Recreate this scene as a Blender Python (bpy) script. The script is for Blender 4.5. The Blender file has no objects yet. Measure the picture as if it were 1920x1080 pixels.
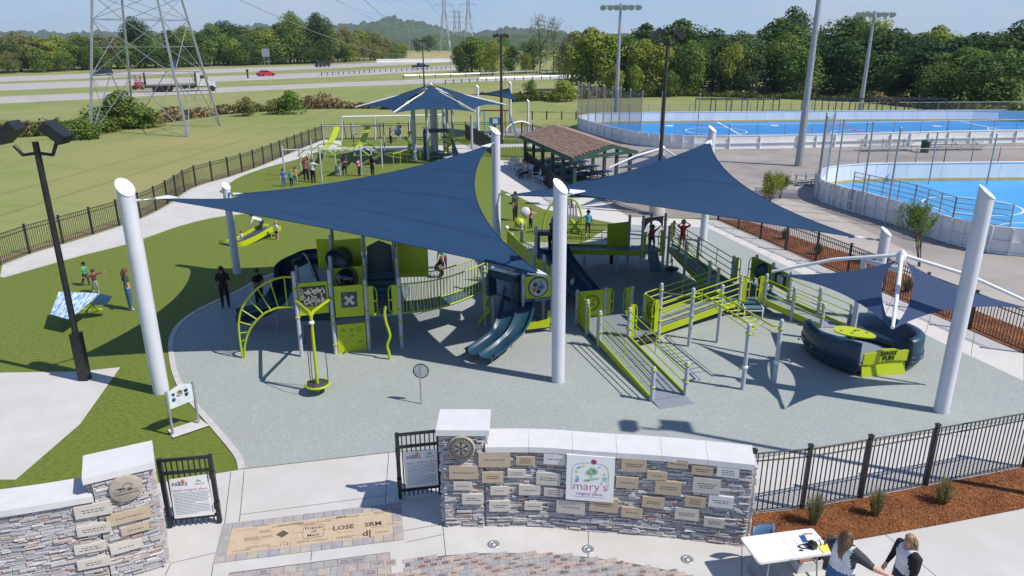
import bpy, bmesh, math, random
import numpy as np
from mathutils import Vector, Matrix, noise as mnoise
R_=random.Random(7)
# ---------------------------------------------------------------- camera, world, sun
F=1373.; H=9.6; YH=70.; ROLL=math.radians(-0.14)
TH=math.atan((540-YH)/F)
fw=np.array([0,math.cos(TH),-math.sin(TH)]); rt=np.array([1,0,0.]); up=np.cross(rt,fw)
cr,sr=math.cos(ROLL),math.sin(ROLL)
CR=cr*rt+sr*up; CU=-sr*rt+cr*up
SC=bpy.context.scene
cam=bpy.data.cameras.new('camera'); camo=bpy.data.objects.new('camera',cam); SC.collection.objects.link(camo)
cam.sensor_width=36; cam.lens=F/1920*36; cam.clip_end=8000; cam.clip_start=.1
camo.matrix_world=Matrix(((CR[0],CU[0],-fw[0],0),(CR[1],CU[1],-fw[1],0),(CR[2],CU[2],-fw[2],H),(0,0,0,1)))
SC.camera=camo
SUN=Vector((0.598,-0.236,0.766)).normalized()
W=bpy.data.worlds.new('World'); SC.world=W; W.use_nodes=True
nt=W.node_tree; nt.nodes.clear()
def wn(t,**k):
    n=nt.nodes.new(t)
    for a,b in k.items(): setattr(n,a,b)
    return n
sky=wn('ShaderNodeTexSky',sky_type='NISHITA'); sky.sun_disc=False
sky.sun_elevation=math.radians(50); sky.sun_rotation=math.atan2(SUN.x,SUN.y); sky.air_density=1.0; sky.dust_density=.15; sky.ozone_density=2.5
tc=wn('ShaderNodeTexCoord'); mp=wn('ShaderNodeMapping'); mp.inputs['Scale'].default_value=(1,1,4.5)
nz=wn('ShaderNodeTexNoise'); nz.inputs['Scale'].default_value=3.2; nz.inputs['Detail'].default_value=7; nz.inputs['Roughness'].default_value=.6
rp=wn('ShaderNodeValToRGB'); rp.color_ramp.elements[0].position=.47; rp.color_ramp.elements[1].position=.72
rp.color_ramp.elements[1].color=(.75,.75,.75,1)
mx=wn('ShaderNodeMixRGB'); mx.inputs[2].default_value=(10.0,10.4,11.4,1)
hs=wn('ShaderNodeHueSaturation'); hs.inputs['Saturation'].default_value=1.0; hs.inputs['Value'].default_value=1.0
sx_=wn('ShaderNodeSeparateXYZ'); gr=wn('ShaderNodeValToRGB'); gm=wn('ShaderNodeMixRGB'); gm.inputs[0].default_value=.8
e_=gr.color_ramp.elements; e_[0].position=0; e_[0].color=(8.4,11.4,15.0,1); e_[1].position=1; e_[1].color=(1.0,2.8,8.0,1); q_=e_.new(.10); q_.color=(4.6,8.4,14.6,1); q_=e_.new(.45); q_.color=(1.7,4.2,9.8,1)
bg=wn('ShaderNodeBackground'); bg.inputs['Strength'].default_value=.056; wo=wn('ShaderNodeOutputWorld')
for a,b in ((tc.outputs['Generated'],mp.inputs[0]),(mp.outputs[0],nz.inputs['Vector']),(nz.outputs[0],rp.inputs[0]),(rp.outputs[0],mx.inputs[0]),(sky.outputs[0],gm.inputs[1]),(gr.outputs[0],gm.inputs[2]),(gm.outputs[0],hs.inputs['Color']),(hs.outputs[0],mx.inputs[1]),(tc.outputs['Generated'],sx_.inputs[0]),(sx_.outputs[2],gr.inputs[0]),(mx.outputs[0],bg.inputs[0]),(bg.outputs[0],wo.inputs[0])): nt.links.new(a,b)
sl=bpy.data.lights.new('sun','SUN'); sl.energy=4.95; sl.angle=math.radians(.53); sl.color=(1,.935,.85)
so=bpy.data.objects.new('sun',sl); SC.collection.objects.link(so); so.rotation_euler=SUN.to_track_quat('Z','Y').to_euler(); so.location=(30,-12,60)
SC.view_settings.view_transform='Standard'; SC.view_settings.look='None'; SC.view_settings.exposure=0.12; SC.view_settings.gamma=1
# ---------------------------------------------------------------- picture measurements -> points of the place
def ray(x,y):
    d=fw*F+CR*(x-960)-CU*(y-540); return d/np.linalg.norm(d)
def G(x,y,z=0.):
    d=ray(x,y); t=(z-H)/d[2]; return Vector((d[0]*t,d[1]*t,z))
def RY(x,y,Y):
    d=ray(x,y); t=Y/d[1]; return Vector((d[0]*t,Y,H+d[2]*t))
def proj(P):
    d=np.array(P,float)-[0,0,H]; z=d@fw
    return 960+F*(d@CR)/z, 540-F*(d@CU)/z
def ZV(p,y):
    lo,hi=-5,80
    for _ in range(50):
        m=(lo+hi)/2
        if proj((p[0],p[1],m))[1]>y: lo=m
        else: hi=m
    return m
def V(*a): return Vector(a)
def cat(pts,n=6,closed=False):
    out=[]; m=len(pts); pts=[Vector(p) for p in pts]
    for i in range(m if closed else m-1):
        if closed: p0,p1,p2,p3=[pts[(i+k)%m] for k in (-1,0,1,2)]
        else: p0=pts[max(i-1,0)];p1=pts[i];p2=pts[i+1];p3=pts[min(i+2,m-1)]
        for j in range(n):
            t=j/n; out.append(.5*((2*p1)+(p2-p0)*t+(2*p0-5*p1+4*p2-p3)*t*t+(3*p1-p0-3*p2+p3)*t**3))
    if not closed: out.append(pts[-1])
    return out
# ---------------------------------------------------------------- materials
MATS={}
def mat(name,col,rough=.6,metal=0,col2=None,scale=8,bump=0,bscale=None,detail=4,fac=None,island=0,trans=0,alpha=None,coat=0,spec=None,stretch=None,col3=None,scale3=.3):
    if name in MATS: return MATS[name]
    m=bpy.data.materials.new(name); m.use_nodes=True; t=m.node_tree; b=t.nodes['Principled BSDF']
    b.inputs['Base Color'].default_value=(*col,1); b.inputs['Roughness'].default_value=rough; b.inputs['Metallic'].default_value=metal
    if coat: b.inputs['Coat Weight'].default_value=coat
    if spec is not None: b.inputs['Specular IOR Level'].default_value=spec
    L=t.links.new
    tcn=t.nodes.new('ShaderNodeTexCoord'); vec=tcn.outputs['Object']
    if stretch:
        mpn=t.nodes.new('ShaderNodeMapping'); mpn.inputs['Scale'].default_value=stretch; L(vec,mpn.inputs[0]); vec=mpn.outputs[0]
    cur=None
    if col2 is None and not island: col2=tuple(c*.86 for c in col)
    if col2:
        n=t.nodes.new('ShaderNodeTexNoise'); n.inputs['Scale'].default_value=scale; n.inputs['Detail'].default_value=detail; n.inputs['Roughness'].default_value=.65; L(vec,n.inputs['Vector'])
        r=t.nodes.new('ShaderNodeValToRGB'); lo,hi=fac or (.38,.62); r.color_ramp.elements[0].position=lo; r.color_ramp.elements[1].position=hi
        r.color_ramp.elements[0].color=(*col,1); r.color_ramp.elements[1].color=(*col2,1); L(n.outputs[0],r.inputs[0]); cur=r.outputs[0]
    if col3:
        n3=t.nodes.new('ShaderNodeTexNoise'); n3.inputs['Scale'].default_value=scale3; n3.inputs['Detail'].default_value=5; n3.inputs['Roughness'].default_value=.6; L(tcn.outputs['Object'],n3.inputs['Vector'])
        r3=t.nodes.new('ShaderNodeValToRGB'); r3.color_ramp.elements[0].position=.42; r3.color_ramp.elements[1].position=.66; L(n3.outputs[0],r3.inputs[0])
        x3=t.nodes.new('ShaderNodeMixRGB'); x3.inputs[2].default_value=(*col3,1); L(r3.outputs[0],x3.inputs[0]); L(cur,x3.inputs[1]); cur=x3.outputs[0]
    if island:
        g=t.nodes.new('ShaderNodeNewGeometry'); hsn=t.nodes.new('ShaderNodeHueSaturation'); mr=t.nodes.new('ShaderNodeMapRange'); mr.inputs[3].default_value=1-island; mr.inputs[4].default_value=1+island
        L(g.outputs['Random Per Island'],mr.inputs[0]); L(mr.outputs[0],hsn.inputs['Value'])
        mr2=t.nodes.new('ShaderNodeMapRange'); oi=t.nodes.new('ShaderNodeObjectInfo'); mr2.inputs[3].default_value=.488; mr2.inputs[4].default_value=.522; L(oi.outputs['Random'],mr2.inputs[0]); L(mr2.outputs[0],hsn.inputs['Hue'])
        if cur: L(cur,hsn.inputs['Color'])
        else: hsn.inputs['Color'].default_value=(*col,1)
        cur=hsn.outputs[0]
    if cur: L(cur,b.inputs['Base Color'])
    if bump:
        bn=t.nodes.new('ShaderNodeBump'); bn.inputs['Strength'].default_value=bump; bn.inputs['Distance'].default_value=.02
        n2=t.nodes.new('ShaderNodeTexNoise'); n2.inputs['Scale'].default_value=bscale or scale*2; n2.inputs['Detail'].default_value=5; L(vec,n2.inputs['Vector']); L(n2.outputs[0],bn.inputs['Height']); L(bn.outputs[0],b.inputs['Normal'])
    if trans:
        o=t.nodes['Material Output']; tr=t.nodes.new('ShaderNodeBsdfTranslucent'); ms=t.nodes.new('ShaderNodeMixShader'); ms.inputs[0].default_value=trans
        if cur: L(cur,tr.inputs[0])
        else: tr.inputs[0].default_value=(*col,1)
        L(b.outputs[0],ms.inputs[1]); L(tr.outputs[0],ms.inputs[2]); L(ms.outputs[0],o.inputs['Surface'])
    if alpha is not None:
        b.inputs['Alpha'].default_value=alpha
    MATS[name]=m; return m
def netmat(name,col,sc,open_=.75):
    "woven netting: a procedural grid of threads"
    m=bpy.data.materials.new(name); m.use_nodes=True; t=m.node_tree; b=t.nodes['Principled BSDF']; b.inputs['Base Color'].default_value=(*col,1); b.inputs['Alpha'].default_value=1-open_
    MATS[name]=m; return m
GREEN=mat('lime_green_powder_coat',(.37,.465,.006),.38,col2=(.34,.43,.006),scale=3)
GREENP=mat('lime_green_plastic_panel',(.39,.475,.004),.45,col2=(.355,.44,.006),scale=4)
POST=mat('grey_powder_coated_post',(.40,.44,.50),.4,col2=(.36,.40,.46),scale=5)
MAST=mat('pale_grey_painted_steel',(.60,.62,.68),.42,col2=(.56,.58,.64),scale=1.5)
WHITEM=mat('white_painted_steel',(.76,.77,.80),.4,col2=(.68,.70,.73),scale=3)
NAVY=mat('navy_moulded_plastic',(.010,.038,.072),.4,col2=(.012,.046,.085),scale=2,coat=.15)
NAVYL=mat('slide_blue_plastic',(.012,.045,.078),.38,col2=(.015,.054,.09),scale=2,coat=.2)
DECK=mat('grey_blue_coated_deck',(.22,.25,.29),.6,col2=(.19,.22,.26),scale=30,bump=.15,bscale=120)
DECKB=mat('slate_blue_deck_coating',(.085,.17,.24),.55,col2=(.07,.15,.21),scale=20)
BLACKM=mat('black_powder_coated_steel',(.012,.013,.016),.42,col2=(.02,.021,.025),scale=6)
DKBROWN=mat('dark_bronze_pole',(.035,.028,.025),.5)
STEEL=mat('galvanised_steel',(.42,.44,.46),.45,.5,col2=(.33,.35,.37),scale=4)
CONC=mat('light_concrete',(.53,.52,.505),.85,col2=(.485,.475,.46),scale=1.3,bump=.15,bscale=60,detail=8,col3=(.475,.455,.43),scale3=.45)
CONC2=mat('kerb_concrete',(.50,.485,.46),.85,col2=(.44,.42,.40),scale=4,bump=.2,bscale=50)
JOINT=mat('dark_slab_joint',(.10,.09,.085),.9)  # thin dark strips drawn for the joints between walk slabs
CAPM=mat('white_cast_stone_coping',(.60,.60,.605),.75,col2=(.56,.56,.565),scale=3,bump=.08,bscale=40)
# ---------------------------------------------------------------- mesh building
def link(o): SC.collection.objects.link(o); return o
class MB:
    def __init__(s): s.v=[]; s.f=[]; s.m=[]; s.sm=[]
    def add(s,vs,fs,mi=0,smooth=False):
        n=len(s.v); s.v+= [tuple(v) for v in vs]; s.f+=[tuple(i+n for i in f) for f in fs]; s.m+=[mi]*len(fs); s.sm+=[smooth]*len(fs); return s
    def box(s,c,d,rz=0,mi=0,rot=None):
        M=rot if rot is not None else Matrix.Rotation(rz,3,'Z'); c=Vector(c)
        vs=[c+M@Vector((x*d[0]/2,y*d[1]/2,z*d[2]/2)) for x in(-1,1) for y in(-1,1) for z in(-1,1)]
        return s.add(vs,[(0,1,3,2),(4,6,7,5),(0,4,5,1),(2,3,7,6),(0,2,6,4),(1,5,7,3)],mi)
    def beam(s,a,b,w,h=None,mi=0,upv=(0,0,1)):
        a,b=Vector(a),Vector(b); h=h or w; d=(b-a); L=d.length
        if L<1e-6: return s
        d/=L; u=Vector(upv)
        if abs(d.dot(u))>.98: u=Vector((0,1,0))
        sd=d.cross(u).normalized(); u=sd.cross(d)
        M=Matrix((sd,d,u)).transposed()
        return s.box((a+b)/2,(w,L,h),mi=mi,rot=M)
    def tube(s,pts,r,n=8,mi=0,cap=True,closed=False):
        pts=[Vector(p) for p in pts]; m=len(pts); rs=r if isinstance(r,(list,tuple)) else [r]*m
        vs=[];fs=[]; prev=None
        for i,p in enumerate(pts):
            if closed: t=pts[(i+1)%m]-pts[i-1]
            else: t=(pts[min(i+1,m-1)]-pts[max(i-1,0)])
            t=t.normalized() if t.length>1e-9 else Vector((0,0,1))
            if prev is None:
                a=Vector((0,0,1)) if abs(t.z)<.9 else Vector((1,0,0)); sd=t.cross(a).normalized()
            else:
                sd=(prev-t*prev.dot(t)); sd=sd.normalized() if sd.length>1e-6 else t.orthogonal().normalized()
            prev=sd; u=t.cross(sd)
            for k in range(n):
                an=2*math.pi*k/n; vs.append(p+(sd*math.cos(an)+u*math.sin(an))*rs[i])
        for i in range(m if closed else m-1):
            for k in range(n):
                a=i*n+k; b=i*n+(k+1)%n; j=((i+1)%m)*n; fs.append((a,b,j+(k+1)%n,j+k))
        s.add(vs,fs,mi,True)
        if cap and not closed:
            s.add(vs[:n],[tuple(range(n-1,-1,-1))],mi); s.add(vs[-n:],[tuple(range(n))],mi)
        return s
    def lathe(s,c,prof,n=16,mi=0,axis=None,smooth=True):
        c=Vector(c); M=Matrix.Identity(3) if axis is None else Vector(axis).to_track_quat('Z','Y').to_matrix()
        vs=[];fs=[]
        for r,z in prof:
            for k in range(n):
                a=2*math.pi*k/n; vs.append(c+M@Vector((r*math.cos(a),r*math.sin(a),z)))
        for i in range(len(prof)-1):
            for k in range(n): fs.append((i*n+k,i*n+(k+1)%n,(i+1)*n+(k+1)%n,(i+1)*n+k))
        s.add(vs,fs,mi,smooth)
        if prof[0][0]>1e-4: s.add(vs[:n],[tuple(range(n-1,-1,-1))],mi)
        if prof[-1][0]>1e-4: s.add(vs[-n:],[tuple(range(n))],mi)
        return s
    def ball(s,c,r,n=10,mi=0,sc=(1,1,1),M=None):
        c=Vector(c); vs=[];fs=[]; h=n//2+1
        for i in range(h+1):
            ph=math.pi*i/h
            for k in range(n):
                a=2*math.pi*k/n; q=Vector((math.sin(ph)*math.cos(a)*sc[0],math.sin(ph)*math.sin(a)*sc[1],math.cos(ph)*sc[2]))*r
                vs.append(c+(M@q if M else q))
        for i in range(h):
            for k in range(n): fs.append((i*n+k,(i+1)*n+k,(i+1)*n+(k+1)%n,i*n+(k+1)%n))
        return s.add(vs,fs,mi,True)
    def prism(s,pts,ext,mi=0):
        "closed outline pts (3D, planar) extruded by vector ext"
        pts=[Vector(p) for p in pts]; e=Vector(ext); n=len(pts)
        vs=pts+[p+e for p in pts]
        nrm=Vector((0,0,0))
        for i in range(n): nrm+=pts[i].cross(pts[(i+1)%n])
        fl=nrm.dot(e)>0
        fs=[tuple(range(n-1,-1,-1)) if fl else tuple(range(n)), tuple(range(n,2*n)) if fl else tuple(range(2*n-1,n-1,-1))]
        for i in range(n):
            j=(i+1)%n; fs.append((i,j,j+n,i+n) if fl else (j,i,i+n,j+n))
        return s.add(vs,fs,mi)
    def grid(s,P,mi=0,smooth=True):
        "P[i][j] points"
        a=len(P);b=len(P[0]); vs=[p for r in P for p in r]
        fs=[(i*b+j,i*b+j+1,(i+1)*b+j+1,(i+1)*b+j) for i in range(a-1) for j in range(b-1)]
        return s.add(vs,fs,mi,smooth)
    def mesh(s,name,mats,org=(0,0,0)):
        me=bpy.data.meshes.new(name); o=Vector(org)
        me.from_pydata([(v[0]-o.x,v[1]-o.y,v[2]-o.z) for v in s.v],[],s.f)
        for m in (mats if isinstance(mats,(list,tuple)) else [mats]): me.materials.append(m)
        me.polygons.foreach_set('material_index',s.m); me.polygons.foreach_set('use_smooth',s.sm); me.update(); return me
    def build(s,name,mats,parent=None,kind=None,label=None):
        org=ORG.get(parent.name,Vector()) if parent else Vector()
        me=s.mesh(name,mats,org); o=link(bpy.data.objects.new(name,me))
        if parent: o.parent=parent; ORG[o.name]=org
        if kind: o['kind']=kind
        if label: o['label']=label
        return o
ORG={}
def root(name,label,cat_,loc=(0,0,0),group=None):
    o=link(bpy.data.objects.new(name,None)); o.location=loc; o.empty_display_size=.2; o['label']=label; o['category']=cat_
    if group: o['group']=group
    ORG[o.name]=Vector(loc); return o
def tag(o,label,cat_,group=None):
    o['label']=label; o['category']=cat_
    if group: o['group']=group
    return o
def inst(name,me,parent,loc,rot=None):
    o=link(bpy.data.objects.new(name,me)); org=ORG.get(parent.name,Vector()) if parent else Vector(); o.location=Vector(loc)-org
    if rot is not None: o.rotation_euler=rot
    if parent: o.parent=parent
    return o
def solid(mb,name,mats,loc,label,cat_,group=None):
    me=mb.mesh(name,mats,loc); o=link(bpy.data.objects.new(name,me)); o.location=loc; return tag(o,label,cat_,group)
def copy_tree(o,parent=None):
    c=o.copy(); link(c); c.parent=parent
    for ch in o.children: copy_tree(ch,c)
    return c
def text(s,p,size,M,m,name,parent,depth=.003,align='CENTER',bold=0):
    cu=bpy.data.curves.new('t','FONT'); cu.body=s; cu.size=size; cu.align_x=align; cu.align_y='CENTER'; cu.extrude=depth/2; cu.offset=bold; cu.resolution_u=2
    t=link(bpy.data.objects.new('t',cu)); bpy.context.view_layer.update()
    me=bpy.data.meshes.new_from_object(t.evaluated_get(bpy.context.evaluated_depsgraph_get())); bpy.data.objects.remove(t)
    org=ORG.get(parent.name,Vector()) if parent else Vector()
    me.transform(Matrix.Translation(Vector(p)-org)@M.to_4x4()); me.materials.clear(); me.materials.append(m)
    o=link(bpy.data.objects.new(name,me)); 
    if parent: o.parent=parent; ORG[o.name]=org
    return o
def frame(x,n):
    "text axes: x along the line, n outward normal"
    x=Vector(x).normalized(); n=Vector(n).normalized(); y=n.cross(x); return Matrix((x,y,n)).transposed()
def sheet(name,pts,z,m,kind='structure'):
    from mathutils.geometry import delaunay_2d_cdt
    P=[]
    for p in pts:
        q=Vector((p[0],p[1]))
        if not P or (q-P[-1]).length>.004: P.append(q)
    if (P[0]-P[-1]).length<.004: P.pop()
    n=len(P); vs,_,fs,_,_,_=delaunay_2d_cdt(P,[(i,(i+1)%n) for i in range(n)],[],1,1e-5)
    me=bpy.data.meshes.new(name)
    def ccw(f): a,b,c=[vs[k] for k in f[:3]]; return (b-a).cross(c-a)>0
    me.from_pydata([(v.x,v.y,z) for v in vs],[],[f if ccw(f) else tuple(reversed(f)) for f in fs]); me.materials.append(m); me.update(); o=link(bpy.data.objects.new(name,me)); o['kind']=kind; return o
def offs(pts,d):
    out=[]
    for i,p in enumerate(pts):
        t=(pts[min(i+1,len(pts)-1)]-pts[max(i-1,0)]); n=Vector((-t.y,t.x,0)).normalized(); out.append(p+n*d)
    return out
def ribbon(name,pts,w,z,m,h=0,parent=None,kind='structure'):
    a=offs(pts,w/2); b=offs(pts,-w/2); mb=MB()
    if h:
        for i in range(len(pts)-1):
            q=[a[i],a[i+1],b[i+1],b[i]]; lo=[V(p.x,p.y,z) for p in q]
            vs=lo+[V(p.x,p.y,z+h) for p in q]
            mb.add(vs,[(4,7,6,5),(0,1,5,4),(2,3,7,6)]+([(3,0,4,7)] if i==0 else [])+([(1,2,6,5)] if i==len(pts)-2 else []))
    else:
        mb.grid([[V(p.x,p.y,z) for p in b],[V(p.x,p.y,z) for p in a]],smooth=False)
    o=mb.build(name,m,parent); 
    if kind and not parent: o['kind']=kind
    return o
# ================================================================ SETTING
MEADOW=mat('meadow_grass',(.165,.215,.05),.95,col2=(.22,.245,.068),scale=.45,detail=12,col3=(.27,.25,.095),scale3=.05,bump=.5,bscale=8,fac=(.40,.62),stretch=(1,2.2,1))
TURF=mat('artificial_turf',(.085,.125,.010),.9,col2=(.165,.21,.024),scale=7,detail=12,fac=(.40,.60),bump=.9,bscale=45,col3=(.125,.165,.014),scale3=.25,stretch=(1,2.2,1))
ASPH=mat('worn_asphalt',(.27,.245,.225),.9,col2=(.21,.19,.178),scale=.5,detail=10,bump=.2,bscale=60,col3=(.33,.30,.275),scale3=.15)
def rubber():
    m=mat('poured_rubber_safety_surface',(.315,.345,.345),.9,col2=(.285,.318,.318),scale=.6,bump=.35,bscale=70,col3=(.29,.31,.31),scale3=.22)
    t=m.node_tree; b=t.nodes['Principled BSDF']; src=b.inputs['Base Color'].links[0].from_socket
    tc_=t.nodes.new('ShaderNodeTexCoord'); cur=src
    for sc,th,c in ((38,.60,(.46,.43,.36)),(30,.61,(.20,.29,.30)),(52,.62,(.28,.33,.30))):
        n=t.nodes.new('ShaderNodeTexNoise'); n.inputs['Scale'].default_value=sc; n.inputs['Detail'].default_value=2; t.links.new(tc_.outputs['Object'],n.inputs['Vector'])
        r=t.nodes.new('ShaderNodeValToRGB'); r.color_ramp.elements[0].position=th-.03; r.color_ramp.elements[1].position=th+.03; t.links.new(n.outputs[0],r.inputs[0])
        x=t.nodes.new('ShaderNodeMixRGB'); x.inputs[2].default_value=(*c,1); t.links.new(r.outputs[0],x.inputs[0]); t.links.new(cur,x.inputs[1]); cur=x.outputs[0]
    t.links.new(cur,b.inputs['Base Color']); return m
RUB=rubber()
sheet('meadow',[(-3000,-80),(3000,-80),(3000,3500),(-3000,3500)],0,MEADOW)
fl=[G(0,497),G(60,474),G(150,447),G(255,412),G(310,385),G(360,352),G(430,331),G(490,310),G(560,280),G(605,262)]
fenceL=cat(fl,5)
back=[G(605,262),G(850,258)]
# lawn inside the fence
turf=[V(-34,12.4,0),V(-6.3,12.4,0),V(-6.3,24,0),V(14,24,0),V(12,38,0),V(11.4,40,0),V(3.2,40.5,0),V(-1.5,52,0),V(2,66,0),V(1.5,76,0)]+[V(-5.9,75.6,0),V(-18.9,74.4,0)]+[p for p in reversed(fenceL)]+[V(-34,33,0)]
sheet('artificial_lawn',turf,.006,TURF)
# bare brown strip along the outside of the fence
DIRT=mat('bare_dry_strip',(.27,.17,.10),.95,col2=(.24,.20,.09),scale=.8,detail=8,fac=(.35,.65),bump=.3,bscale=10)
sheet('dry_strip',[p for p in offs(fenceL,.1)]+[p for p in reversed(offs(fenceL,.9))],.003,DIRT)
# plaza asphalt round the rinks
sheet('rink_plaza',[V(1.5,84,0),V(9,81,0),V(16,91,0),V(75,91,0),V(95,30,0),V(40,14,0),V(17,21,0),V(13,33,0),V(11.6,39.4,0),V(5.5,41,0),V(3.6,50,0),V(4,64,0),V(-4,78,0)],.004,ASPH)
# rubber playground surface
kerb_px=[(520,512),(440,550),(380,578),(340,605),(322,635),(322,670),(330,705),(345,735),(365,760),(400,800),(430,835),(448,860),(453,880)]
kerb=cat([V(-3.5,34.6,0),V(-7.2,33,0)]+[G(*p) for p in kerb_px],5)
rub=[V(-3.5,34.6,0)]+kerb[1:]+[G(735,848),G(825,842),G(1405,861),G(1770,808),G(1920,785),G(1920,715),G(1770,645),G(1500,512),G(1326,427),G(1158,421),G(1093,458),V(0,34.9,0)]
sheet('rubber_surface',rub,.014,RUB)
ribbon('lawn_kerb',kerb,.16,0,CONC2,h=.035)
kb2=[V(-3.5,34.6,0),V(0,34.9,0),G(1093,458),G(1158,421)]
ribbon('lawn_kerb',kb2,.14,0,CONC2,h=.035)
SANDC=mat('warm_grey_walk_concrete',(.55,.535,.515),.88,col2=(.50,.485,.465),scale=1.2,detail=8,bump=.15,bscale=60,col3=(.565,.535,.50),scale3=.4)
# right hand walk
wr=[G(1326,427),G(1500,512),G(1770,645),G(1920,715),G(1920,664),G(1770,598),G(1500,482),G(1345,413),G(1180,407),G(1158,420.6)]
sheet('side_walk',wr,.010,SANDC)
JM=MB()
def joint(a,b,w=.015,z=.017,mb=None):
    a,b=Vector(a),Vector(b); d=(b-a).normalized(); n=V(-d.y,d.x,0)*w/2
    (mb or JM).add([V(q.x,q.y,z) for q in (a+n,a-n,b-n,b+n)],[(0,1,2,3)])
for k in range(11):
    t=k/10; joint(G(1345,413).lerp(G(1920,664),t),G(1326,427).lerp(G(1920,715),t),z=.0125)
JM.build('side_walk_joint',JOINT,kind='structure')
# mulch beds
MULCH=mat('shredded_bark_mulch',(.20,.062,.020),.95,col2=(.085,.028,.012),scale=22,detail=6,bump=1.0,bscale=30,col3=(.27,.10,.035),scale3=1.2)
ml=[G(1346,412),G(1505,482),G(1674,556),G(1772,599),G(1920,664),G(1920,618),G(1770,560),G(1700,515),G(1600,478),G(1521,455),G(1453,431),G(1402,415)]
sheet('mulch_bed',ml,.018,MULCH)
mr_=[G(1400,966),G(1503,956),G(1613,936),G(1735,913),G(1920,877),G(1920,955),G(1770,984),G(1603,1014),G(1500,1020),G(1391,1022)]
sheet('mulch_bed',mr_,.03,MULCH)
sheet('walk_beyond_bed',[G(1402,415),G(1453,431),G(1521,455),G(1600,478),G(1700,515),G(1770,560),G(1920,618),G(1920,560),G(1770,505),G(1640,440),G(1540,392),G(1470,372),G(1400,400)],.008,mat('greyish_beige_walk',(.40,.36,.325),.9,col2=(.34,.31,.28),scale=.7,detail=9,bump=.15,bscale=50))
# entrance concrete
ent=[V(-16,2,0),V(26,2,0),V(26,18,0),G(1920,786),G(1770,809),G(1405,862),G(820,844),G(735,849),G(452,881),G(300,906),V(-16,12.6,0)]
ent_o=sheet('entrance_walk',ent,.010,CONC)
jm=MB()
J=lambda a,b: joint(G(*a),G(*b),.014,.0125,jm)
J((729,850),(722,945)); J((458,884),(449,979)); J((433,886),(421,984)); J((449,966),(720,930)); J((320,1058),(310,1080)); J((585,1033),(583,1052)); J((757,996),(826,984)); J((830,984),(836,1044)); J((1103,992),(1103,1046)); J((1391,1020),(1391,1100)); J((1500,1012),(1590,1080)); J((1660,1003),(1760,1085)); J((320,1057),(405,1037)); J((400,1058),(395,1090)); J((1420,880),(1405,862)); J((1560,866),(1520,846)); J((1680,850),(1640,828)); J((1820,820),(1740,812)); J((760,1018),(830,1003))
jm.build('walk_joint',JOINT,parent=None,kind='structure')
# sign pad, left pad with the dark post
sheet('concrete_pad',[G(-40,700),G(150,697),G(226,689),G(150,796),G(30,900),G(-60,900)],.012,CONC)
joint(G(100,738),G(192,728),.014,.0145); 
# lawn side path
inner=cat([G(0,520),G(60,503),G(150,478),G(240,455),G(330,424),G(400,407),G(470,398),G(520,386)],5)
sheet('curved_path',[p for p in offs(fenceL,-.12)][:len(fenceL)-20]+[G(431,340),G(410,360),G(440,372),G(500,382),G(520,386)]+list(reversed(inner)),.010,CONC)
i2=cat([G(410,360),G(428,346),G(450,332),G(500,314),G(560,298),G(600,283),G(640,273)],4)
sheet('curved_path_far',[p for p in offs(fenceL,-.12)][len(fenceL)-22:]+[G(640,264)]+list(reversed(i2)),.0115,CONC)
sheet('cross_path',[G(620,276),G(730,275),G(900,271),G(1110,268),G(1110,273),G(905,277),G(873,287),G(850,300),G(830,296),G(850,283),G(730,282),G(610,283)],.0125,CONC)
sheet('bench_plaza',[G(930,300),G(950,301),G(1075,348),G(1180,407),G(1345,413),G(1326,427),G(1158,420),G(1090,407),G(1018,392),G(973,369),G(930,352)],.009,SANDC)
ribbon('path_kerb',offs(inner,-.1),.2,0,CONC2,h=.03)
ribbon('path_kerb',offs(fenceL,-.3),.25,0,CONC2,h=.025)
# ---- highways (far)
ROAD=mat('highway_concrete',(.40,.375,.355),.9,col2=(.35,.33,.315),scale=.2,detail=8,bump=.1,bscale=20)
RW=mat('road_marking_white',(.75,.74,.70),.7,col2=(.6,.59,.56),scale=2)
RYEL=mat('road_marking_yellow',(.62,.42,.08),.7,col2=(.5,.34,.08),scale=2)
def ext(a,b,t): return a+(b-a)*t
def road(name,p,z,lanes=(.5,)):
    "p: near-edge list and far-edge list"
    n_,f_=p; n_=[G(*q) for q in n_]; f_=[G(*q) for q in f_]
    n_=[ext(n_[0],n_[1],-.6)]+n_; f_=[ext(f_[0],f_[1],-.6)]+f_
    o=sheet(name,n_+list(reversed(f_)),z,ROAD)
    mb=MB(); my=MB()
    def at(t,s):
        i=min(int(t*(len(n_)-1)),len(n_)-2); q=t*(len(n_)-1)-i; return n_[i].lerp(n_[i+1],q).lerp(f_[i].lerp(f_[i+1],q),s)
    for i in range(60):
        a,b=i/60,(i+1)/60; joint(at(a,.1),at(b,.1),.22,z+.004,mb); joint(at(a,.9),at(b,.9),.22,z+.004,my)
        if i%1==0:
            for s in lanes:
                for q in range(3): joint(at(a+(b-a)*q/3,s),at(a+(b-a)*(q+.3)/3,s),.18,z+.004,mb)
    mb.build('lane_marking',RW,kind='structure'); my.build('edge_line',RYEL,kind='structure'); return o
road('highway_near',([(150,187),(630,163),(1080,147),(1130,144)],[(150,175),(630,155),(1080,137),(1130,134)]),.012)
road('highway_middle',([(150,164),(630,144),(860,131)],[(150,152),(630,135),(860,122)]),.012,(.35,.66))
road('highway_far',([(150,147.5),(630,128),(860,116)],[(150,138.5),(630,121),(860,110)]),.012,(.35,.66))
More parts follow.
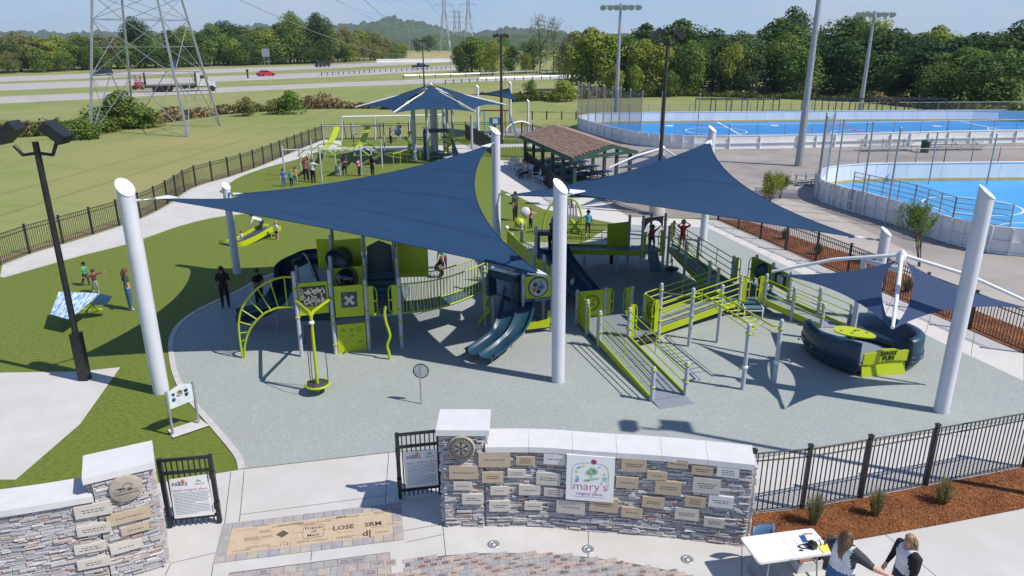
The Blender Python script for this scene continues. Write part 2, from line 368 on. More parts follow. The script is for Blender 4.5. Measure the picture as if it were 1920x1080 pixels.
# far yellow field, hills, distant woodland
FIELD=mat('ripe_yellow_field',(.36,.30,.12),.95,col2=(.30,.27,.11),scale=.02,detail=6)
sheet('far_field',[G(765,109),G(850,109),G(860,93),G(760,93)],.02,FIELD)
FARW=mat('distant_woodland',(.035,.065,.022),1,col2=(.06,.09,.03),scale=.09,detail=8,fac=(.4,.6),bump=1,bscale=.3)
def ridge(name,prof,Y,depth,seed,amp,kind='structure'):
    xs=np.linspace(prof[0][0],prof[-1][0],int(abs(prof[-1][0]-prof[0][0])/3)+2); P=[]
    for r in range(13):
        s=(r-6)/6; row=[]
        for x in xs:
            y=np.interp(x,[q[0] for q in prof],[q[1] for q in prof]); p=RY(x,y,Y); yy=Y+s*depth
            n=mnoise.noise(Vector((p.x*.022,yy*.022,seed)))*amp+mnoise.noise(Vector((p.x*.09,yy*.09,seed+9)))*amp*.6
            row.append(V(p.x*yy/Y,yy,max(-2,(p.z)*(math.cos(s*math.pi/2)**.8)+n*(1-abs(s))-1*(abs(s)==1)*3)))
        P.append(row)
    mb=MB(); mb.grid(P); return mb.build(name,FARW,kind=kind)
ridge('hills',[(480,66),(520,62),(590,52),(615,49),(640,47),(665,47),(690,43),(712,38),(735,37),(760,42),(800,46),(830,56),(850,62),(880,66),(900,62),(930,55),(960,54),(1000,57),(1060,62),(1120,67)],1900,380,1,16)
ridge('distant_hills',[(-500,66),(-100,60),(200,62),(330,63),(480,48),(520,46),(560,56),(620,63)],2600,500,5,18)
ridge('far_woodland',[(-900,72),(0,70),(400,70),(620,72),(700,72),(760,78),(800,70),(880,71),(1000,66),(1300,66),(2600,66)],640,60,3,5)
# ---- trees
def leafmat(n,c,i=.30,tr=.30): return mat(n,c,.75,island=i,trans=tr,spec=.2)
LF=[leafmat('leaves_mid_green',(.15,.215,.040)),leafmat('leaves_dark_green',(.075,.125,.030)),leafmat('leaves_yellow_green',(.25,.29,.045)),leafmat('leaves_olive_dry',(.20,.205,.075)),leafmat('leaves_deep_blue_green',(.048,.092,.032))]
BARK=mat('grey_brown_bark',(.11,.085,.065),.95,col2=(.07,.055,.045),scale=6,bump=.5)
def crown_mesh(name,seed,h,w,nl,ls,base=.12,lobes=14,m=None,sparse=0):
    r=random.Random(seed); mb=MB(); bl=[]
    for i in range(lobes):
        z=base+(1-base)*(.12+.8*(i/lobes)); wr_=math.sin(math.pi*min(1,(z-base)/(1-base)*.82+.16))**.7
        a=r.random()*6.283; d=w*.5*wr_*(.25+.6*r.random()); rr=w*(.17+.13*r.random())*(.75+.4*wr_)
        bl.append((V(math.cos(a)*d,math.sin(a)*d,z*h-(.1*h if z>.8 else 0)),rr))
    bl.append((V(0,0,h*.88),w*.16)); bl.append((V(0,0,h*.5),w*.3))
    for i in range(nl):
        c,rr=r.choice(bl); 
        d=V(r.gauss(0,1),r.gauss(0,1),r.gauss(0,1)+.25).normalized(); q=rr*(1.06-.55*r.random()**2+ (.18*r.random() if r.random()<.25 else 0)); p=c+V(d.x,d.y,d.z*.85)*q
        if p.z<.02*h: p.z=.02*h+r.random()*.5
        n=(d+V(r.gauss(0,.5),r.gauss(0,.5),r.gauss(0,.5)+.35)).normalized(); t=n.orthogonal().normalized(); t=Matrix.Rotation(r.random()*6.28,3,n)@t; b=n.cross(t); s=ls*(.55+.9*r.random())
        mb.add([p-t*s-b*s*.4,p+b*s*.6-t*s*.1,p+t*s,p-b*s*.55+t*s*.2],[(0,3,2,1)],0)
    return mb.mesh(name,m or LF[0])
def trunk_mesh(name,seed,h,w,top=.7):
    r=random.Random(seed); mb=MB(); k=h*.018+.05
    pts=[V(r.gauss(0,.01)*h*i/4,r.gauss(0,.01)*h*i/4,h*top*i/4) for i in range(5)]; mb.tube(pts,[k*(1-.18*i) for i in range(5)],6)
    for i in range(7):
        z=h*(.25+.5*r.random()); a=r.random()*6.28; L=w*(.16+.14*r.random()); p=V(0,0,z); mb.tube([p,p+V(math.cos(a)*L*.5,math.sin(a)*L*.5,L*.35),p+V(math.cos(a)*L,math.sin(a)*L,L*.95)],[k*.4,k*.25,k*.08],5)
    return mb.mesh(name,BARK)
VAR=[]
for i,(h,w,base,lob) in enumerate([(14,10,.05,16),(16,11,.1,20),(12,10,.02,14),(18,11,.12,22),(13,8.5,.06,15),(15,13,.05,20)]):
    VAR.append((crown_mesh('crown',40+i,h,w,4600,.29,base,lob),trunk_mesh('trunk',70+i,h,w),h))
BARE=(crown_mesh('crown',99,20,11,620,.26,.35,18,LF[3]),None,20)
def bare_trunk():
    r=random.Random(5); mb=MB()
    def br(p,d,L,k,n):
        q=p+d*L; mid=p+d*L*.5+V(r.gauss(0,.04),r.gauss(0,.04),0)*L; mb.tube([p,mid,q],[k,k*.8,k*.62],5,cap=False)
        if n:
            for j in range(3 if n>2 else 2):
                nd=(d+V(r.gauss(0,.42),r.gauss(0,.42),r.gauss(.12,.2))).normalized(); br(q,nd,L*.72,k*.58,n-1)
    br(V(0,0,0),V(.02,0,1),6.5,.26,5); return mb.mesh('trunk',BARK)
BARE=(BARE[0],bare_trunk(),20)
lfc={}
def tree(p,h,leaf=0,var=None,label='',group=None,name='broadleaf_tree',wide=1.,seed=0,cat_='tree'):
    r=random.Random(int(seed*977+p[0]*13+p[1]*7)); v=BARE if var=='bare' else VAR[var if var is not None else r.randrange(len(VAR))]
    s=h/v[2]; o=root(name,label,cat_,(p[0],p[1],0),group)
    key=(v[0].name,leaf)
    if var=='bare': me=v[0]
    else:
        if key not in lfc:
            me=v[0].copy(); me.materials.clear(); me.materials.append(LF[leaf]); me.name='crown'; lfc[key]=me
        me=lfc[key]
    rz=r.random()*6.28
    for nm,m_ in (('crown',me),('trunk',v[1])):
        c=inst(nm,m_,o,(p[0],p[1],0)); c.scale=(s*wide,s*wide,s); c.rotation_euler=(0,0,rz)
    return o
r=random.Random(11)
def topz(px,py,Y): return RY(px,py,Y).z
LM=[(-300,'far left of the steel tower'),(190,'behind the left legs of the steel tower'),(320,'behind the right legs of the steel tower'),(400,'above the white truck cab'),(500,'above the red car'),(610,'above the dark blue pickup'),(700,'left of the yellow field'),(760,'at the edge of the yellow field'),(845,'beyond the yellow field'),(1180,'behind the bright trees'),(1250,'behind the dark floodlight pole'),(1330,'above the brown roofed shed'),(1400,'right of the brown shed'),(1480,'below the tallest forest crown'),(1535,'behind the thick rink pole'),(1640,'behind the right rink light pole'),(1720,'right of the right rink light pole'),(1830,'at the right edge of the forest')]
LN={0:'mid green',1:'dark green',2:'yellow green',3:'olive',4:'blackish green'}
HW=['low front','half height','tall','tallest back']
used_l={}
def belt(base_pts,tops,rows,step,rowgap,leaves,label,group,name='broadleaf_tree',seed=0,jit=1.5,wide=1.1):
    "rows of trees behind a base line given in the picture; crowns reach the skyline tops"
    rr=random.Random(seed); L=[G(*q) for q in base_pts]; n=0
    for k in range(rows):
        for i in range(len(L)-1):
            a,b=L[i],L[i+1]; m=max(1,int((b-a).length/step))
            for j in range(m):
                p=a.lerp(b,(j+.5*(k%2)+rr.uniform(-.3,.3))/m); d=V(p.x,p.y,0).normalized(); p=p+d*(k*rowgap+3+rr.uniform(-1,1)*jit)
                px=proj((p.x,p.y,10))[0]; ty=np.interp(px,[q[0] for q in tops],[q[1] for q in tops])
                full=topz(px,ty,p.y); h=full*(.62+.38*k/max(1,rows-1))*rr.uniform(.86,1.06) if rows>1 else full*rr.uniform(.9,1.05)
                lf=rr.choice(leaves); row=('front row','second row','third row','rear row')[k]; lab=f"{LN[lf]} {label} {min(LM,key=lambda t:abs(t[0]-px))[1]}, {row}"
                tree(p,max(5,h),lf,None,lab,group,name,wide*rr.uniform(.9,1.2),seed=n); n+=1
LB='belt tree'
belt([(-60,142),(150,133),(400,125),(640,118)],[(-60,62),(150,60),(240,48),(300,52),(390,34),(430,38),(500,42),(550,28),(575,34),(600,34),(640,46)],3,6.5,6,[0,0,0,2,0,1,3],LB,'trees of the wooded belt beyond the highway',seed=1,wide=1.35)
belt([(640,118),(700,114),(758,110)],[(640,46),(700,60),(740,78),(760,84)],2,8,7,[0,0,2,3],'tapering belt tree','trees at the right end of the wooded belt',seed=2)
tree(G(552,120),20,0,3,'pale rounded tree standing tallest above the wooded belt beyond the highway',seed=3)
tree(G(600,119),19.5,1,1,'dark broad tree topping the wooded belt just right of the pale tallest one',seed=4)
tree(G(262,128),17,4,1,'dark tree rising behind the steel tower legs above the wooded belt',seed=5)
belt([(775,98),(850,97)],[(775,72),(800,66),(850,72)],1,11,6,[0,1],'far tree','trees beyond the yellow field',seed=6)
# middle group right of the field
for px,py,ty,lf,w,lb in [(885,138,66,0,1.35,'big round green tree standing right of the yellow field'),(862,139,84,1,1.0,'dark lower tree on the left edge of the clump by the highway'),(925,140,74,2,1.1,'yellow green tree behind the tall brown light pole'),(900,135,70,0,1.2,'mid green tree behind the big round tree'),(960,137,84,1,1.1,'dark tree between the round tree and the bare trees'),(985,138,98,2,1.0,'small yellow green tree at the highway edge before the bare trees'),(1060,140,78,3,1.1,'olive tree right of the bare trees'),(1000,136,72,0,1.2,'green tree behind the small yellow one'),(1075,138,60,3,1.1,'dry olive tree left of the tall rink light pole'),(945,118,62,0,1.2,'distant green tree above the clump by the highway')]:
    p=G(px,py); tree(p,topz(px,ty,p.y),lf,None,lb,seed=px,wide=w)
for px,py,ty,lb in [(1012,137,20,'tall nearly leafless tree, the left one of the bare pair'),(1037,138,26,'tall nearly leafless tree, the right one of the bare pair')]:
    p=G(px,py); tree(p,topz(px,ty,p.y),3,'bare',lb,seed=px,name='bare_tree',wide=.9)
# bright trees left of the forest
for px,py,ty,lf,w,lb in [(1105,170,48,2,1.15,'tall yellow green tree nearest the left end of the rink netting'),(1140,172,62,2,1.1,'bright yellow green tree behind the rink end netting'),(1175,172,66,0,1.1,'mid green tree just right of the tall rink light pole'),(1205,174,70,2,1.1,'yellow green tree left of the dark floodlight pole'),(1235,176,80,2,1.0,'lower bright tree behind the dark floodlight pole'),(1120,150,60,0,1.3,'mid green tree behind the bright ones at the rink end'),(1290,178,75,0,.8,'slim pale tree left of the brown roofed shed'),(1372,178,78,2,.75,'slim yellowish tree right of the brown roofed shed'),(1190,180,120,2,.8,'short yellow tree at the foot of the bright trees'),(1150,182,125,2,.9,'rounded yellow bush tree at the foot of the wood'),(1255,182,130,0,.9,'small green tree at the field edge left of the shed'),(1090,160,105,0,.9,'small green tree at the end of the highway')]:
    p=G(px,py); tree(p,topz(px,ty,p.y),lf,None,lb,seed=px,wide=w)
FT=[(1180,50),(1200,44),(1250,36),(1300,42),(1340,34),(1370,30),(1410,36),(1440,24),(1475,12),(1500,30),(1525,34),(1600,26),(1640,36),(1690,46),(1740,42),(1800,36),(1980,30)]
belt([(1200,176),(1290,178),(1400,180),(1500,184),(1620,188),(1770,203),(1930,222)],FT,4,5.2,5.5,[1,4,4,1,1,0],'forest tree','forest trees behind the rink',name='forest_tree',seed=8,wide=1.35)
for px,ty,lf,lb in [(1472,6,4,'tallest dark tree standing above the forest skyline'),(1600,22,2,'yellow green crown on the forest skyline left of the right light pole'),(1740,44,2,'bright yellow green tree on the forest skyline at the right edge of the photo'),(1205,40,4,'dark tree behind the bright trees left of the forest')]:
    p=G(px,180)+V(0,22,0); q=RY(px,180,p.y); p=V(q.x,p.y,0); tree(p,topz(px,ty,p.y),lf,None,lb,seed=px)
# ---- weeds and bushes along the meadow
WEED=mat('dry_weeds',(.25,.195,.10),.95,island=.5,trans=.2,spec=.1)
WEEDG=leafmat('green_weeds',(.09,.12,.025),.45)
def weeds(name,line,width,n,h,seed,m=WEED,m2=WEEDG,f2=.4):
    r=random.Random(seed); L=[G(*q) for q in line]; mb=MB(); ln=[(L[i+1]-L[i]).length for i in range(len(L)-1)]; T=sum(ln)
    for _ in range(n):
        s=r.random()*T; i=0
        while s>ln[i] and i<len(ln)-1: s-=ln[i]; i+=1
        p=L[i].lerp(L[i+1],s/ln[i]); cl=mnoise.noise(V(p.x*.25,p.y*.25,seed))+.6
        p=p+V(p.x,p.y,0).normalized()*r.random()*width; hh=h*max(.2,cl)*(.5+.7*r.random()); zc=r.random()**1.3*hh
        n_=V(r.gauss(0,1),r.gauss(0,1),r.gauss(.3,.6)).normalized(); t=n_.orthogonal().normalized(); b=n_.cross(t); s_=.16+.22*r.random(); c=p+V(0,0,zc)
        mi=1 if mnoise.noise(V(p.x*.13,p.y*.13,seed+3))+r.gauss(0,.15)>(.35-f2) else 0
        mb.add([c-t*s_,c-b*s_*.5,c+t*s_,c+b*s_*.6],[(0,1,2,3)],mi)
    return mb.build(name,[m,m2],kind='stuff')
weeds('weed_strip',[(-40,262),(150,252),(250,240),(330,228),(420,215),(560,205),(700,204),(860,206)],5,17000,1.5,4,f2=.25)
weeds('weed_strip',[(960,192),(1075,186)],8,4500,1.6,5,f2=.4)
weeds('weed_strip',[(1080,186),(1290,181),(1420,184)],4,6000,2.2,6,f2=.35)
weeds('weed_strip',[(1420,184),(1620,192),(1930,226)],3,5000,1.6,9,f2=.6)
BUSH=[crown_mesh('foliage',200+i,2.6,3,1800,.115,.0,9,LF[0]) for i in range(3)]
def bush(p,h,label,seed=0,m=0,group=None,name='bush',wide=1):
    me=BUSH[seed%3]
    if m: me=me.copy(); me.materials.clear(); me.materials.append(LF[m]); me.name='foliage'
    o=root(name,label,'bush',(p[0],p[1],0),group); c=inst('foliage',me,o,(p[0],p[1],0)); c.scale=(h/2.6*wide,h/2.6*wide,h/2.6); c.rotation_euler=(0,0,seed*1.3); return o
for px,py,h,w,lb,m in [(235,238,3.9,1.2,'large bright vine covered bush under the steel tower',0),(265,240,2.2,1.7,'wide green bush right of the vine covered one under the tower',0),(185,248,2.0,2.0,'dark green bush at the left foot of the steel tower',0),(205,240,2.4,1.8,'green bush behind the tower foot bushes',0),(465,218,2.4,1,'olive bush in the weeds right of the tower',3),(545,214,3.0,1.1,'round green bush standing in the weeds, right of the olive one',0),(518,214,2.0,1,'small dry bush left of the round green bush',3),(996,186,3.0,.8,'young conical green bush in the meadow behind the far sail',0),(1055,190,3.2,1.3,'pale green grassy bush left of the rink netting',2),(730,205,1.5,1.2,'low green bush in the weeds behind the star shaped canopy',3),(150,262,2.0,1.8,'bush at the left edge below the tower leg',0)]:
    bush(G(px,py),h,lb,px,m,wide=w)
# ================================================================ BACKGROUND THINGS
def lattice(name,label,c,hw0,hw1,zt,levels,rot=0,legr=.11,arms=True,detail=True,group=None,zs=None):
    o=root(name,label,'pylon',(c[0],c[1],0),group); M=Matrix.Rotation(rot,3,'Z')
    zs=zs or [zt*(i/levels)**.9 for i in range(levels+1)]
    def hwz(z): 
        t=min(1,z/(zt*.62)); return hw0+(hw1-hw0)*t
    def cor(k,z):
        s=hwz(z); x,y=[(1,-1),(1,1),(-1,1),(-1,-1)][k]; return V(c[0],c[1],0)+M@V(x*s,y*s,0)+V(0,0,z)
    for k in range(4):
        mb=MB(); mb.beam(cor(k,-.2),cor(k,zt*.62),legr*2); mb.beam(cor(k,zt*.62),cor(k,zt),legr*1.4); mb.build('leg',STEEL,o)
    for i in range(len(zs)-1):
        a,b=zs[i],zs[i+1]; mb=MB(); r=legr*.75
        for k in range(4):
            j=(k+1)%4; mb.beam(cor(k,b),cor(j,b),r)
            if i==0:
                mid=(cor(k,b)+cor(j,b))/2
                for q,w_ in ((k,j),(j,k)):
                    mb.beam(cor(q,0),mid,r)
                    if detail:
                        m1=cor(q,0).lerp(mid,.5); mb.beam(m1,cor(q,b*.5),r*.6); mb.beam(m1,cor(q,b),r*.6); m2=cor(q,0).lerp(mid,.25); mb.beam(m2,cor(q,b*.25),r*.5); mb.beam(m2,cor(q,b*.5),r*.5)
            else:
                mb.beam(cor(k,a),cor(j,b),r*.8); mb.beam(cor(j,a),cor(k,b),r*.8)
                if detail and b-a>4:
                    m_=(cor(k,a)+cor(j,b))/2; mb.beam(cor(k,(a+b)/2),m_,r*.5); mb.beam(cor(j,(a+b)/2),m_,r*.5)
        mb.build('bracing',STEEL,o)
    if arms:
        for z,w_ in ((zt*.66,6.5),(zt*.82,8),(zt*.97,6)):
            mb=MB()
            for s in (-1,1):
                tip=V(c[0],c[1],z)+M@V(s*w_,0,0)
                for yy in (-1,1):
                    mb.beam(V(c[0],c[1],z)+M@V(s*hwz(z),yy*hwz(z),0),tip,legr*1.0); mb.beam(V(c[0],c[1],z+1.6)+M@V(s*hwz(z),yy*hwz(z),0),tip,legr*1.0)
                mb.tube([tip,tip-V(0,0,2.2)],.09,5)
            mb.build('cross_arm',STEEL,o)
    return o
tcn_=V(-38.3,80.9,0)
lattice('transmission_tower','huge steel lattice tower standing in the meadow beyond the black fence',tcn_,4.9,1.2,46,8,math.radians(2),.095,zs=[0,6.1,11.4,13.7,18.5,23,27,31,35,39,43,46])
TW=[]
for px,Y,lb,z in ((834,520,'hazy lattice pylon in the distance, left of the far pair',45),(879,545,'hazy lattice pylon in the distance, right of the far pair',47),(853,1000,'faint pylon far off between the two larger ones, left one',42),(862,1020,'faint pylon far off between the two larger ones, right one',42)):
    q=RY(px,70,Y); TW.append(q); lattice('transmission_tower',lb,V(q.x,Y,0),3.6,.8,z,7,.25,.2 if Y<900 else .3,detail=False)
def wire(a,b,sag): return [a.lerp(b,i/24)-V(0,0,sag*4*(i/24)*(1-i/24)) for i in range(25)]
mb=MB()
for s in (-1,1):
    for z0,w0,z1 in ((30.4,6.5,29.7),(37.7,8,36.9),(44.6,6,43.6)):
        mb.tube(wire(V(-38.3+s*w0,80.9,z0-2),V(TW[0].x+s*w0,520,z1-2),11),.035,4,cap=False)
        mb.tube(wire(V(-20+s*w0,-30,z0-2),V(TW[1].x+s*w0,545,z1+1-2),24),.035,4,cap=False)
solid(mb,'power_lines',STEEL,(-38,80,30),'thin power lines sagging from the near lattice tower towards the distant pylons','power line')
# guard rails and barriers
def guardrail(name,label,pts,n,h=.72,z0=0,concrete=False,dark=False):
    L=[G(*p) for p in pts]; o=root(name,label,'barrier' if concrete else 'guardrail',L[0])
    if concrete:
        mb=MB()
        for i in range(len(L)-1):
            d=(L[i+1]-L[i]).normalized(); s=V(-d.y,d.x,0); prof=[(-.4,0),(-.2,.3),(-.12,1.3),(.12,1.3),(.2,.3),(.4,0)]
            mb.prism([L[i]+s*a+V(0,0,b) for a,b in prof],L[i+1]-L[i])
        mb.build('concrete_wall',CAPM,o); return o
    for i in range(len(L)-1):
        a,b=L[i]+V(0,0,h),L[i+1]+V(0,0,h); MB().prism([a+V(0,y_,z_) for y_,z_ in ((0,-.16),(.05,-.16),(.0,-.08),(.05,0),(.0,.08),(.05,.16),(0,.16),(-.05,.08),(0,0),(-.05,-.08))],b-a).build('rail',STEEL,o)
    T=sum((L[i+1]-L[i]).length for i in range(len(L)-1))
    pm=MB().box((0,0,.42),(.2,.2,.84)).mesh('post',mat('dark_rail_post',(.05,.045,.04),.8))
    for k in range(n):
        s=T*k/(n-1); i=0
        while i<len(L)-2 and s>(L[i+1]-L[i]).length: s-=(L[i+1]-L[i]).length; i+=1
        p=L[i].lerp(L[i+1],s/(L[i+1]-L[i]).length); inst('post',pm,o,p)
    return o
guardrail('guardrail','guard rail with dark posts between the middle highway lanes',[(603,142),(700,136),(845,129)],26)
guardrail('guardrail','guard rail with dark posts along the near highway behind the tall brown pole',[(835,157),(900,153),(1080,147)],16)
guardrail('guardrail','pale guard rail on the far side of the near highway',[(757,147),(900,143),(1062,135)],14,concrete=False)
guardrail('concrete_barrier','long white concrete bridge barrier beside the far highway lanes',[(706,117),(780,116),(862,115)],0,concrete=True)
# small road signs
def sign(name,label,p,h,w,hh,col,postc=STEEL):
    o=root(name,label,'sign',p); mb=MB(); mb.box(p+V(-w*.3,0,h/2),(.12,.12,h)); mb.box(p+V(w*.3,0,h/2),(.12,.12,h)); mb.build('post',postc,o)
    MB().box(p+V(0,-.1,h-hh/2),(w,.06,hh)).build('panel',col,o); return o
GREYP=mat('grey_sign_back',(.30,.32,.35),.5); BLUEP=mat('blue_sign_panel',(.03,.08,.32),.5)
sign('road_sign','grey backed road sign beyond the red car at the wooded belt',G(501,127),6.2,2.6,2.6,GREYP)
sign('road_sign','small blue road sign behind the truck trailer at the wooded belt',G(330,132),2.8,1.1,1.8,BLUEP)
for px,py,lb in ((465,147,'short dark marker post on the grass left of the red car'),(168,0,'')):
    if py: solid(MB().box(G(px,py)+V(0,0,.8),(.3,.3,1.6)).box(G(px,py)+V(0,0,1.9),(.5,.3,.6)),'marker_post',DKBROWN,G(px,py),lb,'post')
# ---- vehicles
GLASSM=mat('tinted_vehicle_glass',(.015,.02,.025),.12,col2=(.02,.026,.03),scale=2,coat=.5)
TYRE=mat('black_rubber_tyre',(.015,.015,.016),.85); RIM=mat('wheel_rim_metal',(.5,.5,.52),.35,.7)
LAMPR=mat('red_tail_lamp',(.4,.02,.01),.3); LAMPW=mat('clear_headlamp',(.7,.7,.68),.15)
def wheels(o,M,xs,y,r,w=.25,rim=RIM):
    for x in xs:
        for s in (-1,1):
            c=M@V(x,s*y,r); ax=(M.to_3x3()@V(0,s,0)); wl=MB().lathe(c-ax*w*.5,[(r*.6,0),(r*.94,0),(r,w*.2),(r,w*.8),(r*.94,w),(r*.6,w)],16,axis=ax).build('wheel',TYRE,o)
            wl2=MB().lathe(c-ax*w*.3,[(r*.02,0),(r*.62,.02),(r*.6,w*.6),(r*.25,w*.72),(.02,w*.75)],12,axis=ax).build('rim',rim,wl)
def vehicle(name,label,cat_,p,hd,kind,paint,L=4.6,W_=1.8,paint2=None):
    "hd: heading angle, front = +x"
    M=Matrix.Translation(p)@Matrix.Rotation(hd,4,'Z'); o=root(name,label,cat_,p); r=.34 if kind=='car' else .42
    g=.2 if kind=='car' else .38; f=L/2
    if kind=='car': low=[(-f,g+.15),(-f+.05,.75),(-f+.4,.95),(-f+1.1,1.0),(f-1.5,.98),(f-.3,.78),(f,.6),(f,g+.1),(f-.2,g),(-f+.2,g)]; cab=[(-f+.7,.98),(-f+1.35,1.38),(-f+2.5,1.43),(f-1.25,.96)]
    elif kind=='suv': low=[(-f,g+.1),(-f,1.15),(-f+.2,1.2),(f-1.3,1.15),(f-.15,1.02),(f,.8),(f,g),(-f+.1,g)]; cab=[(-f+.1,1.18),(-f+.35,1.75),(f-2.1,1.78),(f-1.25,1.14)]
    else: low=[(-f,g+.15),(-f,1.25),(-f+2.1,1.25),(f-1.4,1.22),(f-.2,1.12),(f,.85),(f,g+.05),(-f+.1,g+.05)]; cab=[(-f+2.1,1.2),(-f+2.2,1.88),(f-2.15,1.9),(f-1.35,1.2)]
    mb=MB(); pr=lambda pts,w,ww=0: mb.prism([M@V(a,-w/2,b) for a,b in pts],M.to_3x3()@V(0,w,0))
    pr(low,W_); b=mb.build('body',paint,o)
    # cabin tapered inward
    mb=MB(); a=[M@V(x,-W_/2+.02+(z-cab[0][1])*.25,z) for x,z in cab]; c=[M@V(x,W_/2-.02-(z-cab[0][1])*.25,z) for x,z in cab]; n=len(cab)
    mb.add(a+c,[tuple(range(n)),tuple(range(2*n-1,n-1,-1))]+[(i,i+n,(i+1)%n+n,(i+1)%n) for i in range(n)]); mb.build('windows',GLASSM,o)
    zt=max(z for x,z in cab); xs=sorted([x for x,z in cab if z>zt-.12]); w2=W_-.04-(zt-cab[0][1])*.5
    mb=MB(); mb.box(M@V((xs[0]+xs[-1])/2,0,zt+.01),(xs[-1]-xs[0]+.25,w2+.02,.07),rz=hd)
    for x0,x1 in ((cab[0][0],cab[1][0]),(cab[-1][0],cab[-2][0]),((xs[0]+xs[-1])/2,(xs[0]+xs[-1])/2)):
        for s in (-1,1): mb.beam(M@V(x0,s*(W_/2-.01),cab[0][1]),M@V(x1,s*(w2/2+.01),zt),.07)
    mb.build('roof',paint2 or paint,o)
    wheels(o,M,(-f+.85,f-.9),W_/2-.08,r)
    mb=MB(); [mb.box(M@V(f-.03,s*(W_/2-.25),.72 if kind=='car' else .95),(.12,.34,.16),rz=hd) for s in (-1,1)]; mb.build('headlight',LAMPW,o)
    mb=MB(); [mb.box(M@V(-f+.02,s*(W_/2-.2),.78 if kind=='car' else 1.02),(.1,.28,.18),rz=hd) for s in (-1,1)]; mb.build('tail_light',LAMPR,o)
    return o
carp=lambda n,c: mat(n,c,.3,.2,col2=tuple(x*.92 for x in c),scale=1,coat=.6)
hdR=math.atan2(70,62); 
def hdg(a,b): d=G(*b)-G(*a); return math.atan2(d.y,d.x)
RED=carp('red_car_paint',(.45,.012,.025)); DKB=carp('dark_blue_car_paint',(.015,.022,.045)); BLK=carp('near_black_car_paint',(.012,.016,.03)); WHT=carp('white_truck_paint',(.72,.72,.72))
vehicle('sedan_car','red saloon car driving on the middle highway','car',G(499,142.5),hdg((560,140),(440,145.5))+math.pi,'car',RED,4.7)
vehicle('pickup_truck','dark blue pickup truck on the far highway lanes near the wooded belt','pickup',G(605,125.8),hdg((640,124),(560,128))+0,'pickup',DKB,5.8,2.0)
vehicle('suv','near black suv on the far highway lanes at the left, behind the tower','car',G(192,142),hdg((240,140),(120,144)),'suv',BLK,5.0,2.0)
vehicle('pickup_truck','white cabbed pickup with dark bed on the middle highway by the guard rail','pickup',G(789,129.5),hdg((760,131),(830,128)),'pickup',BLK,5.8,2.0,paint2=WHT)
vehicle('parked_car','dark parked car peeking over the brown pavilion roof','car',V(4.6,66.5,0),.3,'suv',BLK,4.8)
# flatbed truck with a forklift
tp=G(333,171.5); hd=hdg((255,173.5),(397,170.5)); M=Matrix.Translation(tp)@Matrix.Rotation(hd,4,'Z')@Matrix.Diagonal((.80,1,1,1))
o=root('flatbed_truck','white cabbed flatbed truck driving right on the near highway','truck',tp)
X=lambda x,y,z: M@V(x,y,z)
MB().box(X(-1.4,0,1.22),(9.2,2.5,.18),rz=hd).build('flat_bed',mat('flatbed_boards',(.16,.15,.15),.8),o)
mb=MB(); mb.box(X(-.2,0,.95),(10.8,.9,.3),rz=hd); [mb.box(X(x,s*1.15,.8),(1.0,.3,.55),rz=hd) for x in (1.5,3.2) for s in (-1,1)]; mb.build('chassis',BLACKM,o)
mb=MB(); mb.prism([X(4.75,-1.2,1.0),X(4.75,-1.2,3.15),X(5.0,-1.2,3.3),X(6.5,-1.2,3.2),X(6.95,-1.2,2.15),X(6.95,-1.2,1.0)],M.to_3x3()@V(0,2.4,0)); cab_=mb.build('cab',WHT,o)
mb=MB(); mb.prism([X(6.9,-1.05,.75),X(6.9,-1.05,2.0),X(8.2,-1.05,1.85),X(8.7,-1.05,1.6),X(8.75,-1.05,.75)],M.to_3x3()@V(0,2.1,0)); mb.build('bonnet',WHT,o)
mb=MB(); mb.box(X(6.0,0,2.65),(.8,2.44,.6),rz=hd); mb.prism([X(6.56,-1.05,3.05),X(6.97,-1.05,2.2),X(7.0,-1.05,2.2),X(6.6,-1.05,3.05)],M.to_3x3()@V(0,2.1,0)); mb.build('windows',GLASSM,o)
mb=MB(); [mb.box(X(4.3,s*.8,2.4),(.12,1.0,2.3),rz=hd) for s in (-1,1)]; mb.build('headboard',BLACKM,o)
mb=MB(); mb.box(X(8.78,0,1.3),(.08,1.3,.7),rz=hd); mb.box(X(8.9,0,.7),(.25,2.3,.3),rz=hd); mb.build('grille',STEEL,o)
wheels(o,M,(-4.6,-3.2,-1.7,7.8),1.1,.52,.34,RIM)
fo=root('forklift','red truck mounted forklift hanging on the back of the flatbed','forklift',X(-8.3,0,0))
mb=MB(); mb.box(X(-8.0,0,1.4),(1.5,1.9,.8),rz=hd); mb.box(X(-8.5,0,1.0),(1.6,1.5,.5),rz=hd); mb.build('body',RED,fo)
mb=MB(); [mb.beam(X(x,s*.7,1.7),X(x,s*.7,3.1),.1) for x in (-8.7,-7.7) for s in (-1,1)]; mb.box(X(-8.2,0,3.1),(1.2,1.5,.1),rz=hd); mb.build('overhead_guard',RED,fo)
mb=MB(); [mb.beam(X(-6.75,s*.4,1.0),X(-6.75,s*.4,3.5),.18) for s in (-1,1)]; mb.beam(X(-6.75,-.5,3.4),X(-6.75,.5,3.4),.15); mb.build('mast',BLACKM,fo)
wheels(fo,M@Matrix.Translation(V(0,0,.5)),(-7.4,-9.0),.95,.4,.3)
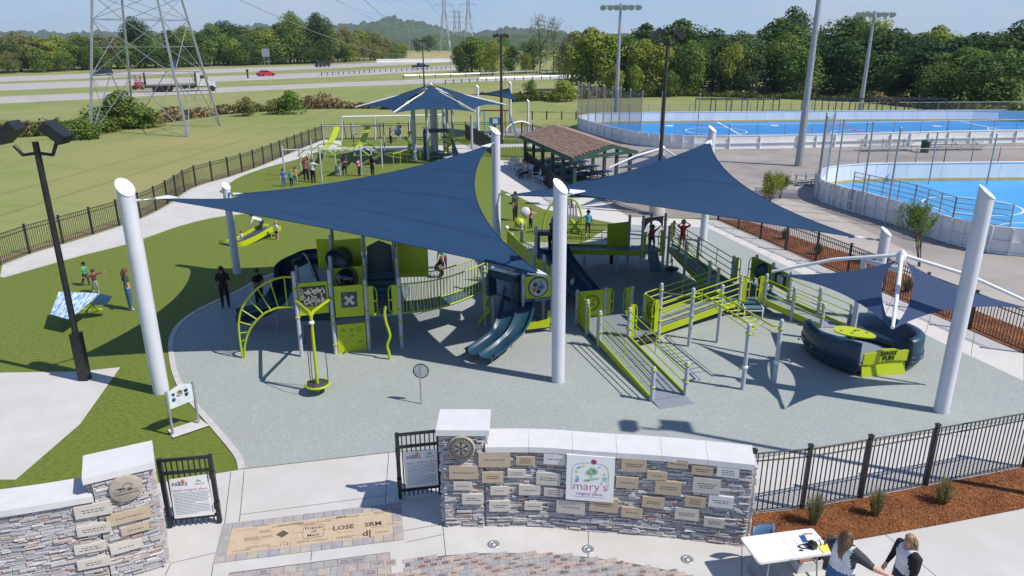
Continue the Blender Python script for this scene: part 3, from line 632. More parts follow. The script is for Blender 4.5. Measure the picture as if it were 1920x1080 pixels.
# ---- light poles
def pole(name,label,p,h,r0,r1,m,top=None,lean=0):
    o=root(name,label,'light pole',p); MB().tube([p,p+V(lean*.5,0,h/2),p+V(lean,0,h)],[r0,(r0+r1)/2,r1],12).build('pole',m,o)
    if top=='sports':
        z=h; mb=MB(); mb.beam(p+V(lean-2.3,0,z-.3),p+V(lean+2.3,0,z-.3),.12,.14); mb.build('cross_arm',STEEL,o)
        for k,x in enumerate((-2.2,-1.3,-.5,.5,1.3,2.2)):
            MB().lathe(p+V(lean+x,-.25,z-.45),[(.12,.34),(.2,.3),(.3,0),(.42,-.16)],12,axis=(0,.75,.66)).build('floodlight',mat('lamp_housing',(.45,.5,.52),.35,.3),o)
    if top=='flood':
        mb=MB(); mb.tube([p+V(lean-.58,0,h-.1),p+V(lean-.4,0,h-.35),p+V(lean,0,h-.3),p+V(lean+.4,0,h-.35),p+V(lean+.58,0,h)],.05,6); mb.build('bracket',m,o)
        for s in (-1,1): MB().box(p+V(lean+s*.62,0,h+.25),(.62,.5,.28),rot=Matrix.Rotation(s*.7,3,'Y')).build('floodlight',m,o)
    if top=='shoe':
        MB().box(p+V(lean,0,h),(.25,.25,.4)).build('bracket',m,o)
        for s in (-1,1): MB().box(p+V(lean+s*.45,.1*s,h+.05),(.55,.4,.3),rot=Matrix.Rotation(s*.3,3,'Y')).build('floodlight',m,o)
    return o
p=G(1155,215); pole('rink_light_pole','tall galvanised light pole at the left end of the blue rink',p,ZV(p,6),.32,.14,STEEL,'sports')
p=G(1612,211); pole('rink_light_pole','tall galvanised light pole behind the far rink boards on the right',p,ZV(p,20),.32,.14,STEEL,'sports')
p=G(1497,311); pole('rink_light_pole','thick galvanised pole on the asphalt between the two rinks, top out of view',p,16,.3,.15,STEEL,'sports')
p=V(8.3,41.0,0); pole('floodlight_pole','dark pole with two floodlights rising behind the right shade sail',p,ZV(p,72),.13,.08,DKBROWN,'flood')
MB().lathe(p,[(.45,0),(.45,.75),(.42,.8)],18).build('concrete_base',CONC2,bpy.data.objects['floodlight_pole'])
p=V(-.95,70.5,0); pole('floodlight_pole','tall dark brown pole by the fence beyond the large left sail',p,ZV(p,68),.16,.10,DKBROWN,'shoe')
p=V(-17.5,152,0); pole('floodlight_pole','thin dark pole on the verge behind the star shaped canopy',p,ZV(p,77),.16,.10,DKBROWN,'shoe')
for k,px in enumerate((768,)): 
    p=RY(px,95,430); p.z=0; pole('floodlight_pole','slim pale pole in the yellow field far beyond the highway',p,16,.2,.12,STEEL)
p=G(160,712); pole('floodlight_pole','black square post standing on the concrete pad at the left edge',p,7,.085,.08,BLACKM,'flood')
MB().box(p+V(0,0,.75),(.26,.26,1.5)).build('base_cover',BLACKM,bpy.data.objects['floodlight_pole.003'] if 'floodlight_pole.003' in bpy.data.objects else None)
hs_=G(1238,802); p=hs_+V(.78,-.308,0)*10.5; pole('floodlight_pole','dark floodlight post by the bark bed at the far right',p,10.5,.09,.07,DKBROWN,'flood')
# ---- black metal fences
def fence(label,pts,h,spacing=2.4,pk=.115,pr=.018,posts=None,group=None,name='metal_fence',limit=300,m=BLACKM,meshpanel=False):
    L=[Vector(p) for p in pts]; ln=[(L[i+1]-L[i]).length for i in range(len(L)-1)]; T=sum(ln); o=root(name,label,'fence',L[0],group)
    def at(s):
        i=0
        while i<len(L)-2 and s>ln[i]: s-=ln[i]; i+=1
        return L[i].lerp(L[i+1],min(1,s/ln[i])),(L[i+1]-L[i]).normalized()
    ps=posts or [T*i/round(T/spacing) for i in range(round(T/spacing)+1)]
    pm=MB().box((0,0,h/2+.03),(.075,.075,h+.06)).box((0,0,h+.075),(.1,.1,.03)).mesh('post',m)
    for s in ps:
        p,d=at(s); inst('post',pm,o,p,(0,0,math.atan2(d.y,d.x)))
    hz=(.1,h-.2,h-.02) if not meshpanel else (.08,h-.03)
    for a,b in zip(ps[:-1],ps[1:]):
        n=max(1,int((b-a)/1.2))
        for z in hz:
            MB().tube([at(a+(b-a)*q/n)[0]+V(0,0,z) for q in range(n+1)],.02,4).build('rail',m,o)
    km=MB().box((0,0,h/2+.03),(pr,pr,h-.08)).mesh('picket',m); n=0; st=MB(); s=pk
    while s<T:
        p,d=at(s)
        if n<limit: inst('picket',km,o,p,(0,0,math.atan2(d.y,d.x)))
        else: st.box(p+V(0,0,h/2+.03),(pr,pr,h-.08))
        n+=1; s+=pk
    if n>limit: st.build('picket',m,o,kind='stuff')
    return o
fence('long black picket fence curving up beside the left path to the back corner',fenceL,1.35,1.9,pk=.125,pr=.017)
fence('black picket fence closing the far side of the lawn behind the swings',[G(605,262),G(850,258),V(1,75.5,0)],1.5,2.9,pk=.16,pr=.022)
fence('short dark fence running towards the viewer right of the star shaped canopy',[V(-4.6,74,0),V(-2.6,67,0),V(-1.6,62.5,0)],1.5,2.2,pk=.12,pr=.025)
fence('black fence at the enclosure of the blue framed swing',[V(-1.6,62.5,0),V(1.5,62,0),V(4.1,60.8,0)],1.4,2.6,pk=.13,pr=.02)
fence('black fence enclosure corner behind the brown roofed pavilion',[V(1,75.5,0),V(2.6,72,0),V(4.2,66,0)],1.5,2.4,pk=.14,pr=.02)
fence('black fence with pale top rail behind the three grey benches',[V(1.1,56.5,0),V(2.2,50,0),V(3.1,44.5,0),V(3.55,42.6,0)],1.35,2.0,pk=.11,pr=.02)
rf=[G(1346,413),G(1459,463.7),G(1504.6,482),G(1555.5,503),G(1612,528),G(1669.6,554),G(1772,598),G(1920,662)]
fence('black picket fence between the right walk and the bark bed',rf,1.35,2.05,pk=.12,pr=.02)
nf=[G(1399,965),G(1503,955),G(1613,935),G(1735,912),G(1920,876)]
dd=[0]; 
for i in range(4): dd.append(dd[-1]+(nf[i+1]-nf[i]).length)
fence('near black picket fence right of the stone wall, above the bark bed',nf,1.5,posts=[0.02]+dd[1:4]+[dd[4]-.02],pk=.115,pr=.02)
# ---- low dark posts along the meadow edge
pm=MB().box((0,0,.5),(.16,.16,1.0)).mesh('bollard',DKBROWN)
for k,px in enumerate((998,1025,1053,1080)):
    q=inst('bollard',pm,None,G(px,224)); tag(q,'low dark timber post at the meadow edge left of the rink','post','low posts along the meadow edge left of the rink')
# ---- pavilion
A=RY(976,254,53); 
def PL0(p0,p1,x,y):
    d=V(p1[0]-p0[0],p1[1]-p0[1],0); n=V(-d.y,d.x,0); r=Vector(ray(x,y)); o=V(0,0,H); t=(Vector((p0[0],p0[1],0))-o).dot(n)/r.dot(n); return o+r*t
def pavilion():
    # eave corner pixels: left-back (976,252) front-left (1073,296) ridge front (1154,271) ridge back (1040,236)
    ze=2.55; zr=3.75
    fl_=G(1074,297,ze); bl_=G(974,253,ze); fr=G(1196,283,ze); rfp=PL0(fl_,fr,1150,271.0); rb=rfp+(bl_-fl_); br_=fr+(bl_-fl_)
    o=root('picnic_pavilion','open picnic pavilion with a brown shingled gable roof and green posts','pavilion',V((fl_.x+br_.x)/2,(fl_.y+br_.y)/2,0))
    SH=mat('brown_roof_shingle',(.35,.235,.185),.9,col2=(.29,.19,.15),scale=2.5,detail=8,bump=.4,bscale=20,island=.25)
    GRN=mat('dark_green_timber',(.025,.075,.055),.6,col2=(.02,.06,.045),scale=4)
    # roof slopes of shingle courses
    mb=MB(); r=random.Random(3)
    for e0,e1,r0,r1 in ((fl_,bl_,rfp,rb),(br_,fr,rb,rfp)):
        for i in range(22):
            t0,t1=i/22,(i+1.12)/22
            for j in range(26):
                u0,u1=(j+.5*(i%2))/26,(j+1+.5*(i%2))/26
                if u0>=1: continue
                u1=min(u1,1); lift=.012+r.random()*.01
                q=[e0.lerp(e1,u0).lerp(r0.lerp(r1,u0),t0),e0.lerp(e1,u1).lerp(r0.lerp(r1,u1),t0),e0.lerp(e1,u1).lerp(r0.lerp(r1,u1),min(1,t1)),e0.lerp(e1,u0).lerp(r0.lerp(r1,u0),min(1,t1))]
                mb.add([q[0]+V(0,0,lift+.03),q[1]+V(0,0,lift+.03),q[2]+V(0,0,.008),q[3]+V(0,0,.008)],[(0,3,2,1)])
    rr_=mb.build('shingle_roof',SH,o,kind='stuff')
    mb=MB()
    for e0,e1,r0,r1 in ((fl_,bl_,rfp,rb),(br_,fr,rb,rfp)): mb.prism([q-V(0,0,.02) for q in (e0,e1,r1,r0)],(0,0,-.1))
    mb.build('roof_deck',GRN,o)
    mb=MB(); 
    for a,b in ((fl_,rfp),(rfp,fr),(bl_,rb),(rb,br_),(fl_,bl_),(fr,br_)): mb.beam(a-V(0,0,.12),b-V(0,0,.12),.06,.24)
    mb.build('fascia',GRN,o)
    d=(bl_-fl_); xd=(fr-fl_)
    for s in (.07,.93):
        for k in range(6):
            p=fl_+xd*s+d*(.04+.92*k/5); p.z=0; m=MB(); m.box(p+V(0,0,1.22),(.2,.2,2.44),rz=math.atan2(d.y,d.x)); m.build('post',GRN,o)
    m=MB(); m.box(((fl_+fr)/2).lerp((bl_+br_)/2,.03)-V(0,0,.0),(.15,.15,.1)); m.build('tie',GRN,o)
    mb=MB(); mb.beam(fl_+xd*.07-V(0,0,.02),fl_+xd*.93-V(0,0,.02),.12,.2); mb.build('tie_beam',GRN,o)
    sheet('pavilion_slab',[V(q.x,q.y,0) for q in (fl_,fr,br_,bl_)],.016,ASPH)
    return fl_,bl_,fr,br_
fl_,bl_,fr,br_=pavilion()
BLT=mat('blue_coated_metal_table',(.03,.09,.20),.5,col2=(.025,.075,.17),scale=3)
def picnic(p,rz,label):
    M=Matrix.Translation(p)@Matrix.Rotation(rz,4,'Z'); o=root('picnic_table',label,'picnic table',p,'blue picnic tables under the pavilion')
    MB().box(M@V(0,0,.75),(2.4,.75,.05),rz=rz).build('table_top',BLT,o)
    for s in (-1,1): MB().box(M@V(0,s*.7,.44),(2.4,.28,.05),rz=rz).build('bench_seat',BLT,o)
    mb=MB(); 
    for x in (-.8,.8): mb.beam(M@V(x,-.75,.41),M@V(x,.75,.41),.05); mb.beam(M@V(x,-.5,0),M@V(x,-.2,.72),.05); mb.beam(M@V(x,.5,0),M@V(x,.2,.72),.05)
    mb.build('frame',BLACKM,o)
d=(bl_-fl_); xd=(fr-fl_); pa=math.atan2(xd.y,xd.x); words=['front row','second row from the front','third row from the front','fourth row from the front','row at the back']
for k in range(5):
    for j,s in enumerate((.3,.68)):
        p=fl_+xd*s+d*(.1+.19*k); p.z=0; picnic(p,pa,f'blue metal picnic table under the pavilion, {"left" if j==0 else "right"} one in the {words[k]}')
# brown roofed shed in the trees
p=G(1330,172); o=root('covered_shed','long dark brown roofed shed half hidden among the trees beyond the rink','shed',p)
SHD=mat('weathered_brown_boards',(.10,.075,.07),.9,col2=(.07,.055,.05),scale=3,stretch=(1,1,6)); z=topz(1330,126,p.y)
mb=MB(); mb.prism([p+V(-3.6,0,z-1.2),p+V(-3.6,1.6,z),p+V(-3.6,3.2,z-1.2)],(8.6,0,0)); mb.build('roof',SHD,o)
for k in range(5): MB().box(p+V(-3.4+k*1.35*1.5,.2,z/2-.6),(.25,.25,z-1.2)).build('post',SHD,o)
for k in range(6): MB().box(p+V(.7,.35,z-1.45-k*.42),(8.2,.08,.3)).build('board',mat('grey_boards',(.16,.14,.14),.8),o)
# ================================================================ RINKS, BENCHES, CANOPIES
BLUEF=mat('blue_rink_tiles',(.012,.21,.56),.45,col2=(.02,.25,.60),scale=.4,detail=6,bump=.05,bscale=30)
BLUEF2=mat('lighter_blue_rink_tiles',(.045,.29,.62),.5,col2=(.07,.34,.66),scale=.4,detail=6)
BOARDW=mat('white_dasher_board',(.78,.78,.78),.5,col2=(.70,.71,.72),scale=.7,detail=6,stretch=(1,1,.4))
YK=mat('yellow_kick_plate',(.62,.44,.12),.55,col2=(.5,.36,.12),scale=2)
REDL=mat('red_rink_line',(.5,.05,.06),.5); WHL=mat('white_rink_line',(.8,.8,.8),.5)
NET=netmat('grey_sports_netting',(.12,.13,.15),.09,.58)
def rink(label,path,h,fm,posts,nets,side):
    P=cat([V(*p,0) for p in path],4,closed=True); n=len(P)
    sheet('rink_floor',P,.012,fm)
    o=root('rink_boards',label,'rink boards',P[0])
    c=sum(P,V(0,0,0))/n
    bm_=MB(); top=MB(); yk=MB(); frm=MB(); acc=0
    for i in range(n):
        a,b=P[i],P[(i+1)%n]; d=(b-a); L=d.length; d=d/L; nrm=V(-d.y,d.x,0); 
        if nrm.dot(c-a)<0: nrm=-nrm
        k=max(1,round(L/2.4))
        for j in range(k):
            p,q=a.lerp(b,j/k),a.lerp(b,(j+1)/k); m=(p+q)/2+V(0,0,h/2)
            bm=MB().beam(p+V(0,0,h/2)+d*.012,q+V(0,0,h/2)-d*.012,.04,h-.04); bm.build('board_panel',BOARDW,o)
            top.beam(p+V(0,0,h+.02),q+V(0,0,h+.02),.1,.06); yk.beam(p+nrm*.03+V(0,0,.12),q+nrm*.03+V(0,0,.12),.02,.2)
            frm.beam(p-nrm*.09+V(0,0,0),p-nrm*.09+V(0,0,h),.07,.12,upv=(nrm.x,nrm.y,0)); frm.beam(p-nrm*.09+V(0,0,h*.5),q-nrm*.09+V(0,0,h*.5),.07,.06); frm.beam(p-nrm*.09+V(0,0,.06),q-nrm*.09+V(0,0,.06),.07,.06)
    top.build('cap_rail',WHITEM,o); yk.build('kick_plate',YK,o); frm.build('support_frame',WHITEM,o)
    return o,P,c
r1=[(66,84),(66.5,76),(61,71.4),(50,70.2),(40.7,69.2),(32.5,67.8),(19.5,66.3),(14.5,67.2),(11.2,70.2),(8.9,76.5),(7.5,82),(8.4,85.8),(12.5,87.8),(28,88.9),(45,89.6),(58,89)]
rk1,P1,c1=rink('white hockey rink boards around the far dark blue rink floor',r1,1.2,BLUEF,None,None,0)
r2=[(66,41),(64,35),(58,32),(40,31.6),(28,31.8),(23,32.6),(21.4,34.6),(20.9,37.4),(20,40.7),(19.3,43),(19.2,45.3),(20.9,48.9),(24.4,50.6),(30,51),(50,51.4),(62,49.5)]
rk2,P2,c2_=rink('white hockey rink boards around the nearer light blue rink floor at the right edge',r2,1.25,BLUEF2,None,None,0)
def circ(c,r,m,w=.1,n=40,z=.018,kind='rink_line'):
    mb=MB(); 
    for i in range(n):
        a,b=2*math.pi*i/n,2*math.pi*(i+1)/n; joint(V(c[0]+r*math.cos(a),c[1]+r*math.sin(a),0),V(c[0]+r*math.cos(b),c[1]+r*math.sin(b),0),w,z,mb)
    return mb.build(kind,m,kind='structure')
for c,r_ in (((37,77),3.6),((22,80),3.2),((20,71.5),3),((55,80),3.2),((52,74),3)): circ(c,r_,WHL,.14)
mb=MB(); joint(V(36,68.4,0),V(38,88.9,0),.3,.018,mb); mb.build('rink_line',REDL,kind='structure')
for xx in (23,52): mb=MB(); joint(V(xx,67.2,0),V(xx+1.5,88.8,0),.2,.018,mb); mb.build('rink_line',WHL,kind='structure')
circ((27.5,43),2.6,WHL,.12); circ((27.5,36.5),2.2,WHL,.1)
for c in ((18,85),(30,85),(48,84),(40,73)): sheet('rink_line',[V(c[0]+.5*math.cos(a*.63),c[1]+.5*math.sin(a*.63),0) for a in range(10)],.019,WHL)
def netposts(o,pts,tops,nets=True,r=.05,h0=1.2):
    "tall posts standing at the boards, netting between"
    T=[]
    for p,t in zip(pts,tops):
        z=ZV(p,t) if t>20 else t; T.append((p,z)); MB().tube([p,p+V(0,0,z)],r,8).ball(p+V(0,0,z),r*1.5,8).build('net_post',STEEL,o)
    if nets:
        for (a,za),(b,zb) in zip(T[:-1],T[1:]):
            mb=MB(); mb.grid([[a.lerp(b,s/4)+V(0,0,h0+(za+(zb-za)*s/4-h0)*t/4-(.25*math.sin(math.pi*s/4)*(t==4))) for s in range(5)] for t in range(5)]); mb.build('netting',NET,o)
            MB().tube([a.lerp(b,s/6)+V(0,0,za+(zb-za)*s/6-.3*math.sin(math.pi*s/6)) for s in range(7)],.012,4).build('top_cable',STEEL,o)
n1=[(1083,236,154),(1089,243,155),(1102,247,156),(1116,251,159),(1130,255,161),(1145,259,163),(1160,263,165),(1178,267,168),(1200,272,171),(1236,276,173),(1305,279,176)]
netposts(rk1,[G(a,b) for a,b,c in n1[:9]],[c for a,b,c in n1[:9]])
netposts(rk1,[G(a,b) for a,b,c in n1[9:]],[c for a,b,c in n1[9:]],nets=False)
n2=[(1530,366,212),(1531,376,219),(1560,391,225),(1611,406,230),(1659,423,241)]
netposts(rk2,[G(a,b) for a,b,c in n2[:2]]+[G(1546,360)],[212,219,208])
netposts(rk2,[G(a,b) for a,b,c in n2[2:]],[c for a,b,c in n2[2:]],nets=False)
netposts(rk2,[G(1741,345),G(1850,345)],[249,252],nets=False)
# chain link fences around the rinks
def chain(label,pts,h,step,o=None,rails=(.05,.5,.97)):
    L=[Vector(p) for p in pts]; o=root('chain_link_fence',label,'fence',L[0])
    for a,b in zip(L[:-1],L[1:]):
        n=max(1,round((b-a).length/step))
        for i in range(n+1): MB().tube([a.lerp(b,i/n),a.lerp(b,i/n)+V(0,0,h)],.035,6).build('post',STEEL,o)
        [MB().tube([a+V(0,0,h*q),b+V(0,0,h*q)],.022,5).build('rail',STEEL,o) for q in rails]
        MB().grid([[a,b],[a+V(0,0,h),b+V(0,0,h)]]).build('chain_mesh',NET2,o)
    return o
NET2=netmat('fine_chain_mesh',(.2,.21,.22),.05,.86)
on=[V(22.0,34.8,1.3),V(21.3,37.6,1.3),V(20.5,40.8,1.3),V(19.9,43,1.3),V(19.8,45.3,1.3)]
chain('low railing fence standing on top of the near rink boards',[G(1590,398,0)+V(.2,.3,0),G(1700,430)+V(.3,.3,0),G(1770,458)+V(.3,.2,0),V(23,32.9,0)],2.3,1.1,rails=(.55,.66,.77,.88,.99))
chain('chain link fence on the asphalt between the two rinks',[V(22.6,52.2,0),V(31,52.6,0),V(45,53.2,0)],2.1,1.9)
chain('chain link fence behind the far rink at the right',[V(34,91.4,0),V(50,92.4,0),V(75,93,0)],2.0,2.6)
chain('chain link fence on the grass behind the far rink at the left',[V(9,90,0),V(34,91.4,0)],2.0,2.6)
chain('low railing fence on top of the far rink boards on the viewer side',[V(14.8,67.4,0),V(19.5,66.6,0),V(32.5,68.1,0),V(40.7,69.5,0),V(50,70.5,0),V(61,71.7,0)],2.2,2.4,rails=(.56,.98))
# player boxes behind the far rink
BLKF=mat('dark_tube_frame',(.03,.035,.05),.5)
for x0,x1,lb in ((22.5,32,'dark framed players box behind the far rink boards, the left one'),(35.5,52,'dark framed players box behind the far rink boards, the right one')):
    o=root('players_box',lb,'players box',V((x0+x1)/2,91,0)); n=int((x1-x0)/1.6)
    for i in range(n+1):
        x=x0+(x1-x0)*i/n
        for y in (89.9,92): MB().beam(V(x,y,0),V(x,y,2.5),.09).build('post',BLKF,o)
    mb=MB(); 
    for y in (89.9,92): mb.beam(V(x0,y,2.5),V(x1,y,2.5),.1)
    [mb.beam(V(x0+(x1-x0)*i/n,89.9,2.5),V(x0+(x1-x0)*i/n,92,2.5),.07) for i in range(n+1)]; mb.build('roof_frame',BLKF,o)
    mb=MB(); mb.box(V((x0+x1)/2,91.2,.5),(x1-x0-.6,.35,.06)); mb.build('bench',mat('box_bench_wood',(.25,.17,.1),.8),o)
# bleachers
def bleacher(label,p,rz,w=4.5,rows=3):
    o=root('bleacher',label,'bleacher',p); M=Matrix.Translation(p)@Matrix.Rotation(rz,4,'Z')
    for k in range(rows):
        MB().box(M@V(0,k*.6,.42+k*.22),(w,.26,.05),rz=rz).build('seat_plank',STEEL,o)
        if k: MB().box(M@V(0,k*.6-.32,.22+(k-1)*.22),(w,.24,.04),rz=rz).build('foot_plank',STEEL,o)
    for x in (-w*.4,0,w*.4):
        mb=MB(); mb.beam(M@V(x,-.15,0),M@V(x,rows*.6-.3,.42+rows*.22-.2),.05); mb.beam(M@V(x,rows*.6-.5,0),M@V(x,rows*.6-.5,.4+rows*.2),.05); mb.beam(M@V(x,-.2,.03),M@V(x,rows*.6-.4,.03),.05); mb.beam(M@V(x,0,0),M@V(x,0,.4),.05); mb.build('frame',STEEL,o)
    return o
bleacher('low metal bleacher beside the far rink on the asphalt',G(1668,284),.05,4.8)
bleacher('low metal bleacher at the right edge beside the far rink',G(1800,282),.05,4.8)
bleacher('small pale metal bench stand behind the rounded corner of the near rink',G(1521,348),.25,1.9,2)
p=G(1733,286); mb=MB(); mb.lathe(p,[(.33,0),(.36,.9),(.38,.92),(.3,1.05),(.05,1.1)],14); solid(mb,'trash_can',mat('dark_green_barrel',(.015,.06,.035),.5,col2=(.012,.05,.03),scale=3),p,'dark green barrel bin on the asphalt by the far rink','bin')
p=G(1309,262); 
# ---- benches
BENG=mat('light_grey_bench_metal',(.42,.45,.50),.45,col2=(.38,.41,.46),scale=4)
def bench(label,p,rz):
    o=root('park_bench',label,'bench',p,'light grey benches along the plaza fence'); M=Matrix.Translation(p)@Matrix.Rotation(rz,4,'Z'); q=lambda x,y,z:M@V(x,y,z)
    MB().box(q(0,0,.45),(1.7,.46,.035),rz=rz).build('seat',BENG,o); 
    mb=MB(); mb.box(q(0,.29,.72),(1.7,.03,.42),rot=Matrix.Rotation(rz,3,'Z')@Matrix.Rotation(-.22,3,'X')); mb.build('backrest',BENG,o)
    for s in (-1,1):
        x=.82*s; mb=MB(); mb.tube([q(x,-.26,0),q(x,-.26,.42),q(x,-.3,.62),q(x,-.15,.68),q(x,.1,.68),q(x,.26,.6),q(x,.24,.44)],.025,6); mb.tube([q(x,.3,0),q(x,.2,.44),q(x,.36,.95)],.025,6); mb.build('leg',WHITEM,o)
for (px,py),lb in (((959,318),'light grey metal bench farthest along the plaza fence, empty'),((984,331),'light grey metal bench by the plaza fence with two people sitting on it'),((1014,345),'light grey metal bench nearest the viewer, just left of the red and blue wagon')):
    bench(lb,G(px,py),math.radians(-68))
# wagon
p=G(1038,345); o=root('toy_wagon','red and bright blue children wagon at the near end of the bench row','wagon',p)
mb=MB(); mb.box(p+V(0,0,.35),(.95,.5,.28)); mb.build('tub',mat('bright_blue_plastic',(.02,.25,.62),.4),o); mb=MB(); mb.box(p+V(0,0,.52),(1.02,.56,.07)); mb.box(p+V(-.4,0,.72),(.08,.5,.4)); mb.build('seat_rim',mat('red_plastic',(.5,.02,.05),.4),o)
for x in (-.33,.33):
    for s in (-1,1): MB().lathe(p+V(x,s*.27,.13),[(.04,-.03),(.13,-.03),(.13,.03),(.04,.03)],12,axis=(0,1,0)).build('wheel',TYRE,o)
# ---- masts and shade sails
SAIL=mat('navy_shade_cloth',(.012,.043,.105),.8,col2=(.015,.050,.117),scale=.6,detail=6,bump=.12,bscale=160,trans=.07,spec=.25)
SAILL=mat('navy_shade_cloth_single_layer',(.04,.075,.175),.8,col2=(.048,.087,.195),scale=.6,detail=6,bump=.12,bscale=160,trans=.42)
def seam(m,scale,ang):
    t=m.node_tree; b=t.nodes['Principled BSDF']; src=b.inputs['Base Color'].links[0].from_socket; tcx=t.nodes.new('ShaderNodeTexCoord'); mpx=t.nodes.new('ShaderNodeMapping'); mpx.inputs['Rotation'].default_value=(0,0,ang)
    w=t.nodes.new('ShaderNodeTexWave'); w.inputs['Scale'].default_value=scale; w.inputs['Distortion'].default_value=.06; w.bands_direction='Y'
    r=t.nodes.new('ShaderNodeValToRGB'); r.color_ramp.elements[0].position=.0; r.color_ramp.elements[0].color=(.55,.55,.6,1); r.color_ramp.elements[1].position=.006; r.color_ramp.elements[1].color=(1,1,1,1)
    x=t.nodes.new('ShaderNodeMixRGB'); x.blend_type='MULTIPLY'; x.inputs[0].default_value=.8; t.links.new(tcx.outputs['Object'],mpx.inputs[0]); t.links.new(mpx.outputs[0],w.inputs[0]); t.links.new(w.outputs[0],r.inputs[0]); t.links.new(src,x.inputs[1]); t.links.new(r.outputs[0],x.inputs[2]); t.links.new(x.outputs[0],b.inputs['Base Color'])
seam(SAIL,.105,.35)
def mast(label,p,h,r,tow,cut=.8,lean=0):
    o=root('sail_mast',label,'mast',p,None); d=V(.8,-.6,0); n=28; mb=MB(); vs=[]; L_=-d*lean
    for z0 in (0,.5,1):
        for k in range(n):
            a=2*math.pi*k/n; q=V(math.cos(a)*r,math.sin(a)*r,0); vs.append(p+q+L_*z0+V(0,0,(h*z0 if z0<1 else h-cut*q.dot(d))))
    fs=[(i*n+k,i*n+(k+1)%n,(i+1)*n+(k+1)%n,(i+1)*n+k) for i in range(2) for k in range(n)]; mb.add(vs,fs,0,True); mb.build('column',MAST,o)
    top=vs[-n:]; c=sum(top,V(0,0,0))/n; up_=V(d.x*cut,d.y*cut,1).normalized(); mb=MB(); ring=[c+(v-c)*1.05 for v in top]
    mb.prism(ring,up_*.018); mb.build('end_cap',WHITEM,o); MB().lathe(c+up_*.018,[(.02,0),(.02,.015),(0,.02)],8,axis=up_).build('bolt',STEEL,o)
    return o
mL=V(-10.06,18.91,0); m430=V(-11.83,30.05,0); m1050=V(1.35,19.54,0); m937=V(-.72,33.6,0); m1318=V(9.49,35.17,0); m1668=V(12.9,24.5,0)
cen1=(mL+m430+m1050+m937)/4; cen2=(m937+m1050+m1318+m1668)/4
mast('big pale grey mast in front left, holding the left corner of the left shade sail',mL,ZV(mL,352),.215,cen1,.95,.05)
mast('short pale grey mast on the lawn behind the left shade sail corner',m430,ZV(m430,349),.16,cen1)
mast('pale grey mast standing between the two big shade sails, nearest the viewer',m1050,ZV(m1050,350),.192,cen1.lerp(cen2,.7)-V(0,3,0),.95,.05)
mast('pale grey mast behind the left shade sail, left of the bench plaza',m937,ZV(m937,246),.2,cen2)
mast('pale grey mast poking above the peak of the right shade sail',m1318,ZV(m1318,242),.18,cen2)
mast('short pale grey mast at the right corner of the right shade sail',m1668,ZV(m1668,434),.17,cen2)
rp_=G(1764,772); mast('pale grey mast cut off at the right edge of the photo',rp_,6,.19,rp_+V(-3,3,0))
def hypar(name,label,cs,sags,m,n=26,cable=.018,sagz=0,parent=None,twist=1):
    "cs: four corners in order; concave edges; doubly curved cloth"
    cs=[Vector(c) for c in cs]; cen=sum(cs,V(0,0,0))/len(cs)
    def edge(i,t):
        a,b=cs[i],cs[(i+1)%4]; mid=(a+b)/2; d=(b-a); inn=(cen-mid); inn-=d*(inn.dot(d)/d.length_squared); inn.normalize(); k=4*t*(1-t)*sags[i]; return a.lerp(b,t)+inn*k+V(0,0,-k*sagz)
    P=[]
    for i in range(n+1):
        u=i/n; row=[]
        for j in range(n+1):
            v=j/n; e0=edge(0,u); e2=edge(2,1-u); e3=edge(3,1-v); e1=edge(1,v)
            c=cs[0]*(1-u)*(1-v)+cs[1]*u*(1-v)+cs[2]*u*v+cs[3]*(1-u)*v
            row.append(e0*(1-v)+e2*v+e3*(1-u)+e1*u-c)
        P.append(row)
    o=parent or root(name,label,'shade sail',cs[0]); mb=MB(); mb.grid(P)
    lo=[[p-V(0,0,.012) for p in r_] for r_ in P]; mb.grid([list(reversed(r_)) for r_ in lo]); mb.build('cloth',m,o)
    mb=MB(); [mb.tube([edge(i,k/20) for k in range(21)],cable,5) for i in range(4)]; mb.build('edge_cable',m,o)
    return o
def corner(o,c,mp_,r,z):
    "white clamp plate and turnbuckle to the mast"
    c=Vector(c); a=V(mp_.x,mp_.y,z); d=(c-a); d.z=0; d.normalize(); a=a+d*r
    dd_=(c-a).normalized(); pl=c+dd_*.05; sd=dd_.cross(V(0,0,1)).normalized()
    MB().prism([pl+sd*.24+dd_*.34,pl-sd*.24+dd_*.34,c-sd*.05-dd_*.12,c+sd*.05-dd_*.12],(0,0,.035)).build('corner_plate',WHITEM,o)
    mb=MB(); mb.tube([a,a.lerp(c-dd_*.1,.35),a.lerp(c-dd_*.1,.4),a.lerp(c-dd_*.1,.75),a.lerp(c-dd_*.1,.8),c-dd_*.1],[.016,.016,.035,.035,.016,.016],7); mb.tube([a-dd_*.02,a+dd_*.1],.05,7); mb.build('turnbuckle',STEEL,o)
def inward(mp_,c,dist,z): d=(c-mp_); d.z=0; d.normalize(); return V(mp_.x+d.x*dist,mp_.y+d.y*dist,z)
zA,zB,zC,zD=ZV(mL,379),ZV(m430,361),ZV(m937,267),ZV(m1050,524)
A1=inward(mL,cen1,.85,zA-.05); B1=inward(m430,cen1,.55,zB); C1=inward(m937,cen1,.55,zC-.05); D1=inward(m1050,cen1,.62,zD)
s1=hypar('shade_sail','huge navy shade sail on the left, spanning from the front left mast over the slides',[A1,D1,C1,B1],[.75,1.25,1.25,.8],SAIL,sagz=.12)
for c,mp_,r_,z in ((A1,mL,.21,zA),(B1,m430,.15,zB),(C1,m937,.2,zC),(D1,m1050,.19,zD)): corner(s1,c,mp_,r_,z)
zE,zF,zG,zH=ZV(m937,362),ZV(m1050,372),ZV(m1668,451),ZV(m1318,262)
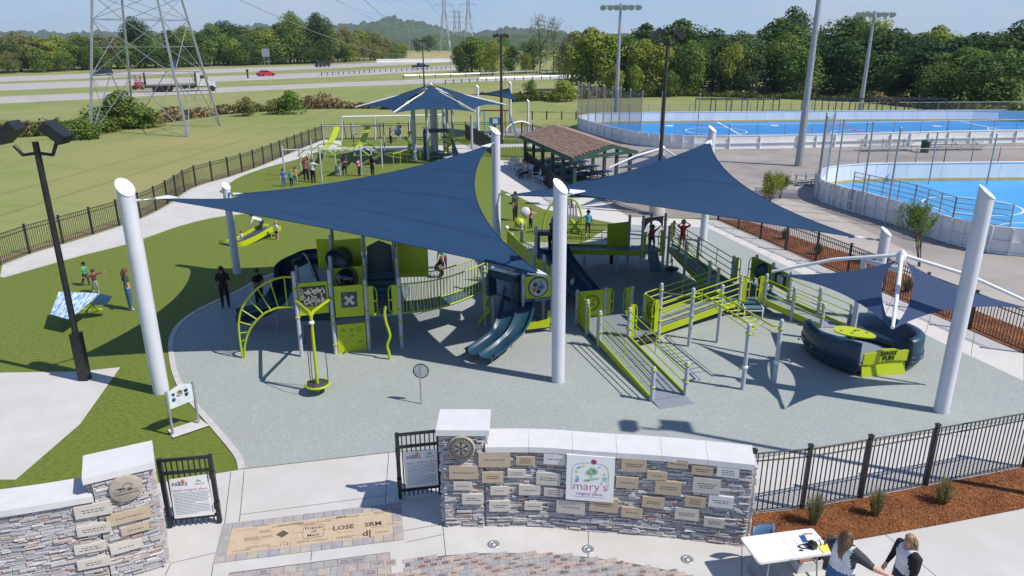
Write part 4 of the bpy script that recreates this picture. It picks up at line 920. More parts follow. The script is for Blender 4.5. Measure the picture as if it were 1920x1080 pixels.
E2=inward(m937,cen2,.7,zE); F2=inward(m1050,cen2,.75,zF); G2=inward(m1668,cen2,.75,zG); H2=inward(m1318,cen2,.3,zH-.05)
s2=hypar('shade_sail','huge navy shade sail on the right, peaked at the rear mast',[E2,F2,G2,H2],[1.1,.7,1.3,1.1],SAIL,sagz=.12)
for c,mp_,r_,z in ((E2,m937,.2,zE),(F2,m1050,.19,zF),(G2,m1668,.16,zG),(H2,m1318,.17,zH)): corner(s2,c,mp_,r_,z)
def radial(label,c,za,zt,r,n,a0,mr,m,mastoff=None,armr=.055,con=.13,half=False):
    o=root('star_canopy',label,'shade canopy',V(c[0],c[1],0)); hub=V(c[0],c[1],za); T=[]
    mb=MB(); mc=V(c[0],c[1],0)+(mastoff or V(0,0,0)); mb.tube([mc,mc+V(0,0,za-.35)] if not mastoff else [mc,mc+V(0,0,za-.9),hub-V(0,0,.5)],mr,14); mb.build('mast',MAST,o)
    MB().lathe(hub-V(0,0,.3),[(armr*1.6,0),(armr*2.6,.12),(armr*2.2,.3),(.02,.4)],12).build('hub',WHITEM,o)
    for k in range(n):
        a=a0+2*math.pi*k/n
        if half and k==0: T.append(None); continue
        t=V(c[0]+r*math.cos(a),c[1]+r*math.sin(a),zt); T.append(t); mid=hub.lerp(t,.5)+V(0,0,(za-zt)*(.10 if con>.1 else -.06)); MB().tube([hub-V(0,0,.05 if con>.1 else .3),mid,t],[armr,armr,armr*.8],8).build('arm',WHITEM,o)
    for k in range(n):
        if half and k in (0,n-1): continue
        A,B=T[k],T[(k+1)%n]; top=hub.lerp((A+B)/2,.06 if con>.1 else .02)-V(0,0,.12 if con>.1 else -.05); rows=[]; N=14; ai=A.lerp(top,.02)-V(0,0,.1); bi=B.lerp(top,.02)-V(0,0,.1); sg=r*con
        for i in range(N+1):
            v=i/N; ea=top.lerp(ai,v); eb=top.lerp(bi,v); L_=(eb-ea); cc=4*v*(1-v)*sg; 
            dirm=((ai+bi)/2-ea*0)-((A+B)/2)*1
            n1_=(bi-ai).normalized(); pa=ea+n1_*cc; pb=eb-n1_*cc
            if (pb-pa).dot(n1_)<.02: pa=pb=(pa+pb)/2
            row=[]
            for j in range(N+1):
                u=j/N; p=pa.lerp(pb,u); bow=4*u*(1-u)*r*.12*max(0,v-.35)/.65; p=p+(top-(ai+bi)/2).normalized()*bow; row.append(p)
            rows.append(row)
        mb=MB(); mb.grid(rows); mb.build('cloth_panel',m,o)
    return o
radial('four armed navy star canopy above the boat shaped glider at the right',(11.08,19.98),3.78,2.73,3.44,4,math.radians(62.3),.09,SAILL,V(.1,2.3,0),half=True)
radial('distant six panelled navy star canopy on tall columns above the climbing frame',(-6.6,62.2),ZV((-6.6,62.2),158),4.25,6.2,6,math.radians(8),.2,SAIL,armr=.06,con=.05)
radial('small purple grey star canopy just showing behind the peak of the right shade sail',(8.9,43.4),ZV((8.9,43.4),276),ZV((8.9,43.4),276)-1.0,3.5,4,math.radians(20),.09,SAILL,armr=.06,half=True)
# far hypar with its own masts
fm=[G(897,265),G(990,250),G(957,262)+V(0,6,0),G(905,258)+V(-1,8,0)]
for p,t,lb in ((fm[0],160,'white mast, left one of the small far sail'),(fm[1],187,'white mast, right one of the small far sail'),(fm[2],153,'white mast, middle rear one of the small far sail')):
    mast(lb,p,ZV(p,t+2),.13,fm[0].lerp(fm[1],.5)+V(0,3,0),.9)
hypar('shade_sail','small navy shade sail far behind, right of the star shaped canopy',[V(fm[0].x+.3,fm[0].y+.3,ZV(fm[0],173)),V(fm[1].x-.4,fm[1].y+.3,ZV(fm[1],191)),V(fm[2].x,fm[2].y,ZV(fm[2],165)),V(fm[3].x-1,fm[3].y,ZV(fm[3],178))],[.5,.55,.5,.5],SAIL)
# ================================================================ PLAYGROUND
def PL(p0,p1,x,y):
    "point where the sight line meets the upright plane through p0,p1"
    d=V(p1[0]-p0[0],p1[1]-p0[1],0); n=V(-d.y,d.x,0); r=Vector(ray(x,y)); o=V(0,0,H); t=(Vector((p0[0],p0[1],0))-o).dot(n)/r.dot(n); return o+r*t
ps=root('play_structure','large lime green and grey ramped play structure with decks, slides, bridge and panels','play structure',V(3,25,0))
def post(p,h,r=.062,o=ps,clamps=()):
    p=V(p[0],p[1],0); mb=MB(); mb.tube([p,p+V(0,0,h-r)],r,12,cap=False); mb.lathe(p+V(0,0,h-r),[(r,0),(r*1.02,.01),(r*.9,r*.45),(r*.6,r*.8),(.001,r)],12); q=mb.build('post',POST,o)
    if clamps:
        mb=MB(); [mb.lathe(p+V(0,0,z-.03),[(r*1.05,0),(r*1.35,.005),(r*1.35,.05),(r*1.05,.055)],12) for z in clamps]; mb.build('clamp',GREEN,q)
    return p
def deck(pts,z,m=DECK,o=ps,th=.09):
    pts=[V(p[0],p[1],z) for p in pts]; mb=MB(); mb.prism(pts,(0,0,-th)); d=mb.build('deck',m,o)
    return d
def rail(a,b,r=.019,m=GREEN,o=ps): return MB().tube([a,b],r,7).build('rail',m,o)
def railing(a,b,zs,o=ps,mid=1,m=GREEN,za=None,r=.019):
    "rails between two posts, parallel to the floor line a->b (with z)"
    a,b=Vector(a),Vector(b); mb=MB()
    for z in zs: mb.tube([a+V(0,0,z),b+V(0,0,z)],r,7)
    for k in range(mid): c=a.lerp(b,(k+1)/(mid+1)); mb.tube([c+V(0,0,zs[0]),c+V(0,0,zs[-1])],r*.8,6)
    return mb.build('railing',m,o)
def ramp(a0,b0,a1,b1,za,zb,o=ps,m=DECK):
    "a0,b0 lower end left/right, a1,b1 upper end"
    q=[V(a0[0],a0[1],za),V(b0[0],b0[1],za),V(b1[0],b1[1],zb),V(a1[0],a1[1],zb)]
    mb=MB(); mb.prism(q,(0,0,-.06)); r_=mb.build('ramp',m,o)
    for s,t in ((q[0],q[3]),(q[1],q[2])): MB().beam(s-V(0,0,.03),t-V(0,0,.03),.045,.22).build('stringer',GREEN,r_)
    mb=MB(); L=(q[3]-q[0]).length; n=int(L/1.2)
    for i in range(1,n+1): mb.beam(q[0].lerp(q[3],i/(n+1))+V(0,0,.002),q[1].lerp(q[2],i/(n+1))+V(0,0,.002),.012,.006)
    mb.build('joint_strip',mat('dark_deck_joint',(.08,.085,.09),.8),r_)
    return q
def board(p0,p1,px,m=GREENP,th=.03,o=ps,name='panel'):
    pts=[PL(p0,p1,*q) for q in px]; d=V(p1[0]-p0[0],p1[1]-p0[1],0).normalized(); n=V(d.y,-d.x,0)
    if n.y>0: n=-n
    return MB().prism(pts,n*th).build(name,m,o),pts,n
u=V(.955,.297,0); v=V(-.297,.955,0)
# ---- lower deck D1 and ramp 1
R1,R2=G(1222,752.8),G(1284.3,743.2); R3=G(1123,652.4); R4=R3+(R2-R1)
z1=ZV(R4,632); 
D1a,D1b=G(1100,629),G(1081,609); D1d=G(1136,530.6,1.46); D1e=G(1186.5,526,1.5); R6=V(4.94,22.88,0); R5=V(4.62,23.95,0)
D1d.z=D1e.z=0
zt=z1+1.06
for p,h in ((R1,1.08),(R2,1.08),(R3,zt),(R4,zt),(D1a,zt),(D1b,zt),(D1d,zt),(D1e,zt),(R5,zt-.1)): post(p,h,clamps=(h*.42,h*.9))
post(R6,1.94,clamps=(.6,1.05,1.7))
deck([R3,R4,R6,R5,D1e,D1d,D1b,D1a],z1)
ramp(R1,R2,R3,R4,.05,z1)
MB().prism([R1-(R3-R1).normalized()*.05+V(0,0,.06),R2-(R4-R2).normalized()*.05+V(0,0,.06),R2-(R4-R2).normalized()*.5+V(0,0,.018),R1-(R3-R1).normalized()*.5+V(0,0,.018)],(0,0,-.02)).build('ramp_toe',DECK,ps)
for lo,hi in ((R1,R3),(R2,R4)): railing(lo+V(0,0,.05),hi+V(0,0,z1),(.33,.62,.92))
# wavy wooden-look end boards and round logo panel
def slats(p0,p1,z0,z1_,n,o=ps):
    p0,p1=V(p0[0],p0[1],0),V(p1[0],p1[1],0); h=(z1_-z0)/n
    for i in range(n): MB().beam(p0.lerp(p1,.08)+V(0,0,z0+h*(i+.5)),p0.lerp(p1,.92)+V(0,0,z0+h*(i+.5)),.03,h*.93).build('slat',GREENP,o)
slats(D1b,D1a,.12,z1+.98,5)
GRAPH=mat('dark_panel_print',(.03,.05,.01),.5)
def grip(p,d,z0,h,w=.3,o=ps):
    "entry panel with cut-out handhold beside an opening: p post, d direction away from it"
    d=d.normalized(); out=[(.05,0),(w*.8,0),(w,.12),(w,h-.18),(w*.9,h-.06),(w*.7,h),(.05,h)]
    n=V(-d.y,d.x,0); mb=MB(); mb.prism([p+d*a+V(0,0,z0+b) for a,b in [(.05,0),(w*.7,0),(w*.7,h),(.05,h)]],n*.025); q=mb.build('entry_panel',GREENP,o)
    mb=MB(); mb.tube([p+d*(w*.55)+V(0,0,z0+.02),p+d*w+V(0,0,z0+.14),p+d*w+V(0,0,z0+h-.2),p+d*(w*.86)+V(0,0,z0+h-.05),p+d*(w*.5)+V(0,0,z0+h)],.018,6); mb.beam(p+d*(w*.7)+V(0,0,z0+h*.5),p+d*w+V(0,0,z0+h*.5),.03,.05); mb.build('hand_grip',GREENP,q)
def lp(p0,p1,z0,z1_,o=ps,t=(.07,.93),m=GREENP,name='panel'):
    p0,p1=V(p0[0],p0[1],0),V(p1[0],p1[1],0); a,b=p0.lerp(p1,t[0]),p0.lerp(p1,t[1]); d=(b-a).normalized(); n=V(d.y,-d.x,0)
    MB().prism([a+V(0,0,z0),b+V(0,0,z0),b+V(0,0,z1_),a+V(0,0,z1_)],n*.03).build(name,m,o); return a,b,n
a,b,n=lp(D1b,D1d,z1+.02,z1+.98)
c=(a+b)/2+V(0,0,z1+.52)+n*.034; 
for r_ in (.3,.25): MB().tube([c+((b-a).normalized()*math.cos(t*.524)+V(0,0,math.sin(t*.524)))*r_ for t in range(12)],.012,4,closed=True).build('ring_print',GRAPH,ps)
mb=MB(); [mb.box(c+(b-a).normalized()*x+V(0,0,z),(.1,.01,.035),rz=.3) for x,z in ((-.1,.08),(.02,.0),(.08,.1),(-.05,-.1),(.08,-.08),(-.12,-.02))]; mb.build('ring_print',GRAPH,ps)
grip(D1d,D1e-D1d,z1+.02,.98); grip(D1e,D1d-D1e,z1+.02,.98); grip(R4,R6-R4,.22,1.15); grip(R6,R4-R6,.22,1.15,.33)
grip(D1a,R3-D1a,z1-.2,1.05,.22); grip(R3,D1a-R3,z1-.25,1.05,.22)
MB().box(R4.lerp(R6,.5)+V(.1,-.25,.16),(.62,.3,.05),rz=.45).build('transfer_step',mat('black_step_rubber',(.03,.032,.036),.7),ps)
a,b,n=lp(R5,R6,z1+.02,z1+.95)
mb=MB(); [mb.tube([(a+b)/2+V(0,0,z1+.5)+n*.04+(b-a).normalized()*(.28*math.cos(t)*q)+V(0,0,.3*math.sin(t)*q) for t in (k*.6 for k in range(11))],.016,4,closed=True) for q in (1,.55)]; mb.build('ring_print',GRAPH,ps)
# ---- ramp B to deck D2
R7,R8=V(8.2,24.87,0),V(9.13,24.93,0); dB=(R7-R6).normalized(); nB=V(-dB.y,dB.x,0); R7b=R7+nB*1.08; z2=ZV(R7.lerp(R8,.5),566)
z2=max(.55,min(.8,z2))
ramp(R6,R5,R7,R7b,z1,z2)
post(R7,z2+1.0,clamps=(z2+.1,z2+.8)); post(R8,z2+1.05,clamps=(z2+.1,z2+.75)); 
for a_,b_ in ((R6,R7),(R5,R7b)): railing(a_+V(0,0,z1),b_+V(0,0,z2),(.3,.52,.74,.96))
post(R7b,z2+1.0,clamps=(z2+.7,)); 
# deck D2 corners
P4=G(1484.5,509.6,z2+1.1); P5=G(1451,493,z2+1.1); P6=G(1420,478,z2+1.1); P7=G(1376.6,480,z2+1.1); P8=G(1332,487,z2+1.15)
P4.z=P5.z=P6.z=P7.z=P8.z=0
for p in (P4,P5,P6,P7,P8): post(p,z2+1.12,clamps=(z2+.15,z2+.85))
deck([R7,R8,P4,P5,P6,P7,P8,R7b],z2,DECKB)
grip(R7,R8-R7,z2-.05,1.0,.34); grip(R8,R7-R8,z2-.05,1.0,.34)
# wavy shutter lines
# black blob bubble panel and window panel
lp(P6,P5,z2+.25,z2+1.0); 
c=P6.lerp(P5,.5)+V(0,0,z2+.62); MB().ball(c-V(.05,.1,0),.36,14,sc=(1,.55,1)).ball(c-V(.02,.12,.35),.22,12,sc=(1,.7,1.2)).build('bubble',NAVY,ps)
a,b,n=lp(P5,P4,z2+.28,z2+.98); d=(b-a).normalized(); q=(a+b)/2+V(0,0,z2+.63)
for s in (1,-1):
    MB().prism([q+n*(.034 if s>0 else -.012)+d*x+V(0,0,z) for x,z in ((-.33,-.26),(.33,-.26),(.33,.26),(-.33,.26))],n*.01*s).build('window_frame',NAVY,ps)
    mb=MB(); [mb.box(q+n*(.05 if s>0 else -.03)+d*x,(.05,.012,.28),rz=math.atan2(d.y,d.x)) for x in (-.15,-.09,-.03,.03,.09,.15)]; mb.build('counting_bar',WHITEM,ps)
grip(P7,P6-P7,z2+.05,.98); grip(P6,P7-P6,z2+.05,.98)
# step unit on the front of D2
o_=MB(); m_=R7.lerp(R8,.5); MB().box(m_+V(0,-.2,z2-.16),(.62,.3,.05)).build('transfer_step',DECKB,ps); mb=MB(); [mb.tube([m_+V(s*.33,-.33,.02),m_+V(s*.33,-.33,z2-.14),m_+V(s*.33,.0,z2-.1)],.018,6) for s in (-1,1)]; mb.tube([m_+V(-.33,-.33,.3),m_+V(.33,-.33,.3)],.018,6); mb.build('step_frame',WHITEM,ps)
# ---- ramp C down to the right
C1,C2=G(1539,615),G(1591,616); 
ramp(C1,C2,R8,P4,.05,z2)
for p in (C1,C2): post(p,.93,clamps=(.42,.82))
for lo,hi in ((C1,R8),(C2,P4)):
    railing(lo+V(0,0,.05),hi+V(0,0,z2),(.3,.56,.82)); m_=lo.lerp(hi,.5); post(m_,.05+z2*.5+.98,clamps=(.9,))
# ---- tower T and ramp A2
T1,T3=V(5.55,30.14,0),V(6.58,30.59,0); zT=ZV(T1,474); vT=V(-.4,.92,0).normalized(); T2=T1+vT*1.05; T4=T3+vT*1.05
for p in (T1,T3): post(p,2.5,clamps=(zT+.1,2.2))
for p in (T2,T4): post(p,2.3,clamps=(zT+.8,))
deck([T1,T3,T4,T2],zT,DECKB)
T3b=T3+(T4-T3)*.0; T5=P8; T6=P7
A2u=T3+V(.25,.2,0); A2v=T4+V(1.0,-.1,0)
ramp(P8,P7,A2u,A2v,z2,zT,m=DECKB)
post(A2v,zT+1.1,clamps=(zT+.8,)); post(A2u,zT+1.05)
for lo,hi in ((P8,A2u),(P7,A2v)):
    railing(lo+V(0,0,z2),hi+V(0,0,zT),(.28,.52,.76,1.0),mid=3); m_=lo.lerp(hi,.55); post(m_,(z2+zT)/2+1.05)
grip(T1,T3-T1,zT-.25,1.15,.3); grip(T3,T1-T3,zT-.25,1.15,.3)
# arched black header and fabric steps
mb=MB(); d=(T3-T1).normalized(); pts=[T1+d*(.06+.92*k/10)+V(0,0,2.38-(0 if k in(0,10) else .0)) for k in range(11)]; lo=[T1+d*(.06+.92*k/10)+V(0,0,1.85+.38*math.sin(math.pi*k/10)**.5) for k in range(10,-1,-1)]; mb.prism(pts+lo,V(d.y,-d.x,0)*.04); mb.build('arch_header',NAVY,ps)
MB().prism([T1+d*.3+V(0,0,zT),T3-d*.3+V(0,0,zT),T3-d*.3+V(.1,-.5,.1),T1+d*.3+V(.1,-.5,.1)],(0,0,-.03)).build('climbing_net_panel',DECKB,ps)
slats(A2u+V(.1,.3,0),A2v,zT+.2,zT+1.05,4)
# level bridge from tower T to the centre
BL=G(1052,472,zT-.05); BL.z=0; BLb=BL+vT*1.05
q=ramp(T1,T2,BL,BLb,zT,zT,m=DECKB)
for a_,b_ in ((T1,BL),(T2,BLb)): railing(a_+V(0,0,zT),b_+V(0,0,zT),(.3,.62,.95),mid=3)
lp(T2-V(1.1,.5,0),T2,zT+.1,zT+1.15); 
for k in (.3,.7): post(T1.lerp(BL,k),zT-.1)
# ---- centre tower
E1,E2_,E3,E4=V(-.67,23.94,0),V(.37,23.07,0),V(1.36,23.38,0),V(-.92,24.9,0); zE_=1.27
cp={'top':[(1001,463,2.6),(1020,477,2.5),(960,436,2.5),(978,416,2.6),(1005,423,2.7)]}
CT=[]
for x,y,z in cp['top']: p=G(x,y,z); p.z=0; CT.append(p); post(p,z,clamps=(z-.3,zE_+.1))
for p,h in ((E1,2.2),(E2_,2.2),(E3,2.46),(E4,2.35)): post(p,h,clamps=(.35,zE_+.08,h-.25))
deck([E1,E2_,E3,CT[1],CT[0],V(-.2,26.1,0),E4],zE_,DECKB)
a,b,n=lp(E2_,E3,zE_+.04,2.08); c=(a+b)/2+V(0,0,1.7)+n*.035; d=(b-a).normalized(); fr_=lambda x,z: c+d*x+V(0,0,z)
MB().lathe(c,[(.33,0),(.33,.02),(.30,.035),(.0,.035)],28,axis=n).build('gear_window',mat('pale_gear_window',(.42,.44,.42),.3,col2=(.30,.34,.33),scale=6),ps)
MB().tube([fr_(.335*math.cos(t*.2618),.335*math.sin(t*.2618))+n*.02 for t in range(24)],.022,5,closed=True).build('gear_window_rim',NAVY,ps)
def gear(p,r_,m,teeth=10,nm='gear'):
    pts=[]; 
    for k in range(teeth*2): a_=math.pi*k/teeth; rr=r_*(1 if k%2 else .82); pts.append(p+d*rr*math.cos(a_)+V(0,0,rr*math.sin(a_)))
    MB().prism(pts,n*.02).lathe(p+n*.02,[(r_*.35,0),(r_*.35,.02),(0,.02)],10,axis=n,mi=1).build(nm,[m,GRAPH],ps)
for x,z,r_,m_ in ((-.12,.1,.09,NAVY),(.1,.0,.12,mat('gear_blue',(.06,.2,.45),.4)),(-.15,-.08,.075,mat('gear_orange',(.55,.17,.06),.4)),(0,-.16,.08,mat('gear_black',(.02,.02,.02),.4)),(.06,.19,.07,mat('gear_tan',(.42,.33,.2),.4)),(-.02,-.02,.05,mat('gear_grey',(.3,.3,.3),.4))): gear(fr_(x,z)+n*.035,r_,m_)
# low lime counter seat under the gear panel
for p0_,p1_ in ((E2_,E3),): 
    d=(p1_-p0_).normalized(); n=V(d.y,-d.x,0); L=(p1_-p0_).length; P=lambda s,z: p0_+d*s+V(0,0,z)
    MB().prism([P(.06,.2),P(L-.06,.2),P(L-.06,.78),P(L-.16,.80),P(L-.17,.5),P(L*.5,.44),P(.18,.5),P(.17,.74),P(.06,.72)],n*.03).build('shop_counter_panel',GREENP,ps)
# clear bubble panels and green panels each side of the bridge
lp(E1+V(-.2,.1,0),E4,zE_+.03,zE_+1.02)
MB().ball(E1.lerp(E4,.5)+V(-.15,0,zE_+.55),.3,14,sc=(.45,1,1)).build('clear_bubble',mat('clear_acrylic_bubble',(.75,.8,.82),.08,alpha=.35),ps)
lp(E3,CT[1],zE_+.03,zE_+.95); lp(CT[1],CT[0],zE_+.03,zE_+.95)
# inclined green walls going back up to the right of the left sail
mbp=[PL(CT[1],CT[2],963,461),PL(CT[1],CT[2],1003,520),PL(CT[1],CT[2],1008,500),PL(CT[1],CT[2],966,446)]
CD=V(CT[2].x-.2,CT[2].y,0)
MB().prism([CD+V(0,0,zE_+.5),CT[1]+V(0,0,zE_+.05),CT[1]+V(0,0,zE_+.8),CD+V(0,0,zE_+1.3)],(.04,0,0)).build('panel',GREENP,ps)
rail(CD+V(0,0,zE_+1.33),CT[1]+V(0,0,zE_+.85),.025)
MB().ball(CD+V(0,0,zE_+1.42),.09,8).build('clamp',WHITEM,ps)
deck([CT[0]+V(-.2,.1,0),CT[1]+V(.2,0,0),BL,BLb,CT[4],CT[3],CT[2]],zT-.02,DECKB)
for p0_,p1_ in ((CT[2],CT[3]),): 
    a,b,n=lp(p0_,p1_,zT+.1,zT+1.0)
MB().prism([CT[3]+V(0,0,zT+.05),CT[3]+V(-1.0,-.1,zT+.05),CT[3]+V(-1.0,-.1,zT+1.0),CT[3]+V(0,0,zT+1.0)],(0,.03,0)).build('panel',GREENP,ps)
railing(CT[3]+V(0,0,zT),CT[4]+V(0,0,zT),(.1,.95),mid=5)
# navy rock-like hood above the hidden slide (person leans on it)
K=G(1040,440,zT+.9); K.z=0
hood=MB(); 
for s in (-.75,.35): hood.prism([K+V(s,-.6,zT-.3),K+V(s,.4,zT-.3),K+V(s,.4,zT+.9),K+V(s,-.2,zT+1.05),K+V(s,-.55,zT+.8)],(.12,0,0))
hood.prism([K+V(-.75,-.2,zT+.9),K+V(-.75,.2,zT+.9),K+V(-.75,.2,zT+1.06),K+V(-.75,-.2,zT+1.06)],(1.2,0,0)); hood.build('slide_hood',NAVY,ps)
def chute(name,path,w,wall,m,o=ps,n_=9,lip=.05,walls=(1,1),div=False,lab=None):
    "moulded slide: U-shaped section swept along a path"
    path=cat(path,6); rows=[];rows2=[]
    prof=[]
    for k in range(n_): 
        a=k/(n_-1)*2-1; prof.append((a*w/2,(abs(a)**4)*wall*(walls[0] if a<0 else walls[1])))
    prof=[(-w/2-lip,wall*walls[0]-.02)]+prof+[(w/2+lip,wall*walls[1]-.02)]
    if div: prof=[(-w/2-lip,wall-.03),(-w/2,wall),(-w*.47,wall*.3),(-w*.4,.03),(-w*.25,0),(-w*.1,.03),(-w*.045,wall*.35),(-w*.03,wall*.75),(0,wall*.8),(w*.03,wall*.75),(w*.045,wall*.35),(w*.1,.03),(w*.25,0),(w*.4,.03),(w*.47,wall*.3),(w/2,wall),(w/2+lip,wall-.03)]
    for i,p in enumerate(path):
        t=(path[min(i+1,len(path)-1)]-path[max(i-1,0)]).normalized(); sd=t.cross(V(0,0,1)).normalized(); nu=sd.cross(t)
        rows.append([p+sd*x+nu*y for x,y in prof]); rows2.append([p+sd*x*1.0+nu*(y-.035) for x,y in prof])
    mb=MB(); mb.grid(rows); mb.grid([list(reversed(r_)) for r_ in rows2])
    for A_,B_ in ((rows[0],rows2[0]),(rows2[-1],rows[-1])): mb.grid([A_,B_])
    mb.grid([[r_[0] for r_ in rows2],[r_[0] for r_ in rows]]); mb.grid([[r_[-1] for r_ in rows],[r_[-1] for r_ in rows2]])
    return mb.build(name,m,o,label=lab)
dsl=[G(974,540,1.3),G(971,566,1.12),G(965,598,.86),G(952,625,.6),G(932,645,.38),G(910,661,.27),G(897,669,.25)]
chute('double_slide',dsl,1.06,.17,NAVYL,div=True,lab='curving double slide in glossy dark blue')
e12=(E2_-E1).normalized(); nn=V(e12.y,-e12.x,0)
if nn.y>0: nn=-nn
mb=MB(); hb=E1+e12*.1; he=E2_-e12*.1
mb.prism([hb+V(0,0,zE_+.62),he+V(0,0,zE_+.62),he+nn*.35+V(0,0,zE_+.66),hb+nn*.35+V(0,0,zE_+.66)],(0,0,.28))
for q in (hb,he): mb.prism([q+V(0,0,zE_-.02),q+nn*.42+V(0,0,zE_-.06),q+nn*.40+V(0,0,zE_+.8),q+V(0,0,zE_+.86)],e12*.09*(1 if q==hb else -1))
mb.build('slide_hood',NAVYL,ps)
mb=MB(); [mb.tube([G(x,y),G(x,y)+V(0,0,.24)],.025,6) for x,y in ((901,676),(922,682),(960,652))]; mb.build('slide_leg',STEEL,ps)
# wavy green climber beside the slide
wl=cat([V(-1.15,23.7,.15),V(-1.0,23.6,.5),V(-.8,23.55,.7),V(-.95,23.5,1.0),V(-.8,23.45,1.3)],5); MB().tube(wl,.05,7).build('snake_climber',GREENP,ps)
# ---- left tower
a_,b_,c_,d_=G(566,669),G(630,664),G(693,656),G(754,652)
vL=V(-.19,.98,0); a2,b2,c2,d2=[p+vL*1.06 for p in (a_,b_,c_,d_)]; a3,b3,c3,d3=[p+vL*2.12 for p in (a_,b_,c_,d_)]; c4,d4=[p+vL*3.3 for p in (c_,d_)]; b4=b_+vL*3.3
zL=1.18; zM=1.55; zH=1.95
for p,h,cl in ((a_,2.87,(1.35,2.3)),(b_,2.87,(.35,1.05,1.3,2.35)),(c_,2.43,(.35,1.05,1.35,2.2)),(d_,2.46,(.4,.95,1.35,2.1)),(a2,2.75,()),(b2,3.0,(1.5,)),(c2,2.85,(2.5,)),(d2,2.8,(2.5,)),(b3,3.4,(2.6,)),(c3,3.3,(2.9,)),(d3,3.2,(2.9,)),(c4,3.3,()),(d4,3.3,()),(b4,3.4,())): post(p,h,clamps=cl)
deck([a_,b_,b2,a2],zL,NAVY); deck([b_,c_,c2,b2],zL,DECKB)
MB().prism([b_+V(0,-.0,zL-.16),c_+V(0,-.0,zL-.16),c_+V(0,-.0,zL-.02),b_+V(0,0,zL-.02)],(0,-.02,0)).build('deck_skirt',NAVY,ps)
deck([c_,d_,d2,c2],zL+.04,DECKB); deck([b2,c2,c3,b3],zM,DECKB); deck([b3,c3,d3,d4,c4,b4],zH,DECKB)
# stairs between c and d rising away
for k in range(5):
    s0,s1=.0+k*.24,.26+k*.24; z=zL+.1+k*.15; A_=c2.lerp(c3,s0);B_=d2.lerp(d3,s0);C_=d2.lerp(d3,s1);D_=c2.lerp(c3,s1); MB().prism([V(q.x,q.y,z) for q in (A_,B_,C_,D_)],(0,0,-.15)).build('step',DECKB,ps)
MB().prism([c_.lerp(c2,.25)+V(0,0,zL+.06),d_.lerp(d2,.25)*1+V(-.35,0,zL+.06),d2+V(-.35,0,zL+.14),c2+V(0,0,zL+.14)],(0,0,.05)).build('raised_mat',DECK,ps)
# bead panel (a-b)
o1,pt,n=board(a_,b_,[(559,531),(613,527),(617,585),(562,592)])
fr,pt2,n=board(a_,b_,[(562,538),(610,534),(613,571),(567,575)],NAVY,.04,name='bead_frame')
cols=[mat('bead_white',(.72,.72,.68),.4),mat('bead_brown',(.10,.04,.02),.4),mat('bead_cream',(.55,.48,.38),.4)]
rb=random.Random(4); P00,P10,P11,P01=[PL(a_,b_,*q) for q in ((565,573),(611,569),(608.5,537),(564,541))]; st=MB()
for i in range(17):
    for j in range(11):
        s,t=(i+.5)/17,(j+.5+rb.uniform(-.1,.1))/11; p=P00.lerp(P10,s).lerp(P01.lerp(P11,s),t)+n*.06; st.box(p,(.040,.03,.058),rz=math.atan2(-n.x,n.y)+math.pi,mi=rb.choice([0,0,1,1,2]) if mnoise.noise(V(i*.3,j*.25,2))>-.1 else rb.choice([1,1,1,0]))
st.build('bead',cols,ps,kind='stuff')
# X panel and lower panel (b-c)
o1,pt,n=board(b_,c_,[(625,537),(679,533),(683,591),(630,595)]); fr,pt2,n=board(b_,c_,[(638.5,548),(669,546),(670.5,574),(640.5,577)],NAVY,.035,name='x_window')
cx=PL(b_,c_,654.5,561.5)+n*.045; dd_=(c_-b_).normalized(); M=frame(dd_,n)
mb=MB()
for s in (-1,1): mb.tube([cx+M@V(-.13,-.13*s,0),cx+M@V(-.05,-.05*s,0),cx,cx+M@V(.05,.05*s,0),cx+M@V(.13,.13*s,0)],[.065,.045,.04,.045,.065],8)
mb.build('x_shape',mat('cream_plastic_x',(.62,.58,.50),.4),ps)
mb=MB(); rs=random.Random(8)
for _ in range(22): mb.box(cx+M@V(rs.uniform(-.24,.24),rs.uniform(-.21,.21),-.006),(.012,.012,.012))
mb.build('star_print',mat('star_print_white',(.5,.55,.6),.5),ps)
o1,pt,n=board(b_,c_,[(631,609),(684,604),(688,659.5),(634.5,664.5)])
def PB(x,y): return PL(b_,c_,x,y)+n*.036
mb=MB()
for x,y in ((643,619),(659,618),(673,616)): mb.tube([PB(x,y)+M@V(.05*math.cos(k*.63),.05*math.sin(k*.63),0) for k in range(10)],.006,4,closed=True)
for x,y in ((660,629),(676,639)): mb.tube([PB(x-3,y+1),PB(x-1,y-1),PB(x+1,y+1),PB(x+4,y-2)],.009,4)
for x,y in ((643,632),(661,641),(645,644)): mb.tube([PB(x-1,y),PB(x+1,y-3)],.005,4)
mb.build('panel_print',GRAPH,ps)
grip(c_,d_-c_,zL+.0,1.0,.34); grip(d_,c_-d_,zL+.0,1.0,.34)
# back row panels with domes
lp(b2,c2,zM+.0,zM+1.0); lp(b3,c3,zM+.55,zM+1.65); lp(b3-vL*.0+V(-.5,0,0),b3,zH+.3,zH+1.3)
pb=b2.lerp(c2,.5)+V(-.05,-.16,zM+.66); MB().ball(pb,.33,16).build('glossy_bubble',mat('glossy_black_acrylic',(.006,.012,.025),.05,coat=1),ps)
MB().tube([pb+V(.36*math.cos(k*.3),.1,.36*math.sin(k*.3)) for k in range(21)],.03,6,closed=True).build('bubble_rim',NAVY,ps)
pb=b3.lerp(c3,.5)+V(-.1,-.1,zM+1.1); ax=V(-.35,-.9,-.15).normalized(); MB().lathe(pb,[(.2,-.1),(.33,.0),(.36,.25),(.42,.45),(.44,.47),(.40,.45),(.34,.3),(.22,.2),(.01,.17)],20,axis=ax).build('talk_cone',NAVY,ps)
lp(c2,c3,zM+.1,zM+1.0); lp(d2,d3,zL+.5,zM+1.5); lp(d3,d3+V(1.2,.1,0),zH-.2,zH+1.1)
